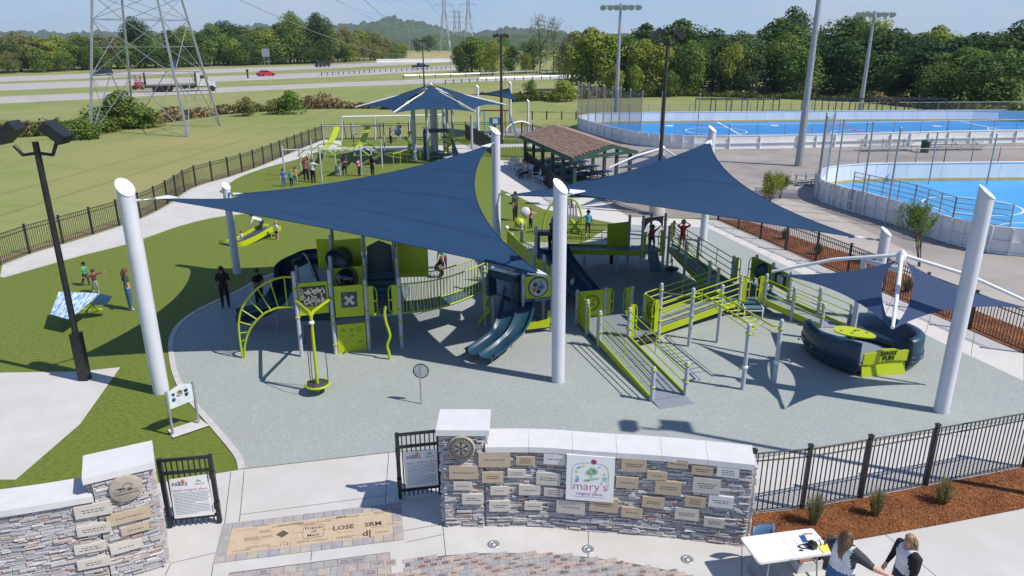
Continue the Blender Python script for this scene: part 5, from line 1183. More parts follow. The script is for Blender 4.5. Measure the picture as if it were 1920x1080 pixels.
rail(d2+V(0,0,2.75),d3+V(0,0,3.15),.02,WHITEM); rail(c2+V(0,0,2.75),c3+V(0,0,3.15),.02,WHITEM)
mb=MB(); mb.prism([c3+V(.1,0,zH),d3+V(-.1,0,zH),d3+V(-.1,0,zH+.95),c3.lerp(d3,.5)+V(0,0,zH+1.15),c3+V(.1,0,zH+.95)],(0,-.02,0)); mb.build('dark_tunnel_mouth',NAVY,ps)
# ---- arched bridge with balusters between d and e
Bd,Be=(d_,d2),(E1+V(-.25,.0,0),E4+V(-.1,0,0))
for q in ((d_,E1+V(-.28,.06,0)),(d2,E4+V(-.2,0,0))):
    n_=26; mb=MB(); tp=[];bt=[]
    for k in range(n_+1):
        s=k/n_; p=q[0].lerp(q[1],s); arc=-.17*math.sin(math.pi*s); zz=zL+.03+(zE_-zL)*s+arc; tp.append(p+V(0,0,zz+.98)); bt.append(p+V(0,0,zz))
    rr_=MB().tube(tp,.022,6).tube(bt,.028,6).build('bridge_rail',GREEN,ps)
    bm_=None
    for k in range(1,n_): 
        if bm_ is None: bm_=MB().tube([V(0,0,0),V(0,0,.98)],.0125,6).mesh('baluster',GREEN)
        inst('baluster',bm_,ps,bt[k])
n_=14
for k in range(n_):
    s0,s1=k/n_,(k+.94)/n_; f=lambda s,q: q[0].lerp(q[1],s)+V(0,0,zL+.03+(zE_-zL)*s-.17*math.sin(math.pi*s))
    q1,q2=(d_,E1+V(-.28,.06,0)),(d2,E4+V(-.2,0,0)); MB().prism([f(s0,q1),f(s1,q1),f(s1,q2),f(s0,q2)],(0,0,-.05)).build('bridge_plank',DECKB,ps)
post(E1+V(-.28,.06,0),2.2,clamps=(.35,1.3,2.0))
MB().ball(d_+V(.2,.1,zL+.75),.24,14,sc=(.5,1,1)).build('clear_bubble',MATS['clear_acrylic_bubble'],ps)
# ---- arched ladder on the left
foot=G(456,672); q=lambda x,y: PL(foot,a_,x,y)
Z3=lambda x,y:(430+x/4.5,430+y/4.5)
outer=cat([q(456,672)]+[q(*Z3(x,y)) for x,y in ((92,960),(78,800),(100,680),(160,580),(240,495),(340,435),(440,405),(525,402))],3); inner=cat([q(459,671)]+[q(*Z3(x,y)) for x,y in ((128,1000),(150,900),(200,805),(290,715),(350,685),(420,660),(545,655))],3)
MB().tube(outer,.036,8).build('arch_rail',GREEN,ps); MB().tube(inner,.036,8).build('arch_rail',GREEN,ps)
for (x0,y0),(x1,y1) in (((463,415),(490,655)),((345,447),(415,660)),((240,505),(350,683)),((160,585),(287,716)),((110,683),(232,760)),((88,782),(182,808)),((92,875),(150,868)),((102,950),(130,930))):
    MB().tube([q(*Z3(x0,y0)),q(*Z3(x1,y1))],.02,7).build('rung',GREEN,ps)
# ---- curly slide
cs=[b2+V(-.3,.5,1.8),G(592,492,1.72),G(563,497,1.55),G(540,514,1.3),G(537,541,1.02),G(526,566,.76),G(500,588,.48),G(468,600,.3),G(446,605,.25)]
chute('curly_slide',cs,.74,.40,NAVY,walls=(1,1),lab='dark navy curling slide descending to the left')
MB().tube([G(522,622),G(522,622)+V(0,0,.7)],.03,7).build('slide_leg',STEEL,ps); post(a2,2.75)
# ---- navy slide right of the near mast
sp=[K+V(-.1,-.3,1.2),K+V(.05,-1.2,.95),G(1085,545,.5),G(1120,572,.22)]
chute('rock_slide',[sp[0],sp[1],sp[2],sp[3]],1.3,.22,NAVY)
# winding green pole climber in front
MB().tube(cat([PL(c_+V(.0,-.9,0),d_+V(.0,-.9,0),x,y) for x,y in ((731,682),(730,665),(726,648),(731,632),(729,620),(724,605),(721,588),(723,574))],6),.045,8).build('snake_climber',GREENP,ps)
MB().tube([c_.lerp(d_,.4)+V(0,-.9,1.55),c_.lerp(d_,.4)+V(0,0,1.3)],.03,6).build('snake_climber',GREENP,ps)

# ================================================================ OTHER PLAY THINGS
# spinning disc with a forked pole
ft=G(597,737); o=root('spinner_pole','lime forked pole with a round spinning foot disc hung on dark ropes','spinner',ft)
jz=ZV(ft,590); J_=ft+V(0,0,jz); MB().tube([ft,J_],.045,9).build('pole',GREENP,o)
for pp,(x,y) in ((a_,(550,563)),(b_,(619,559))):
    e=pp+V(0,-.08,ZV(pp,y)); MB().tube([J_-V(0,0,.05),J_+V(0,0,.03)+(e-J_)*.1,J_.lerp(e,.5)+V(0,0,.02),e],.05,8).build('fork_arm',GREENP,o)
dz=ZV(ft,720); MB().lathe(ft+V(0,0,dz-.03),[(.05,0),(.3,.0),(.33,.03),(.3,.06),(.0,.06)],24).build('disc',mat('dark_rubber_disc',(.05,.05,.055),.8),o); MB().tube([ft+V(.33*math.cos(k*.3),.33*math.sin(k*.3),dz) for k in range(21)],.035,7,closed=True).build('disc_rim',GREENP,o)
MB().lathe(J_-V(0,0,.28),[(.06,0),(.08,.02),(.08,.07),(.05,.1)],10).build('collar',WHITEM,o)
for k in range(3): a=.4+k*2.094; e=V(math.cos(a),math.sin(a),0); MB().tube([J_-V(0,0,.25)+e*.08,ft+e*.30+V(0,0,dz+.9),ft+e*.31+V(0,0,dz+.4),ft+e*.3+V(0,0,dz)],.012,5).build('rope',BLACKM,o)
# round ribbed disc on a post
p=G(790,758); o=root('sound_disc_post','thin grey post with a round ribbed metal disc standing alone on the rubber','play post',p)
hp=ZV(p,685); MB().tube([p,p+V(0,0,hp)],.022,8).build('post',STEEL,o); c=p+V(.02,.07,hp-.2)
mb=MB(); [mb.box(c+V(x,0,0),(.016,.02,2*math.sqrt(max(.0001,.2**2-x*x)))) for x in [-.18+k*.03 for k in range(13)]]; mb.build('ribbed_disc',mat('brushed_blue_steel',(.35,.4,.5),.3,.6),o)
MB().tube([c+V(.205*math.cos(k*.2),0,.205*math.sin(k*.2)) for k in range(32)],.016,6,closed=True).build('rim',BLACKM,o)
# monkey bars
M1,M2,M3,M4=G(1291.5,650),G(1344.7,642.6),G(1392,730.7),G(1451,720.4); o=root('monkey_bars','lime overhead ladder on four grey posts right of the front ramp','monkey bars',M3)
for p in (M1,M2,M3,M4): post(p,2.05,o=o,clamps=(1.75,))
zb=1.78; un=(M3-M1).normalized(); 
for A_,B_,s in ((M1,M3,1),(M2,M4,-1)):
    cc=(M2-M1).normalized()*s; a=A_+V(0,0,zb); b=B_+V(0,0,zb); pts=cat([a+cc*.02,a+cc*.18+un*.05,a+cc*.26+un*.3,b+cc*.26-un*.3,b+cc*.18-un*.05,b+cc*.02],5)
    MB().tube([p+V(0,0,.06) for p in pts],.028,7).build('side_rail',GREEN,o); MB().tube([p-V(0,0,.12) for p in pts[4:-4]],.014,6).build('lower_rail',GREEN,o)
a=(M1+(M2-M1).normalized()*.26); b=(M2-(M2-M1).normalized()*.26); L=(M3-M1).length
for k in range(9): s=.45+k*(L-.9)/8; MB().tube([a+un*s+V(0,0,zb),b+un*s+V(0,0,zb)],.018,6).build('rung',GREEN,o)
MB().tube([M1+V(0,0,zb-.03),R6+V(0,0,1.6)],.014,6).build('tie_rod',STEEL,o)
for pp,sx in ((M3,1),(M4,1)):
    mb=MB(); z=.72; 
    for s in (-1,1): mb.tube([pp+V(s*.06,0,z),pp+V(s*.14,0,z),pp+V(s*.14,0,z+.1*s),pp+V(s*.14+s*.16,-.03,z+.1*s)],.013,6)
    mb.build('hand_crank',STEEL,o); MB().lathe(pp+V(0,0,z-.06),[(.065,0),(.085,.02),(.085,.09),(.065,.11)],12).build('crank_collar',WHITEM,o)
# boat shaped glider
FL,FR=V(10.39,19.85,0),V(11.76,20.1,0); o=root('boat_glider','navy boat shaped glider with lime end ramp and small lime table','glider',(FL+FR)/2+V(0,1.2,0))
ax=(FR-FL).normalized(); ay=V(-ax.y,ax.x,0); C_=lambda x,y,z=0: (FL+FR)/2+ax*x+ay*y+V(0,0,z)
def hull(side,lab):
    pts=[C_(side*a_,b_) for a_,b_ in (((.74,.05),(.98,.3),(1.16,.75),(1.24,1.25),(1.2,1.7),(1.08,2.1),(.88,2.35)) if side<0 else ((.74,.05),(1.12,.22),(1.45,.62),(1.58,1.15),(1.42,1.75),(1.0,2.25),(.5,2.5)))]
    P=cat(pts,5); mb=MB(); sec=[]
    n=len(P)
    for i,p in enumerate(P):
        t=(P[min(i+1,n-1)]-P[max(i-1,0)]).normalized(); nr=V(t.y,-t.x,0)*side
        if nr.dot(p-C_(0,1.4))<0: nr=-nr
        s=i/(n-1); hh=1.06+.04*math.sin(s*9)-.20*s**4; f=math.sin(math.pi*min(1,max(0,s)))**.35
        sec.append([p+nr*a*(.75+.25*f)+V(0,0,z) for a,z in ((-.02,.20),(.12,.08),(.24,.26),(.29,.58),(.27,hh-.08),(.19,hh),(.08,hh+.01),(-.01,hh-.05),(-.04,.62),(-.10,.52),(-.38,.47),(-.42,.42),(-.40,.2))])
    sec=[list(r_)+[r_[0]] for r_ in sec]; mb.grid(sec); mb.add(sec[0][:-1],[tuple(range(13))]); mb.add(sec[-1][:-1],[tuple(range(12,-1,-1))]); h=mb.build('hull_side',NAVY,o,label=lab)
    st=MB()
    for z in (.36,.5): st.tube([r_[3]*1.0+V(0,0,z-.55)+(r_[3]-C_(0,1.4,.55)).normalized()*.008 for r_ in sec],.018,5)
    st.build('moulded_rib',NAVY,h)
    return sec
hull(-1,'left navy bench wall'); hull(1,'right navy bench wall')
MB().prism([C_(-.66,.02,.2),C_(.66,.02,.2),C_(1.1,.6,.2),C_(1.2,1.2,.2),C_(1.0,1.8,.2),C_(.5,2.3,.2),C_(-.8,2.3,.2),C_(-1.0,1.6,.2),C_(-1.0,1.0,.2),C_(-.9,.5,.2)],(0,0,-.08)).build('floor',DECK,o)
YLP=mat('lime_plastic_bright',(.42,.51,.005),.45,col2=(.39,.475,.006),scale=4)
for y0,s in ((-.02,-1),):
    MB().prism([C_(-.72,y0+s*.10,.02),C_(.72,y0+s*.10,.02),C_(.72,y0,.45),C_(-.72,y0,.45)],ay*(-s)*.05).build('end_skirt',YLP,o)
    pr=[(-.74,.42),(-.5,.38),(-.2,.44),(.1,.48),(.4,.46),(.74,.42),(.76,.78),(.5,.76),(.25,.84),(-.1,.86),(-.35,.78),(-.72,.74)]
    MB().prism([C_(x,y0-.0+s*.02,z) for x,z in pr],ay*s*.05).build('end_gate',YLP,o)
nrm=-ay; Mf=frame(ax,nrm); BT=mat('black_lettering',(.01,.01,.01),.5)
text('SWAY',C_(.08,-.105,.715),.20,Mf,BT,'lettering',o,.006,bold=.006); text('FUN',C_(.08,-.105,.56),.20,Mf,BT,'lettering',o,.006,bold=.006)
tc_=C_(-.2,1.25,.85); MB().tube([C_(-.2,1.25,.2),tc_],.045,9).build('table_stem',GREENP,o)
tb=MB(); n=30; ring=[tc_+Matrix.Rotation(math.radians(-38),3,'Z')@V(.62*math.cos(k*2*math.pi/n),.40*math.sin(k*2*math.pi/n),.0)*(1+.05*math.cos(k*2*math.pi/n*3)) for k in range(n)]; tb.prism(ring,(0,0,.035)); tb.build('table_top',YLP,o)
mb=MB(); [mb.lathe(tc_+V(x,y,.036),[(.045,0),(.045,.004),(0,.004)],10) for x,y in ((-.35,.08),(-.1,-.12),(.2,.1),(.38,-.08))]; mb.tube([tc_+V(0,0,.05),tc_+V(.1,.03,.09)],.02,6); mb.build('table_detail',GRAPH,o)
mb=MB(); [mb.ball(C_(-1.82,y,.62),.035,6) for y in (.95,1.6)]; mb.build('hull_hole',GRAPH,o)
# info sign on two posts
s1_,s2_=G(325,817),G(373,796); o=root('info_sign','double post information board with a curved white photo panel on the turf','sign',s1_)
sheet('sign_pad',[G(315,809),G(376,789),G(393,801),G(325,824)],.05,CONC); 
h1=ZV(s1_,735); mb=[MB().tube([p,p+V(0,0,h1)],.035,9).lathe(p,[(.09,0),(.09,.02),(.0,.02)],10).build('post',STEEL,o) for p in (s1_,s2_)]
d=(s2_-s1_).normalized(); n=V(d.y,-d.x,0); L=(s2_-s1_).length; PP=lambda s,z: s1_+d*s*L+V(0,0,z)
MB().prism([PP(.05,h1-.5),PP(.95,h1-.5)]+[PP(.95-.9*k/8,h1-.04+.09*math.sin(math.pi*k/8)) for k in range(9)],n*.012).build('panel',mat('pale_blue_white_print',(.60,.66,.70),.35),o)
cs_=[mat('print_pink',(.6,.12,.2),.5),mat('print_green',(.12,.35,.15),.5),mat('print_dark',(.05,.05,.09),.5),mat('print_blue',(.1,.25,.5),.5),mat('print_skin',(.6,.38,.3),.5)]
mb=MB(); rs=random.Random(2)
for (x,z,w,h) in ((.46,.17,.2,.1),(.46,.24,.2,.04),(.22,.2,.07,.09),(.7,.22,.09,.09),(.72,.11,.08,.08),(.22,.08,.08,.07)):
    for _ in range(9): mb.box(PP(x+rs.uniform(-w,w)*.5,h1-.36+z+rs.uniform(-h,h)*.5)+n*.016,(.05,.006,.04),rz=math.atan2(d.y,d.x),mi=rs.choice([0,1,4] if w>.15 else [2,2,3]))
mb.build('photo_print',cs_,o)
# ---- swing frames and curved green bands
o=root('band_climber','pair of lime curved climbing bands slung between grey goalpost frames','climber',G(620,300))
FR1=[G(539,340),G(576,340),G(607,348),G(632,338),G(678,330),G(699,325)]
FRB=[G(607,287),G(666,290),G(722,290)]
zf=ZV(G(540,349),280)
f1=[G(530,322),G(560,318),G(576,330),G(592,338)]
fA,fB=G(533,340),G(677,332); zA_=ZV(fA,273)
for x,y,t in ((534,330,274),(564,318,279),(604,342,274),(630,324,276),(679,330,272),(698,322,276),(717,316,261),(586,305,262)):
    p=G(x,y); post(p,ZV(p,t),.06,o)
bA=[PL(fA,fB,528,281),PL(fA,fB,677,280)]; mb=MB().tube(bA,.05,8); mb.build('beam',POST,o)
bq=[G(607,290),G(722,292)]; bB=[PL(*bq,606,236),PL(*bq,720,236)]; MB().tube(bB,.055,8).build('beam',POST,o)
for x,y,t in ((609,290,230),(665,291,230),(722,291,230)): p=G(x,y); post(p,ZV(p,t),.06,o)
for (xt,xb) in ((632,583),(689,649)):
    top=PL(*bq,xt,237); bot=PL(fA,fB,xb,281); N=12; pts=[top.lerp(bot,k/N)-V(0,0,.75*math.sin(math.pi*(k/N)**.8)) for k in range(N+1)]
    sd=V(1,0,0)*.24; MB().grid([[p-sd for p in pts],[p+sd for p in pts]]).grid([[p+sd-V(0,0,.03) for p in pts],[p-sd-V(0,0,.03) for p in pts]]).build('curved_band',YLP,o)
    for f,(x0,x1) in ((.42,(-26,30)),(.85,(-28,28))):
        c=top.lerp(bot,f)-V(0,0,.75*math.sin(math.pi*f**.8)); MB().tube([c+V(x0*.05,0,-.45),c+V(x0*.027,0,.02),c+V(0,0,.15),c+V(x1*.027,0,.02),c+V(x1*.05,0,-.45)],.05,6).build('hoop_rail',GREEN,o)
o=root('swing_set','long white topped swing frame at the back of the lawn','swing set',G(706,268)); q0,q1=G(645,262),G(830,258)
tz=ZV(q0,219); MB().tube([q0+V(0,0,tz),q1+V(0,0,tz)],.08,8).build('top_beam',WHITEM,o)
for x in (645,707,770,826):
    p=PL(q0,q1,x,262); p.z=0
    for s in (-1,1): MB().tube([p+V(0,s*.9,0),p+V(0,0,tz)],.06,8).build('leg',POST,o)
for x,dy in ((668,0),(747,-.9),(805,0)):
    p=PL(q0,q1,x,262); p.z=0; so_=MB(); so_.tube([p+V(-.22,0,tz),p+V(-.22,dy,.55)],.01,4); so_.tube([p+V(.22,0,tz),p+V(.22,dy,.55)],.01,4); so_.build('chain',STEEL,o); MB().box(p+V(0,dy,.52),(.5,.25,.05)).build('swing_seat',NAVY,o)
p=G(751,262)+V(0,-1.5,0); mb=MB(); mb.lathe(p+V(0,0,1.0),[(.0,-.10),(.36,-.07),(.44,0),(.36,.05),(0,.06)],20,axis=(.75,-.6,.2)); solid(mb,'disc_swing',NAVY,p,'round dark saucer swing held by a grown up at the back of the lawn','swing')
# blue and red swing
o=root('tripod_swing','blue and red framed wheelchair swing with a small blue sign on top','swing set',G(930,262)); c=G(928,264)
BL1=mat('bright_blue_tube',(.02,.17,.42),.4); RD1=mat('dark_red_tube',(.28,.03,.03),.4); w=1.35; zt_=ZV(c,207)
for s in (-1,1):
    for y in (-1.3,1.3): MB().tube([c+V(s*(w+.9),y,0),c+V(s*w,0,zt_)],.06,7).build('leg',BL1 if y<0 else NAVYL,o)
    MB().tube([c+V(s*w*.75,0,zt_),c+V(s*w*.75,-.1,.5)],.05,6).build('hanger',BL1 if s<0 else RD1,o)
MB().tube([c+V(-w,0,zt_),c+V(w,0,zt_)],.07,8).build('top_beam',RD1,o); MB().box(c+V(0,-.2,zt_-1.0),(1.1,.08,.7)).build('sign_panel',BL1,o); MB().box(c+V(.05,-.25,zt_-1.0),(.5,.03,.45)).build('sign_print',CAPM,o); MB().box(c+V(0,-.1,.45),(1.9,1.2,.08)).build('platform',STEEL,o)
# white arch
p0_,p1_=G(943,262),G(1006,258); o=root('white_arch','slim white double arch behind the tall middle mast','arch',p0_); 
for dy in (0,.35):
    L=(p1_-p0_).length; MB().tube([p0_.lerp(p1_,.5)+(p1_-p0_)*.5*math.cos(math.pi*(1-k/16))+V(0,dy,ZV(p0_.lerp(p1_,.5),228)*math.sin(math.pi*k/16)) for k in range(17)],.055,7).build('hoop',WHITEM,o)
# climbing frame under the star canopy
o=root('net_climber','compact climbing frame with navy panels and lime nodes under the distant star canopy','climber',V(-6.6,61.5,0))
for x,y,t in ((778,300,200),(803,300,200),(820,296,200),(834,292,200),(840,290,200),(850,292,200),(885,280,215)):
    p=G(x,y); MB().tube([p,p+V(0,0,min(4.6,ZV(p,t)))],.12 if x!=778 else .18,9).build('column',POST,o)
c=V(-6.6,61.3,0); mb=MB(); mb.box(c+V(-.5,0,1.2),(.4,.3,2.4)); mb.box(c+V(.4,0,2.35),(2.0,.3,.3)); mb.box(c+V(.4,0,.45),(2.4,.8,.2)); mb.prism([c+V(1.6,-.1,1.9),c+V(2.3,-.1,.2),c+V(1.7,-.1,.2)],(0,.2,0)); mb.build('navy_panel',NAVY,o)
rs=random.Random(6); mb=MB(); mb2=MB()
for k in range(16):
    p=c+V(rs.choice([-2.2,-1.9,-1.6,1.1,1.4]),rs.uniform(-.5,.5),rs.uniform(.3,2.3)); mb.ball(p,.16,8); mb2.tube([p,p+V(rs.uniform(-.8,.8),rs.uniform(-.5,.5),rs.uniform(-.6,.6))],.04,5)
mb.build('climbing_node',YLP,o); mb2.build('net_rod',NAVY,o)
for p0_,p1_ in (((738,312),(800,298)),((800,298),(812,296))):
    a,b=G(*p0_),G(*p1_); mb=MB(); mb.tube([a+V(0,0,1),b+V(0,0,1)],.045,6); [mb.tube([a.lerp(b,k/5),a.lerp(b,k/5)+V(0,0,1)],.03,5) for k in range(6)]; mb.build('low_rail',GREEN,o)
# chime arch behind the bridge
A0,A1=G(1018,440),G(1086,438); o=root('chime_arch','lime arch holding a row of silver chime tubes behind the bridge','musical arch',A0); q=lambda x,y: PL(A0,A1,x,y)
MB().tube(cat([q(1018,438),q(1020,412),q(1030,388),q(1044,375),q(1062,372),(q(1078,376)),q(1087,392),q(1091,415),q(1085,440)],4),.05,8).build('arch_tube',GREEN,o)
for k in range(8): x=1042+k*5.4; MB().tube([q(x,379+abs(k-2)*.8),q(x+1,402+k*2.2)],.05,6).build('chime_tube',mat('polished_chime_tube',(.62,.64,.68),.25,.7),o)
MB().tube([q(1070,412),q(1087,434)],.11,8).build('drum_tube',GREEN,o); MB().tube([q(1086,412),q(1066,440)],.08,7).build('brace',GREEN,o)
# little roller slide on the turf
a,b=G(442,456,.10),G(497,429,.42); o=root('roller_slide','low lime edged roller slide lying on the lawn under the left sail','slide',G(442,458))
sd=(b-a).cross(V(0,0,1)).normalized()*.42; pts=[a-V(.5,0,.02),a,a.lerp(b,.5)-V(0,0,.05),b,b+V(.4,.3,0)]; pts=cat(pts,4)
for s in (-1,1): MB().grid([[p+sd*s+V(0,0,-.12) for p in pts],[p+sd*s+V(0,0,.14) for p in pts]]).grid([[p+sd*s*1.12+V(0,0,.14) for p in pts],[p+sd*s*1.12+V(0,0,-.12) for p in pts]]).grid([[p+sd*s+V(0,0,.14) for p in pts],[p+sd*s*1.12+V(0,0,.14) for p in pts]]).build('side_rail',YLP,o)
mb=MB(); 
for i in range(0,40): p=pts[0].lerp(pts[-1],0) if 0 else None; s=i/39*(len(pts)-1.001); k=int(s); c=pts[k].lerp(pts[k+1],s-k); mb.tube([c-sd*.97,c+sd*.97],.028,6)
mb.build('roller',mat('grey_roller',(.13,.15,.18),.5),o,kind='stuff')
mb=MB(); [mb.tube([p,V(p.x,p.y,0)],.025,6) for p in (a+sd,a-sd,b+sd,b-sd)]; mb.build('leg',GREEN,o)
# sunshade table at the left edge
p=G(150,600); o=root('shaded_bench','blue and white striped fabric sunshade on low lime legs at the left edge','sunshade',p)
q0=[G(110,548,1.0),G(187,551,.85),G(184,556,.8),G(130,600,.55),G(95,590,.6)]; SH1=mat('blue_white_striped_fabric',(.55,.62,.72),.7,col2=(.12,.28,.5),scale=3,stretch=(6,1,1),fac=(.45,.55))
MB().prism([q0[0],q0[1],q0[3],q0[4]],(0,0,.02)).build('striped_canopy',SH1,o); MB().prism([q0[1],q0[1]+V(.45,-.05,-.1),q0[1]+V(.3,-.2,-.35),G(170,572,.6)],(0,0,.02)).build('blue_flap',NAVYL,o)
mb=MB(); [mb.tube([G(x,y),G(x2,y2,.6)],.03,6) for x,y,x2,y2 in ((162,582,176,570),(186,583,168,566),(130,590,140,570))]; [mb.box(G(x,y)+V(0,0,.03),(.26,.12,.06)) for x,y in ((162,582),(185,582))]; mb.build('leg',GREEN,o)
# drum on post and cogs behind
p=G(985,432); o=root('drum_panel','round pale drum on a lime stand behind the centre deck','play drum',p); z=ZV(p,397); MB().tube([p,p+V(0,0,z)],.05,7).build('stand',GREEN,o); MB().lathe(p+V(0,0,z),[(.0,-.03),(.24,-.03),(.26,0),(.24,.04),(0,.05)],20,axis=(0,-.9,.3)).build('drum',mat('pale_drum_skin',(.55,.57,.6),.4),o); MB().lathe(p+V(-.3,-.1,z-.55),[(.0,-.03),(.28,-.03),(.28,.04),(0,.05)],16,axis=(0,-.9,.3)).build('green_disc',GREENP,o)
# ride-on spring toy in the shade
p=G(1146,494); o=root('spring_rider','low dark blue spring seat in the shade under the level bridge','play seat',p); MB().tube([p,p+V(0,0,.45)],.09,8).build('spring',BLACKM,o); mb=MB(); mb.box(p+V(0,0,.5),(1.2,.4,.1)); mb.box(p+V(-.5,0,.62),(.1,.35,.25)); mb.box(p+V(.4,0,.66),(.3,.3,.22)); mb.build('seat',NAVYL,o)
p=G(1259,511); o=root('spinning_seat','small dark mushroom seat on the sunny rubber beside the upper ramp','play seat',p); MB().lathe(p,[(.06,0),(.06,.1),(.3,.14),(.32,.2),(.25,.24),(.03,.26),(.03,.6),(0,.6)],18).build('disc_seat',NAVY,o)
p=G(1330,536); 
# ================================================================ PEOPLE
SK={'a':mat('skin_light',(.56,.33,.24),.6,col2=(.52,.30,.21),scale=12),'b':mat('skin_tan',(.36,.20,.13),.6,col2=(.33,.18,.12),scale=12),'c':mat('skin_brown',(.14,.075,.045),.6,col2=(.12,.065,.04),scale=12)}
def cloth(n,c): return mat('cloth_'+n,c,.85,col2=tuple(x*.78 for x in c),scale=9,bump=.3,bscale=25)
CL={k:cloth(k,c) for k,c in dict(black=(.012,.012,.015),charcoal=(.05,.055,.065),jeans=(.045,.13,.28),navy=(.02,.03,.07),white=(.72,.72,.74),green=(.05,.42,.20),maroon=(.14,.02,.03),orange=(.60,.32,.12),teal=(.05,.40,.45),blue=(.03,.12,.45),pink=(.70,.22,.35),red=(.55,.03,.05),grey=(.28,.29,.31),khaki=(.38,.32,.20),purple=(.12,.05,.12),rust=(.38,.12,.09),lilac=(.50,.36,.58),stripe=(.35,.36,.4),ltblue=(.35,.55,.7),dress=(.15,.17,.2)).items()}
HR={k:mat('hair_'+k,c,.55,col2=tuple(x*.6 for x in c),scale=14,stretch=(4,4,1)) for k,c in dict(brown=(.07,.035,.018),dark=(.018,.012,.010),auburn=(.16,.055,.025),blonde=(.36,.24,.12),grey=(.2,.17,.15),red=(.30,.10,.04),longbrown=(.13,.065,.035)).items()}
SHOE=mat('shoe_dark',(.04,.04,.045),.6); SHOEW=mat('shoe_white',(.6,.6,.6),.6); EYE=mat('eye_dark',(.02,.015,.01),.3)
def person(label,p,rz,h,top,bot,skin='a',hair='brown',hairlen=0,pose=None,sleeve=.5,child=False,shoe=None,shorts=False,fingers=False,wide=1.,cap=None,seat=False,group=None,slv=None):
    """rz: facing angle about z, person faces local -Y.  pose keys: la/ra = (upper arm dir, forearm dir); ll/rl = (thigh dir, shin dir); lean; head"""
    pose=pose or {}; o=root('person',label,'person',p,group)
    HS=1.35 if child else 1.0
    lean=pose.get('lean',0); spin=Matrix.Rotation(lean,3,'X')   # positive leans towards -Y
    Vv=[];E_=[];Rr=[];Tg={}
    def add(q,r_,par=None,tagn=None):
        Vv.append(Vector(q)); Rr.append(r_); i=len(Vv)-1
        if par is not None: E_.append((par,i)); Tg[(par,i)]=tagn
        return i
    legl=.245*(.93 if child else 1); hip=V(0,0,legl*2+.035)
    hip=V(0,0,pose.get('hip',hip.z)) 
    w=wide*1.12; sp=Matrix.Rotation(-lean,3,'X')
    def up(x,y,z): return hip+Matrix.Rotation(lean,3,'X')@V(x,-y,z)
    def U(x,y,z): q=Matrix.Rotation(lean,3,'X')@V(x,y,z); return hip+q
    pel=add(hip,.068*w,None)
    wa=add(U(0,0,.10),.062*w,pel,'top'); ch=add(U(0,-.004,.20),.070*w,wa,'top'); nb=add(U(0,.004,.275),.055*w,ch,'top'); nk=add(U(0,0,.315),.028,nb,'skin')
    hd_=pose.get('head',(0,0)); HM=Matrix.Rotation(hd_[1],3,'Z')@Matrix.Rotation(hd_[0],3,'X'); hc=U(0,-.006,.315)+HM@V(0,-.008,.062*HS)
    h1=add(U(0,0,.315)+HM@V(0,-.01,.03*HS),.036*HS,nk,'skin'); h2=add(hc,.050*HS,h1,'skin'); h3=add(hc+HM@V(0,.004,.034*HS),.042*HS,h2,'skin')
    sl_=sleeve
    for s,key in ((1,'la'),(-1,'ra')):
        ua,fa=pose.get(key,((s*.22,-.03,-1),(s*.10,-.22,-1))); ua=Vector(ua).normalized(); fa=Vector(fa).normalized()
        sh=U(s*.092*w,0,.262); a0=add(sh,.034*w,nb,'top'); al=.155 if not child else .135
        m_=sh+ua*al*.55; st='sleeve' if slv else 'top'; a1=add(m_,.029*w,a0,st); el=sh+ua*al; a2=add(el,.025*(w**.5),a1,st if sl_>=.5 else 'skin'); wr=el+fa*.135; a3=add(el+fa*.06,.023*(w**.4),a2,st if sl_>=.9 else 'skin'); a4=add(wr,.016,a3,st if sl_>=.9 else 'skin')
        hn=wr+fa*.032; a5=add(hn,.019,a4,'skin')
        if not fingers: add(hn+fa*.04+V(0,0,-.004),.012,a5,'skin')
        else:
            sd=fa.cross(V(0,0,1)).normalized(); dn=fa.cross(sd).normalized()
            for k,(off,ln) in enumerate(((-.015,.036),(-.005,.042),(.005,.040),(.014,.032))):
                b0=add(hn+fa*.018+sd*off,.0062,a5,'skin'); b1=add(hn+fa*(.018+ln*.5)+sd*off*1.25+dn*.002,.0056,b0,'skin'); add(hn+fa*(.018+ln)+sd*off*1.4+dn*.012,.0048,b1,'skin')
            b0=add(hn+sd*s*.018-fa*.002,.0075,a5,'skin'); add(hn+sd*s*.030+fa*.018,.006,b0,'skin')
    for s,key in ((1,'ll'),(-1,'rl')):
        th,sn=pose.get(key,((s*.05,0,-1),(s*.01,.03,-1))); th=Vector(th).normalized(); sn=Vector(sn).normalized()
        hj=hip+V(s*.045*w,0,-.02); t0=add(hj,.052*w,pel,'bot'); t1=add(hj+th*legl*.5,.046*w,t0,'bot'); kn=hj+th*legl; t2=add(kn,.034*w,t1,'bot' if not shorts else 'skin'); t3=add(kn+sn*legl*.4,.032*w,t2,'skin' if shorts else 'bot'); an=kn+sn*(legl-.02); t4=add(an,.020,t3,'skin' if shorts else 'bot')
        fz=pose.get('foot',V(0,-1,-.1)); add(an+V(0,.012,-.018),.020,t4,'shoe'); add(an+V(s*.006,-.065,-.022),.017,t4,'shoe')
    me=bpy.data.meshes.new('body'); me.from_pydata([tuple(q*h) for q in Vv],E_,[]); ob=link(bpy.data.objects.new('body',me))
    sm=ob.modifiers.new('s','SKIN'); ss=ob.modifiers.new('ss','SUBSURF'); ss.levels=ss.render_levels=3 if fingers else 1
    for i,sv in enumerate(me.skin_vertices[0].data): sv.radius=(Rr[i]*h*1.08,Rr[i]*h*(1.08 if i>4 else .86)); sv.use_root=(i==0)
    # torso wider than deep
    for i in (0,1,2,3): me.skin_vertices[0].data[i].radius=(Rr[i]*h*1.28,Rr[i]*h*.88)
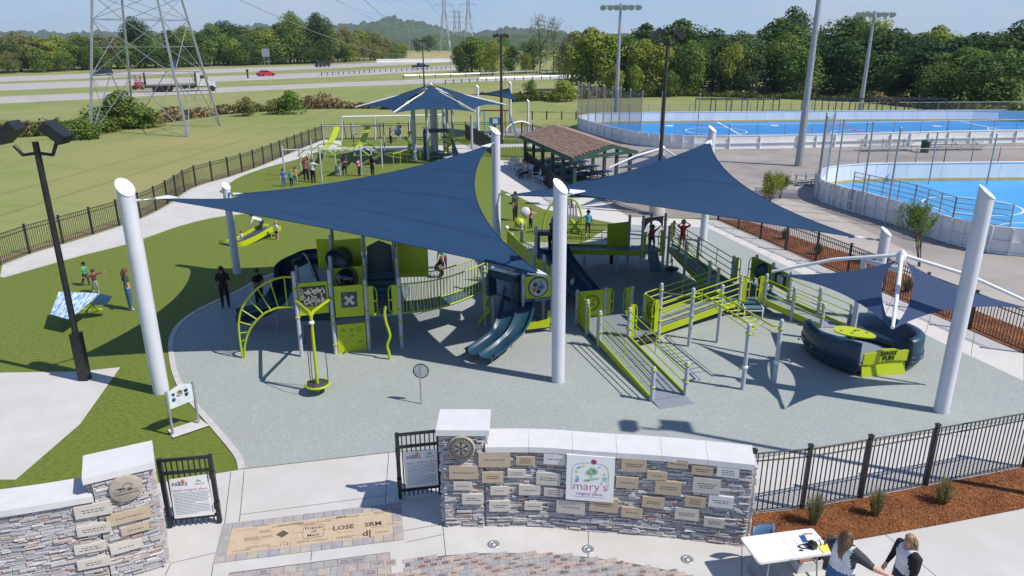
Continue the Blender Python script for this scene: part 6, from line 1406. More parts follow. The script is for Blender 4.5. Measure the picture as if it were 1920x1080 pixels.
    bpy.context.view_layer.update(); dg=bpy.context.evaluated_depsgraph_get(); nm=bpy.data.meshes.new_from_object(ob.evaluated_get(dg)); bpy.data.objects.remove(ob); bpy.data.meshes.remove(me)
    nm.name='body'; nm.materials.clear()
    ms=[CL[top],CL[bot],SK[skin],shoe or SHOE,CL[slv or top]]; 
    for m_ in ms: nm.materials.append(m_)
    ti={'top':0,'bot':1,'skin':2,'shoe':3,'sleeve':4}; segs=[(Vv[a]*h,Vv[b]*h,ti[t]) for (a,b),t in Tg.items()]
    A=np.array([s[0] for s in segs]);B=np.array([s[1] for s in segs]);D=B-A;LL=(D**2).sum(1)+1e-9; idx=[s[2] for s in segs]
    for f in nm.polygons:
        c=np.array(f.center); t=np.clip(((c-A)*D).sum(1)/LL,0,1); q=A+D*t[:,None]; f.material_index=idx[int(((q-c)**2).sum(1).argmin())]; f.use_smooth=True
    # the pelvis band belongs to the trousers
    for f in nm.polygons:
        zz_=(Matrix.Rotation(-lean,3,'X')@(f.center-hip*h)).z
        if slv and f.material_index in (0,4): f.material_index=4 if abs(f.center.x)>(.064+.10*max(0,.262-zz_/h))*h*wide or f.material_index==4 and abs(f.center.x)>.11*h*wide else 0
        if f.material_index in (0,1) and abs(f.center.x)<.10*h*wide and not seat and pose.get('hip') is None: f.material_index=1 if zz_<.03*h else 0
    R3=Matrix.Rotation(rz,4,'Z'); nm.transform(R3); b=link(bpy.data.objects.new('body',nm)); b.parent=o
    # hair and face
    HC=hc*h; r_=.060*HS*h; mb=MB(); RZ=R3.to_3x3(); po=Vector(p)
    T=lambda q: po+RZ@(HC+HM@Vector(q))
    vs=[];fs=[];N=14;K=7
    for i in range(K+1):
        ph=math.pi*.62*i/K
        for k in range(N):
            a=2*math.pi*k/N; d=V(math.sin(ph)*math.cos(a),math.sin(ph)*math.sin(a),math.cos(ph)); rr=r_*1.06
            z=d.z
            if d.y<-.25 and z<.45: rr*=.80
            vs.append(T(V(d.x*rr*.92,d.y*rr*1.05+.006*h,d.z*rr*1.12+.016*h)))
    for i in range(K):
        for k in range(N): fs.append((i*N+k,(i+1)*N+k,(i+1)*N+(k+1)%N,i*N+(k+1)%N))
    mb.add(vs,fs,0,True)
    if hairlen: mb.tube([T(V(0,r_*.35,r_*.3)),T(V(0,r_*.85,-r_*.3)),T(V(0,r_*.95,-hairlen*h*.5)),T(V(0,r_*.9,-hairlen*h))],[r_*.8,r_*.85,r_*.75,r_*.3],10); mb.tube([T(V(r_*.7,r_*.2,0)),T(V(r_*.8,r_*.45,-hairlen*h*.6))],[r_*.4,r_*.3],7); mb.tube([T(V(-r_*.7,r_*.2,0)),T(V(-r_*.8,r_*.45,-hairlen*h*.6))],[r_*.4,r_*.3],7)
    if fingers:
        rh=random.Random(int(h*1000))
        for _ in range(170):
            a=rh.uniform(-1.25,1.25); ph=rh.uniform(.1,1.1); d0=V(math.sin(ph)*math.sin(a),math.sin(ph)*math.cos(a),math.cos(ph)); L_=hairlen*h*rh.uniform(.75,1.15); k=rh.uniform(.95,1.12)
            d1=V(math.sin(a)*1.02,math.cos(a)*1.05,.0); d2=V(math.sin(a)*.95,math.cos(a)*1.1+.15,0)
            mb.tube(cat([T(V(0,0,.012*h)+d0*r_*1.1*k),T(d1*r_*1.12*k+V(0,0,.01*h)),T(d2*r_*1.1*k+V(0,0,-L_*.45)),T(d2*r_*(.8+.3*rh.random())*V(.8,1,0).y*k+V(rh.gauss(0,.006),rh.gauss(0,.006),-L_))],3),[.0045*h]*9+[.0015*h],4,mi=0 if rh.random()<.6 else 1)
    mb.build('cap' if cap else 'hair',[CL[cap] if cap else HR[hair],HR['blonde'] if hair!='blonde' else HR['grey']],o)
    mb=MB(); [mb.ball(T(V(s*r_*.36,-r_*.93,r_*.0)),r_*.11,6) for s in (-1,1)]; mb.build('eye',EYE,o)
    mb=MB(); mb.ball(T(V(0,-r_*1.0,-r_*.22)),r_*.15,6,sc=(.8,1,1.3)); [mb.ball(T(V(s*r_*.88,r_*.05,-r_*.1)),r_*.2,6,sc=(.4,.8,1.2)) for s in (-1,1)]; mb.tube([T(V(-r_*.25,-r_*.86,-r_*.55)),T(V(0,-r_*.92,-r_*.6)),T(V(r_*.25,-r_*.86,-r_*.55))],r_*.06,5); mb.build('face_features',SK[skin],o)
    return o
PI=math.pi
up_=lambda s:((s*.5,-.2,1),(-s*.6,0,1)); hips_=lambda s:((s*.75,.35,-1),(-s*.8,-.35,-.55)); fold=lambda s:((s*.25,-.2,-1),(-s*.9,-.75,.1)); fwd=((0.1,-1,-.25),(0,-1,-.1))
walk={'ll':((.03,-.35,-1),(.02,.1,-1)),'rl':((-.03,.3,-1),(0,.45,-1))}
sit={'ll':((.12,-1,-.1),(.05,-.15,-1)),'rl':((-.12,-1,-.12),(-.05,-.3,-1)),'hip':.30,'lean':.12}
# left lawn
person('small boy in a green t-shirt running on the lawn at the left edge',G(163,536),1.35,1.05,'green','charcoal','b','dark',pose={**walk,'ra':((-.3,-.6,-.8),(0,-1,.1)),'lean':.1},child=True)
person('small boy in a maroon top throwing his arms out beside the boy in green',G(181,549),.9,1.0,'maroon','grey','a','brown',pose={'la':((1,-.2,.1),(1,-.1,.1)),'ra':((-.8,0,-.3),(-.8,-.2,.2)),**walk},child=True,sleeve=1,shoe=SHOEW)
person('woman with long auburn hair, dark t-shirt and jeans, standing hands on hips on the lawn',G(246,581),2.2,1.66,'charcoal','jeans','a','auburn',.15,{'la':hips_(1),'ra':hips_(-1)},shoe=SHOEW,wide=1.08)
person('woman all in black with a dark ponytail at the kerb',G(424,577),.2,1.67,'black','black','b','dark',.16,{'la':((.2,.1,-1),(.05,-.1,-1)),'ra':((-.2,.2,-1),(-.05,-.1,-1))},sleeve=.5)
person('woman in a black sleeveless top with arms folded beside the arched ladder',G(489,581),1.1,1.66,'black','black','b','brown',0,{'la':fold(1),'ra':fold(-1)},sleeve=0)
# roller slide
person('small child sitting on the roller slide with legs stretched out',G(452,453,.1),-1.1,.95,'white','grey','a','red',pose={**sit,'hip':.12,'ll':((.12,-1,.05),(.05,-1,-.2)),'rl':((-.12,-1,.05),(-.05,-1,-.2)),'lean':-.25},child=True)
person('adult in red and white bending over the top of the roller slide',G(494,444),-1.3,1.6,'white','navy','a','brown',pose={'lean':1.15,'la':((.1,-.6,-1),(0,-.7,-1)),'ra':((-.1,-.6,-1),(0,-.7,-1)),'ll':((.05,-.3,-1),(0,.25,-1)),'rl':((-.05,-.2,-1),(0,.3,-1))})
person('small child in a white shirt standing at the head of the roller slide',G(520,450),-.5,.98,'white','black','a','blonde',child=True,shorts=True,shoe=SHOEW)
# queue beneath the band climber
person('boy in a blue shirt, leftmost of the group beyond the left sail',G(533,350),.4,1.25,'blue','jeans','a','brown',child=True)
person('boy in a bright teal t-shirt in the group beyond the left sail',G(547,349),2.9,1.15,'teal','black','a','blonde',child=True,pose={'ra':fwd})
person('child in an orange top, hands behind the head, beyond the left sail',G(556,346),3.0,1.3,'orange','khaki','a','auburn',child=True,pose={'la':((.5,.2,.6),(-.6,.1,.8)),'ra':((-.3,-.2,-1),(-.1,-.6,-.6))})
person('woman in a rust top reaching up in the group beyond the left sail',G(575,340),3.1,1.7,'rust','black','a','auburn',.08,{'la':up_(1),'ra':up_(-1)},wide=1.15)
person('man in a white shirt with dark straps in the group beyond the left sail',G(588,343),2.8,1.72,'white','black','a','brown',0,{'ra':((-1,-.1,-.3),(-1,-.2,.1))},wide=1.1)
person('adult in green holding up a harness at the band climber post',G(579,336),-.3,1.72,'green','khaki','a','blonde',.08,{'la':up_(1)})
person('child in a white shirt hugged by the woman in purple, beyond the left sail',G(637,331),-.2,1.15,'white','ltblue','a','brown',child=True)
person('woman in a purple top hugging a child just over the edge of the left sail',G(647,330),.2,1.6,'purple','charcoal','b','dark',pose={'la':fold(1),'ra':fold(-1)})
person('person in pink and black seen just over the edge of the left sail',G(674,330),1.3,1.35,'pink','black','a','dark',pose={'ra':((-1,-.3,-.2),(-1,-.3,.2))})
person('dark haired person seen from behind, rightmost over the edge of the left sail',G(699,331),2.5,1.6,'black','black','a','dark',.1)
# swings
person('woman in a grey top with both hands at her face near the swing set',G(733,271),2.2,1.62,'grey','black','b','dark',0,{'la':((.6,-.3,.3),(-.7,-.1,.9)),'ra':((-.6,-.3,.3),(.7,-.1,.9))},shoe=SHOEW,sleeve=1)
person('man in black behind the round saucer swing',G(749,261),.3,1.7,'black','ltblue','a','brown',0,{'ra':fwd},shoe=SHOEW)
person('child in pale clothes behind the star canopy columns',G(796,262),.5,1.25,'ltblue','lilac','a','dark',0,child=True)
person('person in light blue beside the blue framed swing',G(919,262),1.2,1.6,'ltblue','navy','a','blonde')
person('person in black beside the blue framed swing',G(927,260),-1,1.7,'black','black','b','dark',0,{'la':fwd})
# benches
person('person in a pink cap and jeans seated on the middle bench',G(982,330),-1.15,1.7,'stripe','jeans','b','brown',pose={**sit,'ra':((-.2,-.5,-.9),(.3,-1,.1))},cap='pink')
person('red haired person seated on the middle bench beside the pink cap',G(988,335),-1.15,1.65,'stripe','black','a','red',pose={**sit,'la':((.2,-.5,-.9),(-.3,-1,.1))})
# around the structure
person('woman in dark t-shirt and black leggings behind the centre deck, beside the middle mast',G(966,414),.9,1.68,'charcoal','black','b','dark',0,{'la':((.1,-.1,-1),(.05,-.2,-1))})
person('little girl in a pink top leaning on the pale drum',G(995,428),2.3,1.12,'pink','navy','a','auburn',.08,{'la':fwd,'ra':fwd},child=True)
person('woman with long dark hair and purple top leaning on the navy hood',V(K.x-.1,K.y+.45,zT),.6,1.65,'purple','black','b','dark',.14,{'lean':.25,'la':((.2,-.8,-.5),(.3,-1,.1)),'ra':((-.2,-.8,-.5),(-.3,-1,.1))})
person('boy in turquoise t-shirt and dark shorts on the lawn by the lime arch',G(1102,441),.1,1.35,'teal','navy','c','dark',0,{'ra':((-1,0,-.5),(-1,-.2,-.2))},child=True,shorts=True,shoe=SHOEW)
person('boy in a red shirt climbing under the dark arched header of the upper tower',V(6.05,30.55,zT+.0),.2,1.15,'red','navy','c','dark',0,{'la':((.8,-.3,.7),(.5,-.3,.8)),**walk},child=True)
person('girl in a coral dress shading her eyes at the top of the long ramp',V(A2u.x+.55,A2u.y-.15,zT-.05),.1,1.4,'red','red','a','blonde',0,{'la':((.8,-.4,.4),(-.8,-.2,.6)),'ra':((-.8,-.4,.4),(.8,-.2,.6))},child=True,shorts=True,wide=.95)
person('toddler in a patterned top and dark trousers walking right of the near mast',G(1072,560),1.1,1.0,'white','navy','a','auburn',.05,walk,child=True)
person('little girl in lilac peering over the top of the white cross panel',V(G(640,531,zL+.88).x,G(640,531,zL+.88).y,zL),.5,1.0,'lilac','grey','a','brown',.04,{'la':fwd},child=True,sleeve=1)
person('person in black crouching on the sunny rubber behind the arched bridge',G(818,522),1.9,1.35,'black','black','a','blonde',.05,{'lean':.7,'ll':((.1,-.7,-.6),(0,.5,-1)),'rl':((-.1,-.8,-.5),(0,.5,-1)),'hip':.36})
person('child in a green top bending down behind the arched bridge',G(834,503),-.6,1.2,'green','purple','a','blonde',0,{'lean':.9},child=True)
person('child in dark clothes behind the arched bridge by the rope net',G(779,503),.5,1.2,'black','charcoal','a','dark',0,{},child=True)
# foreground women
person('woman with long brown hair and grey sleeved white shirt pointing right, beside the table',G(1564,1146,0),2.2,1.70,'white','jeans','a','longbrown',.20,{'la':((-.25,-.25,-1),(.1,-.6,-.7)),'ra':((-1,-.15,-.42),(-1,-.42,-.20)),'head':(0.05,0)},sleeve=.5,slv='charcoal',fingers=True,wide=1.42)
person('woman with blonde hair and black sleeved white shirt in the right foreground',G(1680,1148,0),-1.45,1.66,'white','navy','a','blonde',.11,{'la':((.25,-.15,-1),(-.1,-.6,-.8)),'ra':((-.25,-.15,-1),(.15,-.6,-.8)),'head':(0.05,0)},sleeve=1,slv='black',fingers=True,wide=1.3)
# ================================================================ STONE WALLS AND ENTRANCE
STC=[mat('ledge_stone_'+n,c,.9,col2=c2,scale=5,bump=.7,bscale=14,detail=8) for n,c,c2 in (('blue_grey',(.42,.415,.43),(.33,.33,.355)),('pale_grey',(.50,.485,.48),(.38,.37,.375)),('warm_tan',(.46,.385,.345),(.35,.29,.27)),('rust_pink',(.42,.31,.285),(.32,.245,.235)),('dark_slate',(.30,.30,.33),(.35,.345,.37)),('cream',(.55,.52,.49),(.45,.43,.415)))]
MORT=mat('dark_wall_core',(.16,.155,.155),.95)
nst=[0]
def stones(o,pts,z0,z1,front=1,seed=1,parts=300,skip=()):
    "courses of ledge stone along a ground polyline; front side is to the right of the direction when front=1"
    r=random.Random(seed); L=[Vector(p) for p in pts]; ln=[(L[i+1]-L[i]).length for i in range(len(L)-1)]; T=sum(ln)
    def at(s):
        i=0
        while i<len(L)-2 and s>ln[i]: s-=ln[i]; i+=1
        d=(L[i+1]-L[i]).normalized(); return L[i]+d*s,d
    items=[]; z=z0
    while z<z1-.015:
        hh=r.choice([.032,.038,.045,.055,.065]); hh=min(hh,z1-z); s=-r.random()*.2
        while s<T:
            w=r.uniform(.10,.38); a=max(0,s); b=min(T,s+w)
            if b-a>.03:
                p,d=at((a+b)/2); n=V(d.y,-d.x,0)*front; dep=.055+r.uniform(0,.045); items.append((p,d,n,b-a-.003,hh-.003,dep,z+hh/2,r.choice([0,0,1,1,2,3,4,0,5,1,0])))
            s+=w
        z+=hh
    items.sort(key=lambda t:-t[3]*t[4]); st=MB()
    for k,(p,d,n,w,hh,dep,z,mi) in enumerate(items):
        jit=[r.uniform(-.012,.012) for _ in range(4)]; c=p+n*dep/2
        q=[]; 
        for (sx,sz),j in zip(((-1,-1),(1,-1),(1,1),(-1,1)),jit): q.append((sx,sz,j))
        back=[p+d*(sx*w/2)+V(0,0,z+sz*hh/2) for sx,sz,j in q]; mid=[p+d*(sx*(w/2-.001))+n*(dep*.82+j)+V(0,0,z+sz*(hh/2-.001)) for sx,sz,j in q]; fr_=[p+d*(sx*(w/2-.009))+n*(dep+j)+V(0,0,z+sz*(hh/2-.006)) for sx,sz,j in q]
        F_=[(0,1,5,4),(1,2,6,5),(2,3,7,6),(3,0,4,7),(4,5,9,8),(5,6,10,9),(6,7,11,10),(7,4,8,11),(8,9,10,11)]
        if front<0: F_=[tuple(reversed(f)) for f in F_]
        if nst[0]<0 or k<parts: MB().add(back+mid+fr_,F_).build('stone',STC[mi],o)
        else: st.add(back+mid+fr_,F_,mi)
    if len(items)>parts: st.build('stone_facing',STC,o,kind='stuff')
TAN=mat('tan_engraved_stone',(.44,.36,.26),.8,col2=(.40,.33,.24),scale=5,bump=.1,bscale=60); PALE=mat('pale_engraved_stone',(.52,.49,.44),.8,col2=(.48,.45,.41),scale=5,bump=.1,bscale=60); WHS=mat('white_engraved_stone',(.62,.62,.61),.8,col2=(.57,.57,.57),scale=5); INK=mat('dark_engraving',(.06,.05,.05),.8)
# right wall: lower front line
wf=[G(912,984),G(1010,984),G(1100,992),G(1250,1004),G(1396,1022)]
# smooth arc of the wall front
wf=cat(wf,3); thick=.50
ow=root('stone_donor_wall','long curved ledge stone donor wall with white coping and many engraved plaques','stone wall',wf[len(wf)//2])
zc0,zc1=1.80,1.92
wb=offs(wf,thick)
mb=MB()
for i in range(len(wf)-1): mb.prism([wf[i],wf[i+1],wb[i+1],wb[i]],(0,0,zc0))
mb.build('wall_core',MORT,ow)
stones(ow,wf,0,zc0,1,seed=3,parts=298)
e0,e1=wf[-1],wb[-1]; stones(ow,[e0,e1],0,zc0,1,seed=5,parts=0); stones(ow,[wb[-1],wb[len(wb)//2],wb[0]],0,zc0,1,seed=6,parts=0)
fo_=offs(wf,-.13); bo_=offs(wf,thick+.1)
def arcpt(L,s):
    T=sum((L[i+1]-L[i]).length for i in range(len(L)-1)); s*=T
    for i in range(len(L)-1):
        l=(L[i+1]-L[i]).length
        if s<=l or i==len(L)-2: return L[i].lerp(L[i+1],min(1,s/l)),(L[i+1]-L[i]).normalized()
        s-=l
for k in range(6):
    a,b=k/6+.0005,(k+1)/6-.0005
    if k==5: b=1.006
    P=[arcpt(fo_,a+(b-a)*q/3)[0] for q in range(4)]; Q=[arcpt(bo_,a+(b-a)*q/3)[0] for q in range(3,-1,-1)]; MB().prism([V(p.x,p.y,zc0) for p in P+Q],(0,0,zc1-zc0)).build('coping_slab',CAPM,ow)
# pillar at the left end of the right wall
def pier(o,a,b,depth,h,seed,parts,capw=.12,caph=.13,side=True):
    a,b=Vector(a),Vector(b); d=(b-a).normalized(); n=V(-d.y,d.x,0); c=[a,b,b+n*depth,a+n*depth]
    MB().prism(c,(0,0,h)).build('wall_core',MORT,o)
    stones(o,[a,b],0,h,1,seed,parts)
    stones(o,[b,b+n*depth],0,h,1,seed+1,0); stones(o,[a+n*depth,a],0,h,1,seed+2,0); stones(o,[b+n*depth,a+n*depth],0,h,1,seed+3,0)
    cw=capw; MB().prism([a-d*cw-n*cw+V(0,0,h),b+d*cw-n*cw+V(0,0,h),b+d*cw+n*(depth+cw)+V(0,0,h),a-d*cw+n*(depth+cw)+V(0,0,h)],(0,0,caph)).build('coping_slab',CAPM,o); return a,b,d,V(d.y,-d.x,0)
op=root('stone_pillar','tall stone pillar with white cap and round wheel emblem at the gate','stone pillar',G(870,985))
pa_,pb_=G(836,984),G(909,984.5); hp_=ZV(pa_,815); pa_,pb_,pd,pn=pier(op,pa_,pb_,.62,2.17,21,190)
# left wall pier
ol=root('stone_donor_wall','tall stone donor wall at the lower left with white cap and sandstone plaques','stone wall',G(250,1060))
la_,lb_=G(185,1100),G(312,1058); hl=2.17; la_=lb_+(G(195,1092)-lb_).normalized()*.92; la_,lb_,ld,ln_=pier(ol,la_,lb_,.62,hl,31,190)
# lower wing of the left wall going off to the left
la2=la_-ld*.0; wing=[la_-ld*2.6-ln_*.55,la_-ld*1.2-ln_*.2,la_-ld*.01]; 
oll=root('stone_donor_wall','lower curved wing of the left donor wall running out of the frame','stone wall',wing[1]); wg=cat(wing,4); wgb=offs(wg,.5); mb=MB()
for i in range(len(wg)-1): mb.prism([wg[i],wg[i+1],wgb[i+1],wgb[i]],(0,0,1.8))
mb.build('wall_core',MORT,oll); stones(oll,wg,0,1.8,1,41,120); 
P=offs(wg,-.13)+list(reversed(offs(wg,.6))); MB().prism([V(p.x,p.y,1.8) for p in P],(0,0,.12)).build('coping_slab',CAPM,oll)
# plaques ------------------------------------------------------------
def planept(L,x,y,n_off=.12):
    "plaque centre on the facing: sight line against the wall front polyline"
    best=None
    for i in range(len(L)-1):
        a,b=L[i],L[i+1]; d=(b-a).normalized(); n=V(d.y,-d.x,0); q=PL(a+n*n_off,b+n*n_off,x,y); s=(q-a).dot(d)/(b-a).length
        e=max(0,-s,s-1)
        if best is None or e<best[0]: best=(e,q,d,n)
    return best[1:]
rq=random.Random(12)
def plaque(o,L,x,y,w,h,m,txt=None,lines=2,size=.045):
    q,d,n=planept(L,x,y); wm=w/1373*1.0; dist=(Vector((0,0,H))-q).length
    W2=w*dist/1373/2*1.02; H2=h*dist/1373/2*1.22; dr=d
    b=MB().prism([q-n*.09+dr*(sx*W2)+V(0,0,sz*H2) for sx,sz in ((-1,-1),(1,-1),(1,1),(-1,1))],n*.10).build('plaque',m,o)
    f=q+n*.0105
    if txt: text(txt,f,size,frame(d,n),INK,'engraving',b,.002)
    else:
        mb=MB()
        for k in range(lines):
            ww=W2*rq.uniform(.45,.72); z=(lines-1)*.5*.045-k*.045; x0=-ww
            while x0<ww:
                l=rq.uniform(.025,.07); l=min(l,ww-x0+.01); mb.prism([f+dr*(x0+a)+V(0,0,z+b_) for a,b_ in ((0,-.007),(l,-.007),(l,.008),(0,.008))],n*.001); x0+=l+.018
        mb.build('engraving',INK,b)
    return b
FL_=[wf[0]-V(.0,0,0)]+wf
T_,P_,W_s=TAN,PALE,WHS
for x,y,w,h,m,t,l in [(927,862,57,25,T_,'City of Hendersonville',1),(985.5,864,34,15,T_,None,3),(1040,861,39,18,W_s,None,1),(924,895,38,18,T_,None,2),(969,888,33,14,P_,None,2),(1028,898,43,21,P_,None,2),(937,920,33,14,P_,None,1),(993,919,38,17,P_,None,1),(1038,923,34,14,P_,None,3),(937,949,37,18,P_,None,2),(1000.5,949,32,13,P_,None,1),(1189,872,44,21,T_,'Title Sponsor Club\nof Hendersonville',2),(1271,870,35,14,T_,None,1),(1317,882,36,15,T_,None,2),(1365,886,37,15,W_s,None,3),(1232,892,35,14,T_,None,1),(1176,905,39,18,T_,None,1),(1253,915,45,22,T_,None,2),(1325,911,46,25,P_,None,3),(1225,942,38,18,T_,None,2),(1304,941,35,17,T_,None,3),(1352,941,41,19,W_s,None,2),(1070,951,50,22,P_,None,1),(1132,947,50,23,T_,None,2),(1185,961,37,17,T_,None,1),(1288,964,40,19,P_,None,2),(1339,980,34,15,P_,None,2)]:
    plaque(ow,wf,x,y,w,h,m,t,l)
PF=[pa_,pb_]
plaque(op,PF,869,886,51,22,T_,'Leon & Associates Inc.',1,.05); plaque(op,PF,868,911,33,14,P_,None,1); plaque(op,PF,886,936,37,17,P_,None,2)
LF_=[la_,lb_]
for x,y,w,h,m,t in ((242,968,62,17,T_,'Custode Woodworks'),(254,992,40,11,T_,None),(237,1025,44,13,P_,None)): plaque(ol,LF_,x,y,w,h,m,t,1,.05)
for x,y,w,h,m in ((174,957,50,18,P_),(176,993,46,14,P_),(169,1028,42,12,P_),(176,1056,44,13,P_)): plaque(oll,wg,x,y,w,h,m,None,2)
# round medallions
MED=mat('cast_stone_medallion',(.36,.32,.27),.8,col2=(.30,.27,.235),scale=7,bump=.2,bscale=50); DKM=mat('dark_medallion_inlay',(.05,.045,.045),.8)
q,d,n=planept(PF,865,840,.13); M=frame(d,n); R0=.27
m1_=MB().lathe(q-n*.09,[(R0,0),(R0,.10),(R0-.02,.115),(0,.115)],36,axis=n).build('wheel_medallion',MED,op)
mb=MB(); Q=lambda x,y: q+n*.028+M@V(x,y,0)
for k in range(24): a=k*2*PI/24; a0,a1=a-.07,a+.07; mb.prism([Q(.18*math.cos(a0),.18*math.sin(a0)),Q(.18*math.cos(a1),.18*math.sin(a1)),Q(.235*math.cos(a+.04),.235*math.sin(a+.04)),Q(.235*math.cos(a-.04),.235*math.sin(a-.04))],n*.004)
for rr_ in (.15,.24): mb.tube([Q(rr_*math.cos(k*PI/16),rr_*math.sin(k*PI/16)) for k in range(32)],.005,4,closed=True)
for k in range(6): a=k*PI/3+PI/2; c_s,sn_=math.cos(a),math.sin(a); mb.prism([Q(.045*c_s-.012*sn_,.045*sn_+.012*c_s),Q(.045*c_s+.012*sn_,.045*sn_-.012*c_s),Q(.135*c_s+.022*sn_,.135*sn_-.022*c_s),Q(.135*c_s-.022*sn_,.135*sn_+.022*c_s)],n*.004)
mb.lathe(q+n*.028,[(.03,0),(.03,.004),(0,.004)],12,axis=n); mb.build('wheel_inlay',DKM,m1_)
q,d,n=planept(LF_,235.5,916,.13); M=frame(d,n); R0=.27
m2_=MB().lathe(q-n*.09,[(R0,0),(R0,.10),(R0-.02,.115),(0,.115)],36,axis=n).build('bird_medallion',MED,ol)
mb=MB(); Q=lambda x,y: q+n*.03+M@V(x,y,0)
mb.prism([Q(*p) for p in ((-.17,.04),(-.06,.045),(-.01,.0),(-.05,.01),(-.09,-.01),(-.1,.02))],n*.003); mb.prism([Q(*p) for p in ((.03,-.01),(.06,.03),(.1,.0),(.11,-.03),(.05,-.03))],n*.003)
mb.tube([Q(.04+.075*math.cos(k*.33),.06+.06*math.sin(k*.33)) for k in range(-2,15)],.004,4); mb.tube([Q(-.2,-.035),Q(.2,-.03)],.003,4); mb.build('bird_inlay',DKM,m2_)
text('Hendersonville Parks',q+n*.031+M@V(.02,-.085,0),.045,M,DKM,'engraving',m2_,.002)
# logo sign
q,d,n=planept(wf,1106.5,897,.135); M=frame(d,n); dist=(Vector((0,0,H))-q).length; SW=86*dist/1373; SHh=78*dist/1373*1.2
sg=root('logo_sign','square white sign reading mary\'s magical place with a green tree, fixed to the stone wall','sign',q)
WP=mat('white_sign_enamel',(.78,.78,.79),.35,col2=(.76,.76,.77),scale=2); MB().prism([q+M@V(sx*SW/2,sz*SHh/2,-.06) for sx,sz in ((-1,-1),(1,-1),(1,1),(-1,1))],n*.075).build('panel',WP,sg)
MG=mat('magenta_print',(.45,.015,.16),.5); MG2=mat('purple_print',(.35,.08,.30),.5); GRP=mat('green_print',(.30,.52,.22),.5); LG=mat('pale_green_print',(.40,.66,.40),.5); YL=mat('yellow_print',(.75,.6,.12),.5); SB=mat('sky_blue_print',(.2,.55,.75),.5); OR=mat('orange_print',(.8,.3,.05),.5)
S_=SW/86; Q=lambda x,y,e=.016: q+M@V((x-1106.5)*S_,-(y-897)*S_*1.2,e)
def flat(name,polys,m,par=sg,e=.016,th=.0016): 
    mb=MB(); [mb.prism([Q(*p,e) for p in P],n*th) for P in polys]; return mb.build(name,m,par)
cir=lambda x,y,rx,ry=None,k=14:[(x+rx*math.cos(i*2*PI/k),y-(ry or rx*.84)*math.sin(i*2*PI/k)) for i in range(k)]
flat('logo_ball',[cir(1112,867.5,5.2)],MG)
flat('logo_tree',[cir(1109,885,9,5.5),cir(1103,887,5,4),cir(1115,884,6,5),cir(1110,880,6,3.6),[(1107,888),(1110,888),(1111,895),(1117,898),(1110,900),(1100,902),(1094,900),(1104,898)],cir(1118,896,5,1.8),cir(1100,900,6,2)],LG)
mb=MB(); 
arch=cat([Q(1074.5,917,.017),Q(1074.5,885,.017),Q(1079,874,.017),Q(1095,869.5,.017),Q(1106,869,.017)],5); mb.tube(arch,.004,4); arch=cat([Q(1118,869,.017),Q(1128,871,.017),Q(1137,876,.017),Q(1139.5,886,.017),Q(1139.5,915,.017)],5); mb.tube(arch,.004,4); mb.build('logo_arch',GRP,sg)
flat('logo_cloud',[cir(1087,878,4,1.8),cir(1084,879.5,3,1.2),cir(1122,876,3,1.3)],SB); flat('logo_sun',[cir(1094,875,2.6)],YL)
flat('logo_child_hair',[cir(1082,886,2.6,3),cir(1132,888,2.8,2.2)],YL); flat('logo_wheelchair',[cir(1083,901,3.6,3.0),[(1080,893),(1085,893),(1088,899),(1084,900)]],SB); flat('logo_boy',[[(1128,893),(1137,893),(1136,898),(1129,898)],[(1129.5,899),(1131.5,899),(1131.5,901),(1129.5,901)],[(1134,899),(1136,899),(1136,901),(1134,901)]],SB)
mb=MB(); mb.tube([Q(1083+2.2*math.cos(k*.6),901-2*math.sin(k*.6),.02) for k in range(11)],.003,4,closed=True); mb.build('logo_wheel',MG,sg)
text("mary's",Q(1107,911,.016),.265,M,MG,'lettering',sg,.002,bold=-.003); text('magical place',Q(1106,923.5,.016),.10,M,MG2,'lettering',sg,.002); mb=MB(); [mb.prism([Q(1080+k*5,928.6,.016),Q(1083.5+k*5,928.6,.016),Q(1083.5+k*5,929.4,.016),Q(1080+k*5,929.4,.016)],n*.001) for k in range(11)]; mb.build('fine_print',MG2,sg)
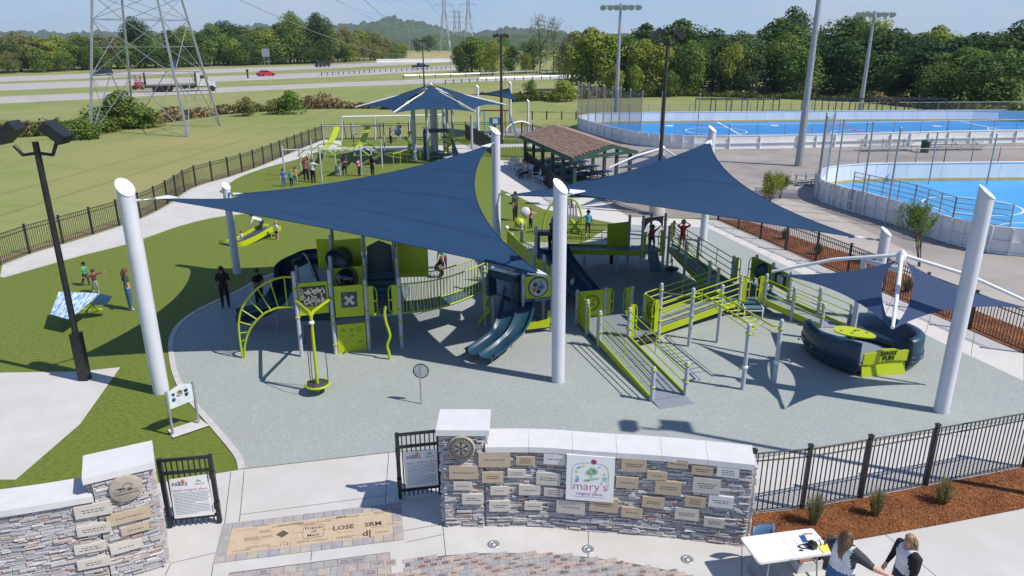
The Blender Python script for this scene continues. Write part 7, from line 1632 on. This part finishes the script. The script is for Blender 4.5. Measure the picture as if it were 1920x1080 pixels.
# ---- gates with notice boards
def gate(label,p0,p1,h,npk,bp,shade):
    "p0,p1 base of hinge and free stile"
    p0,p1=Vector(p0),Vector(p1); o=root('metal_gate',label,'gate',p0); d=(p1-p0).normalized(); L=(p1-p0).length; n=V(d.y,-d.x,0)
    if n.dot(V(0,0,0)-p0)<0: n=-n
    for p in (p0,p1): MB().box(p+V(0,0,h/2+.04),(.085,.085,h),rz=math.atan2(d.y,d.x)).build('stile',BLACKM,o)
    for z in (.22,h-.30,h): MB().beam(p0+V(0,0,z),p1+V(0,0,z),.05,.055).build('rail',BLACKM,o)
    for k in range(npk): MB().box(p0.lerp(p1,(k+1)/(npk+1))+V(0,0,h/2+.02),(.026,.026,h-.1),rz=math.atan2(d.y,d.x)).build('picket',BLACKM,o)
    mb=MB(); [mb.box(p1+V(0,0,z)-d*.0+n*.03,(.10,.12,.14),rz=math.atan2(d.y,d.x)) for z in (h*.30,h*.75)]; mb.build('hinge',BLACKM,o)
    c=[PL(p0+n*.045,p1+n*.045,*q_) for q_ in bp]; z0=c[0].z; z1=c[2].z; B=root('notice_board',label.replace('black gate','white notice board').split(',')[0]+', reading parks with a small bird and sun',"sign",p0.lerp(p1,.5)+V(0,0,(z0+z1)/2))
    MB().prism(c,n*.012).build('panel',WP,B)
    M=frame(d if d.x>0 else -d,n); w=(c[1]-c[0]).length; hh=(c[3]-c[0]).length; ce=(c[0]+c[2])/2+n*.0135; Q=lambda x,y: ce+M@V(x*w,y*hh,0)
    NV=mat('navy_print',(.03,.04,.16),.5); TX=mat('fine_blue_grey_print',(.12,.16,.28),.6)
    text('PARKS',Q(-.22,.335),.105,M,NV,'lettering',B,.0015,bold=.002)
    mb=MB(); mb.lathe(Q(-.12,.42),[(.038,0),(.038,.001),(0,.001)],16,axis=n); mb.build('sun_print',OR,B); mb=MB(); mb.prism([Q(-.33,.40),Q(-.22,.41),Q(-.16,.375),Q(-.22,.39)],n*.001); mb.build('bird_print',NV,B)
    mb=MB(); [mb.lathe(Q(x,y),[(r_,0),(r_,.001),(0,.001)],10,axis=n) for x,y,r_ in ((.26,.41,.03),(.22,.385,.022),(.3,.385,.022))]; mb.build('tree_print',LG,B); text("mary's",Q(.27,.315),.07,M,MG,'lettering',B,.0015)
    text('mary\'s magical place',Q(0,.185),.085,M,MG2,'lettering',B,.0015)
    mb=MB(); rr=random.Random(5)
    for k in range(15):
        y=.105-k*.038; x=-.42; e=.42 if k not in (7,14) else .1
        while x<e: l=rr.uniform(.03,.09); mb.prism([Q(x,y),Q(x+l,y),Q(x+l,y+.011),Q(x,y+.011)],n*.001); x+=l+.012
    mb.build('fine_print',TX,B); return o
gL0=G(321,990); gL1=G(413,981)
gate('black gate standing open beside the left stone wall',gL0,gL1,1.6,8,((328,972),(402,964),(388,889),(317,899)),0)
gR0=G(826,927); gR1=G(751,936)
gate('black gate standing open beside the tall stone pillar',gR0,gR1,1.6,8,((761,915),(821,909),(819,841),(756,848)),0)
bpy.data.objects['notice_board']['label']='white notice board on the left gate, reading PARKS with a small bird and sun'; bpy.data.objects['notice_board.001']['label']='white notice board on the gate by the tall pillar, half in shade'
# ---- in-ground uplights
for (x,y),lb in (((926,1021.5),'round metal uplight set in the walk, left one of the three'),((1103,1031),'round metal uplight set in the walk, middle one of the three'),((1289,1050),'round metal uplight set in the walk, right one of the three')):
    p=G(x,y); o=root('ground_uplight',lb,'light',p); MB().lathe(p+V(0,0,.0105),[(.125,0),(.125,.008),(.08,.010),(.075,.002)],24).build('ring',STEEL,o); MB().lathe(p+V(0,0,.0115),[(.075,.0),(.05,.001),(.0,.002)],20).build('dark_well',BLACKM,o); MB().ball(p+V(0,-.01,.012),.04,10,sc=(1,1,.5)).build('lens',mat('clear_lens',(.6,.65,.7),.1),o)
# ---- pavers
PV=[mat('paver_'+n_,c,.9,col2=c2,scale=6,bump=.3,bscale=40) for n_,c,c2 in (('grey',(.36,.345,.34),(.29,.28,.285)),('pink',(.41,.34,.315),(.34,.285,.27)),('tan',(.43,.375,.325),(.36,.32,.285)),('blue',(.32,.315,.33),(.265,.265,.285)))]
JT=mat('paver_joint_sand',(.13,.12,.115),.95)
RTX=mat('dark_red_brick_engraving',(.16,.04,.035),.9); BTX=mat('black_brick_engraving',(.05,.04,.045),.9)
def homog(c4,s,t):
    a=c4[0].lerp(c4[1],s); b=c4[3].lerp(c4[2],s); return a.lerp(b,t)
def pv_block(o,c,d,n,w,l,m,z=.010,th=.012,txt=0,rr=None):
    q=[c-d*(w/2-.004)-n*(l/2-.004),c+d*(w/2-.004)-n*(l/2-.004),c+d*(w/2-.004)+n*(l/2-.004),c-d*(w/2-.004)+n*(l/2-.004)]; dz=(rr.random()*.003 if rr else 0)
    b=MB().prism([V(p.x,p.y,z) for p in q],(0,0,th+dz)).build('paver',m,o)
    if txt:
        mb=MB(); zz=z+th+dz+.0005
        for k in range(rr.choice([2,3,3])):
            y=l*(.22-.22*k); ww=w*rr.uniform(.22,.36); x=-ww
            while x<ww: e=rr.uniform(.012,.03); mb.add([V(p.x,p.y,zz) for p in (c+d*x+n*(y-.011),c+d*(x+e)+n*(y-.011),c+d*(x+e)+n*(y+.011),c+d*x+n*(y+.011))],[(0,1,2,3)]); x+=e+.007
        mb.build('engraving',RTX if rr.random()<.45 else BTX,b)
A_,B_,C_2,D_2=G(418.5,984),G(751,943),G(757.6,1013),G(400,1058)
po=sheet('paver_panel',[A_,B_,C_2,D_2],.0125,JT); ORG[po.name]=Vector()
rr=random.Random(9); d=((B_-A_)+(C_2-D_2)).normalized(); n=V(-d.y,d.x,0); NX=18;NY=6
for j in range(NY):
    for i in range(NX):
        border=(i<1 or i>=NX-1 or j in (0,NY-1))
        if not border and not (j in (0,)): continue
        c=homog([D_2,C_2,B_,A_],(i+.5)/NX,(j+.5)/NY); wv=(homog([D_2,C_2,B_,A_],(i+1)/NX,(j+.5)/NY)-homog([D_2,C_2,B_,A_],i/NX,(j+.5)/NY)).length; hv=(homog([D_2,C_2,B_,A_],(i+.5)/NX,(j+1)/NY)-homog([D_2,C_2,B_,A_],(i+.5)/NX,j/NY)).length
        dl=(homog([D_2,C_2,B_,A_],(i+1)/NX,(j+.5)/NY)-homog([D_2,C_2,B_,A_],i/NX,(j+.5)/NY)).normalized(); nl=V(-dl.y,dl.x,0)
        pv_block(po,c,dl,nl,wv,hv,rr.choice([PV[0],PV[0],PV[1],PV[2],PV[3]]),rr=rr)
TP=mat('tan_paver',(.50,.40,.28),.88,col2=(.46,.36,.25),scale=3,bump=.2,bscale=50)
NT=8; rowsn=4
for j in range(rowsn):
    for i in range(NT):
        s0=1/NX+(i+(.25*(j%2) if i else 0))*(1-2/NX)/NT; s1=1/NX+(i+1+.25*(j%2))*(1-2/NX)/NT; s1=min(s1,1-1/NX); t0=1/NY+j*(1-2/NY)/rowsn; t1=1/NY+(j+1)*(1-2/NY)/rowsn
        q=[homog([D_2,C_2,B_,A_],s,t) for s,t in ((s0,t0),(s1,t0),(s1,t1),(s0,t1))]; c=sum(q,V(0,0,0))/4; q=[c+(p-c)*.994 for p in q]
        MB().prism([V(p.x,p.y,.010) for p in q],(0,0,.0135)).build('paver',TP,po)
        if j%2==1 and i==0: pass
M=frame(d,(0,0,1)); zt_=.0245
PINK_=mat('worn_paver_engraving',(.10,.075,.06),.9)
def gt(s,x,y,size,bold=0): p=G(x,y); return text(s,V(p.x,p.y,zt_),size,M,PINK_,'engraving',po,.001,bold=bold)
gt('Friends\nof\nMary',588,998,.12,.002); gt('LOSE',644,991,.19,.006); gt('SRM',700,984.5,.19,.006); gt('d|',688,1002,.24,.008); gt('LAW ROGERS',453,1034,.06,.0); gt('DORMAN-KEYES',484,1026.5,.06,0); gt('WALGREENS',546,985,.085,.002)
mb=MB()
def box_out(x,y,w,h):
    p=G(x,y); pts=[]
    for a in range(24):
        t=a*PI/12; sx=math.copysign(abs(math.cos(t))**.35,math.cos(t))*w/2; sy=math.copysign(abs(math.sin(t))**.35,math.sin(t))*h/2; q=p+d*sx+n*sy; pts.append(V(q.x,q.y,zt_+.001))
    mb.tube(pts,.005,3,closed=True)
box_out(588,998,.42,.42)
p=G(530,1003); mb.add([V(q.x,q.y,zt_+.001) for q in (p-d*.13,p-n*.12,p+d*.13,p+n*.12)],[(0,1,2,3)])
for (x,y,nl_,w) in ((490,988,2,.3),(462,996,1,.3),(497,999,3,.2),(472,1013,4,.28),(500,1009,2,.2),(558,1002,1,.2),(577,985,3,.35),(607,980,2,.25),(624,975,1,.3),(613,995,1,.2),(568,1018,3,.22),(600,1015,2,.28),(645,1010,3,.3),(672,1006,1,.2),(660,971,2,.25),(686,968,1,.15),(710,964,3,.2),(715,1000,2,.25),(520,990,2,.2),(540,1023,1,.15),(512,1028,1,.2),(735,985,1,.2),(705,991,1,.25),(648,1000,1,.3)):
    p=G(x,y)
    for k in range(nl_):
        xx=-w/2
        while xx<w/2: e=rr.uniform(.02,.05); q=p+n*(.03*(nl_/2-k)); mb.add([V(z_.x,z_.y,zt_+.001) for z_ in (q+d*xx-n*.006,q+d*(xx+e)-n*.006,q+d*(xx+e)+n*.006,q+d*xx+n*.006)],[(0,1,2,3)]); xx+=e+.012
for k in range(4): p=G(629+k*5,974.5-k*.6); mb.add([V(z_.x,z_.y,zt_+.001) for z_ in (p,p+d*.035,p+d*.06+n*.07,p+d*.025+n*.07)],[(0,1,2,3)])
p=G(533,1023); mb.tube([V((p+d*.07*math.cos(t*.5)+n*.09*math.sin(t*.5)).x,(p+d*.07*math.cos(t*.5)+n*.09*math.sin(t*.5)).y,zt_+.001) for t in range(-1,8)],.005,3)
mb.build('engraving',PINK_,po)
def inpoly(p,P):
    c=False; m=len(P)
    for i in range(m):
        a,b=P[i],P[(i+1)%m]
        if (a.y>p.y)!=(b.y>p.y) and p.x<(b.x-a.x)*(p.y-a.y)/(b.y-a.y)+a.x: c=not c
    return c
def field(poly,name,dirv,w,l,seed,txtp,limit=300):
    o=sheet(name,poly,.0125,JT); ORG[o.name]=Vector(); r=random.Random(seed); d=Vector(dirv).normalized(); n=V(-d.y,d.x,0); c0=sum(poly,V(0,0,0))/len(poly); k=0
    cells=[]
    for j in range(-60,60):
        for i in range(-60,60):
            c=c0+d*((i+.5*(j%2))*w)+n*(j*l)
            if inpoly(c,poly): cells.append(c)
    cells.sort(key=lambda c:c.y); st=MB(); 
    for k,c in enumerate(cells):
        px=proj((c.x,c.y,0)); vis=px[1]<1095
        m=r.choice([0,0,0,1,1,3,2])
        if k<limit: pv_block(o,c,d,n,w,l,PV[m],txt=r.random()<txtp,rr=r)
        else: q=[c-d*(w/2-.004)-n*(l/2-.004),c+d*(w/2-.004)-n*(l/2-.004),c+d*(w/2-.004)+n*(l/2-.004),c-d*(w/2-.004)+n*(l/2-.004)]; st.prism([V(p.x,p.y,.010) for p in q],(0,0,.013),m)
    if len(cells)>limit: st.build('paver',PV,o,kind='stuff')
arc=cat([G(760,1053),G(830,1043),G(916,1038),G(1020,1039),G(1106,1046),G(1177,1056),G(1260,1072),G(1330,1090)],3)
field([G(757,1100)]+arc,'paver_field',(G(1100,1060)-G(1010,1075)),.225,.112,5,.33)
field([G(424,1100),G(430,1075),G(731,1036),G(736,1100)],'paver_field',d,.25,.2,6,.25)
# ================================================================ FOREGROUND OBJECTS
# folding table
tz_=.74; tcn=[G(1391,1007,tz_),G(1420,1056,tz_),G(1562,1036,tz_),G(1526,990,tz_)]
cc=sum(tcn,V(0,0,0))/4; dx=((tcn[3]-tcn[0])+(tcn[2]-tcn[1])).normalized(); dy=V(-dx.y,dx.x,0); tw=1.83; td=.76; rz=math.atan2(dx.y,dx.x)
tw=((tcn[3]-tcn[0]).length+(tcn[2]-tcn[1]).length)/2; td=((tcn[0]-tcn[1]).length+(tcn[3]-tcn[2]).length)/2
o=root('folding_table','white plastic folding table with camera and papers beside the bark bed','table',V(cc.x,cc.y,0)); TT=lambda x,y,z=0: V(cc.x,cc.y,tz_+z)+dx*x+dy*y
rc=.05; cor=[]; 
for sx,sy,a0 in ((1,1,0),(-1,1,90),(-1,-1,180),(1,-1,270)):
    for k in range(5): a=math.radians(a0+k*22.5); cor.append(TT(sx*(tw/2-rc)+rc*math.cos(a),sy*(td/2-rc)+rc*math.sin(a),-.045))
MB().prism(cor,(0,0,.045)).build('table_top',mat('white_blow_moulded_plastic',(.74,.745,.76),.5,col2=(.71,.715,.73),scale=30,bump=.1,bscale=200),o)
MB().box(TT(0,0,.0005),(.004,td*.98,.002),rz=rz).build('fold_line',GREYP,o)
for s in (-1,1):
    mb=MB(); x=s*(tw/2-.22); 
    for t in (-1,1): mb.tube([TT(x-s*.05,t*.25,-.05),TT(x,t*.30,-tz_+.02)],.016,7)
    mb.tube([TT(x,-.30,-tz_+.03),TT(x,.30,-tz_+.03)],.016,7); mb.tube([TT(x-s*.03,-.27,-.3),TT(x-s*.03,.27,-.3)],.012,6); mb.tube([TT(x-s*.03,0,-.3),TT(x-s*.45,0,-.05)],.011,6); mb.build('leg',STEEL,o)
zz=tz_+.003
def on_table(x,y,z=.003): p=G(x,y,tz_+z); return p
pq=[on_table(*p) for p in ((1487,1011),(1524,1000),(1545,1016),(1505,1029))]; solid(MB().prism(pq,(0,0,.002)),'paper_sheet',mat('white_paper',(.78,.78,.78),.8),pq[0],'sheet of white paper lying on the folding table','paper')
pq=[on_table(*p,.004) for p in ((1530,1019),(1554,1011),(1562,1033),(1544,1037))]; solid(MB().prism(pq,(0,0,.008)),'yellow_pad',mat('yellow_paper',(.80,.72,.12),.8),pq[0],'yellow pad on the right corner of the folding table','notepad')
p=on_table(1526,1021,.05); o=root('camera','black camera with a long white and black telephoto lens on the folding table','camera',p); ax=(on_table(1550,1013,.05)-p).normalized()
MB().box(p-ax*.04,(.10,.15,.11),rz=math.atan2(ax.y,ax.x)).box(p-ax*.04+V(0,0,.065),(.06,.06,.04),rz=math.atan2(ax.y,ax.x)).build('camera_body',mat('camera_black',(.015,.015,.017),.5),o)
MB().lathe(p,[(.045,0),(.05,.04),(.048,.05)],16,axis=ax).lathe(p+ax*.10,[(.05,0),(.05,.03)],16,axis=ax).lathe(p+ax*.19,[(.055,0),(.062,.02),(.062,.06),(.05,.06)],16,axis=ax).build('lens_hood',MATS['camera_black'],o)
MB().lathe(p+ax*.05,[(.048,0),(.05,.05)],16,axis=ax).lathe(p+ax*.13,[(.05,0),(.055,.06)],16,axis=ax).build('lens_barrel',mat('camera_white_barrel',(.7,.7,.68),.45),o)
MB().tube(cat([p-ax*.05+V(0,.02,.03),on_table(1508,1020,.02),on_table(1497,1024,.01),on_table(1505,1028,.01),on_table(1520,1027,.01)],4),.012,5).build('strap',MATS['camera_black'],o)
a=on_table(1502,1004,.008); b=on_table(1509,1017,.008); mb=MB(); mb.beam(a,b,.07,.012); mb.beam(a+V(.05,0,0),b+V(.05,.01,0),.03,.016); solid(mb,'pen_bundle',mat('blue_pens',(.03,.09,.35),.4),a,'bundle of blue pens on the white paper','pens')
a=on_table(1510,1002,.008); mb=MB(); mb.tube([a,a+V(.14,.04,0)],.006,5); mb.tube([a+V(0,.04,0),a+V(.14,.0,0)],.006,5); mb.tube([a+V(-.03+.025*math.cos(k),-.01+.02*math.sin(k),0) for k in range(6)],.006,4,closed=True); solid(mb,'scissors',mat('red_scissor_handle',(.35,.06,.06),.4),a,'small pair of scissors near the back edge of the folding table','scissors')
a=on_table(1500,1032,.008); solid(MB().tube([a,a+V(.06,-.01,0)],.008,5).box(a+V(.02,0,.005),(.06,.03,.012)),'small_clip',MATS['camera_black'],a,'small black clip near the front edge of the folding table','clip')
# chair
p=G(1432,984,.9)-dy*.24; p.z=0; o=root('folding_chair','blue plastic chair pushed behind the folding table','chair',p); CH=mat('blue_grey_chair_plastic',(.10,.20,.36),.5,col2=(.09,.18,.33),scale=3); rz2=rz+PI
M=Matrix.Translation(p)@Matrix.Rotation(rz,4,'Z'); q=lambda x,y,z:M@V(x,y,z)
rows=[[q(-.23+.46*i/6,.22+.05*math.sin(PI*i/6),.62+.28*j/4-.03*(j==4)*(abs(i-3)/3)**2) for i in range(7)] for j in range(5)]
MB().grid(rows).grid([[p+V(0,.02,0) for p in reversed(r_)] for r_ in rows]).build('backrest',CH,o); MB().box(q(0,0,.45),(.44,.42,.035),rz=rz).build('seat',CH,o)
for x in (-.2,.2): MB().tube([q(x,.24,.9),q(x,.2,.45),q(x,-.2,0)],.013,6).tube([q(x,-.17,.44),q(x,.26,0)],.013,6).build('leg',STEEL,o)
# boxes and bag under the table
p=G(1508,1062); o=root('supply_crate','white cardboard box with a black strap under the folding table','box',p); z0=V(0,0,0)
for s,dim,cc2 in ((1,(.5,.02,.24),(0,-.17,.12)),(1,(.5,.02,.24),(0,.17,.12)),(1,(.02,.34,.24),(-.24,0,.12)),(1,(.02,.34,.24),(.24,0,.12)),(1,(.5,.34,.02),(0,0,.01))): MB().box(p+Matrix.Rotation(rz,3,'Z')@V(*cc2),dim,rz=rz).build('side',mat('white_card',(.6,.6,.6),.8),o)
MB().box(p+V(0,0,.18),(.44,.3,.03),rz=rz).build('contents',mat('brown_card',(.25,.14,.08),.8),o); text('SUPPLIES',p+Matrix.Rotation(rz,3,'Z')@V(.02,-.182,.12),.05,frame(dx,-dy),INK,'lettering',o) if 0 else None
p=G(1548,1058); mb=MB(); mb.ball(p+V(0,0,.2),.25,14,sc=(1.15,.8,.85)); mb.ball(p+V(.15,-.18,.14),.13,10,sc=(1.2,.6,1)); mb.tube(cat([p+V(-.2,0,.3),p+V(-.05,-.1,.46),p+V(.15,-.05,.42),p+V(.22,0,.28)],4),.015,5); solid(mb,'camera_backpack',mat('black_nylon',(.015,.015,.018),.7,col2=(.03,.03,.034),scale=12,bump=.4),p,'black backpack on the ground under the right end of the folding table','bag')
# ---- planting in the bark beds: grassy shrubs and young trees
DG=mat('wispy_grass_olive',(.22,.19,.085),.9,island=.4,trans=.25,spec=.1); DGG=mat('wispy_grass_green',(.10,.15,.04),.9,island=.4,trans=.25,spec=.1)
def tuft(p,h,w,n_,seed,label,m=DG,name='grassy_shrub',grp=None):
    r=random.Random(seed); mb=MB()
    for _ in range(n_):
        a=r.random()*6.28; k=r.random()**.6*w; b=V(p.x+math.cos(a)*k*.25,p.y+math.sin(a)*k*.25,p.z); t=V(p.x+math.cos(a)*k,p.y+math.sin(a)*k,p.z+h*(.5+.5*r.random())*(1-.3*k/w)); md=b.lerp(t,.55)+V(0,0,h*.1); s=V(-math.sin(a),math.cos(a),0)*.004
        mb.add([b-s,b+s,md+s*1.2,md-s*1.2,t],[(0,1,2,3),(3,2,4)])
        for _ in range(1): c=b.lerp(t,r.uniform(.35,1))+V(r.gauss(0,.02),r.gauss(0,.02),0); e=V(r.gauss(0,1),r.gauss(0,1),r.gauss(.4,.6)).normalized()*.035; f=e.orthogonal().normalized()*.009; mb.add([c-f,c+e,c+f],[(0,1,2)])
    return solid(mb,name,m,p,label,'shrub',grp)
for (x,y),h,w,s,lb in (((1524,984),1.0,.28,1,'wispy olive shrub in the bark bed behind the chair and table'),((1640,968),.85,.24,2,'wispy olive shrub in the middle of the near bark bed'),((1766,945),.8,.3,3,'wispy olive shrub at the right end of the near bark bed')): tuft(G(x,y),h,w,260,s,lb)
for (x,y),s,lb in (((1471,449),5,'green grassy clump in the bark bed beyond the right walk, the rear one'),((1533,478),6,'green grassy clump in the bark bed beyond the right walk, the nearer one'),((1700,548),7,'green grassy clump in the bark bed beside the short right mast')): tuft(G(x,y),.75,.3,380,s,lb,DGG)
def sapling(p,h,w,seed,label,leafm):
    r=random.Random(seed); o=root('young_tree',label,'tree',p); tb=MB(); lf=MB(); tips=[]
    def br(a,d,L,k,n):
        b=a+d*L; tb.tube([a,b],[k,k*.7],5,cap=False)
        if n<=2: tips.append((a,b))
        if n:
            for j in range(3): nd=(d+V(r.gauss(0,.38),r.gauss(0,.38),r.gauss(.18,.12))).normalized(); br(b if j else a.lerp(b,.6),nd,L*r.uniform(.6,.8),k*.6,n-1)
    for j in range(3): br(p+V(.03*j,0,0),V(r.gauss(0,.16),r.gauss(0,.16),1).normalized(),h*.33,.03,4)
    for a,b in tips:
        for _ in range(9):
            c=a.lerp(b,r.random())+V(r.gauss(0,.07),r.gauss(0,.07),r.gauss(0,.07)); nn_=V(r.gauss(0,1),r.gauss(0,1),r.gauss(.5,.7)).normalized(); t=nn_.orthogonal().normalized(); bb=nn_.cross(t); s=.05*r.uniform(.7,1.2); lf.add([c-t*s,c+bb*s*.45,c+t*s,c-bb*s*.45],[(0,1,2,3)])
    tb.build('trunk',BARK,o); lf.build('crown',leafm,o)
sapling(G(1440,402),2.6,1.6,3,'slender leafy sapling behind the upper edge of the right shade sail',LF[2]); sapling(G(1722,500),ZV(G(1722,500),352)*.92,1.6,8,'larger leafy sapling in front of the near rink boards at the right edge',LF[0]); sapling(G(1462,372),1.6,1.2,12,'small sparse sapling beside the slender leafy one',LF[0])
# bark chips lying on the near bed
CHIP=mat('loose_bark_chip',(.24,.085,.032),.9,island=.75,spec=.1); r=random.Random(3); mb=MB(); bx=[p.x for p in mr_];by=[p.y for p in mr_]
for _ in range(20000):
    c=V(r.uniform(min(bx),max(bx)),r.uniform(min(by),max(by)),0)
    if not inpoly(c,mr_): continue
    a=r.random()*6.28; d1=V(math.cos(a),math.sin(a),r.gauss(0,.25)).normalized(); s=r.uniform(.008,.026); w_=V(-d1.y,d1.x,r.gauss(0,.3)).normalized()*s*.3; c.z=.036+r.random()*.015; mb.add([c-d1*s-w_,c+d1*s-w_,c+d1*s+w_,c-d1*s+w_],[(0,1,2,3)])
mb.build('bark_chips',CHIP,kind='stuff')
r=random.Random(4); mb=MB(); bx=[p.x for p in ml];by=[p.y for p in ml]
for _ in range(9000):
    c=V(r.uniform(min(bx),max(bx)),r.uniform(min(by),max(by)),0)
    if not inpoly(c,ml): continue
    a=r.random()*6.28; d1=V(math.cos(a),math.sin(a),r.gauss(0,.25)).normalized(); s=r.uniform(.02,.05); w_=V(-d1.y,d1.x,r.gauss(0,.3)).normalized()*s*.35; c.z=.026+r.random()*.015; mb.add([c-d1*s-w_,c+d1*s-w_,c+d1*s+w_,c-d1*s+w_],[(0,1,2,3)])
mb.build('bark_chips',CHIP,kind='stuff')
# air: faint haze over the whole place
hz=MB().box((0,1700,40.5),(7000,3700,83)); 
HM_=bpy.data.materials.new('thin_air_haze'); HM_.use_nodes=True; t=HM_.node_tree; t.nodes.clear(); pv_=t.nodes.new('ShaderNodeVolumePrincipled'); pv_.inputs['Color'].default_value=(.66,.82,1,1); pv_.inputs['Density'].default_value=.00013; pv_.inputs['Anisotropy'].default_value=.2; oo_=t.nodes.new('ShaderNodeOutputMaterial'); t.links.new(pv_.outputs[0],oo_.inputs['Volume'])
hz.build('haze',HM_,kind='stuff')
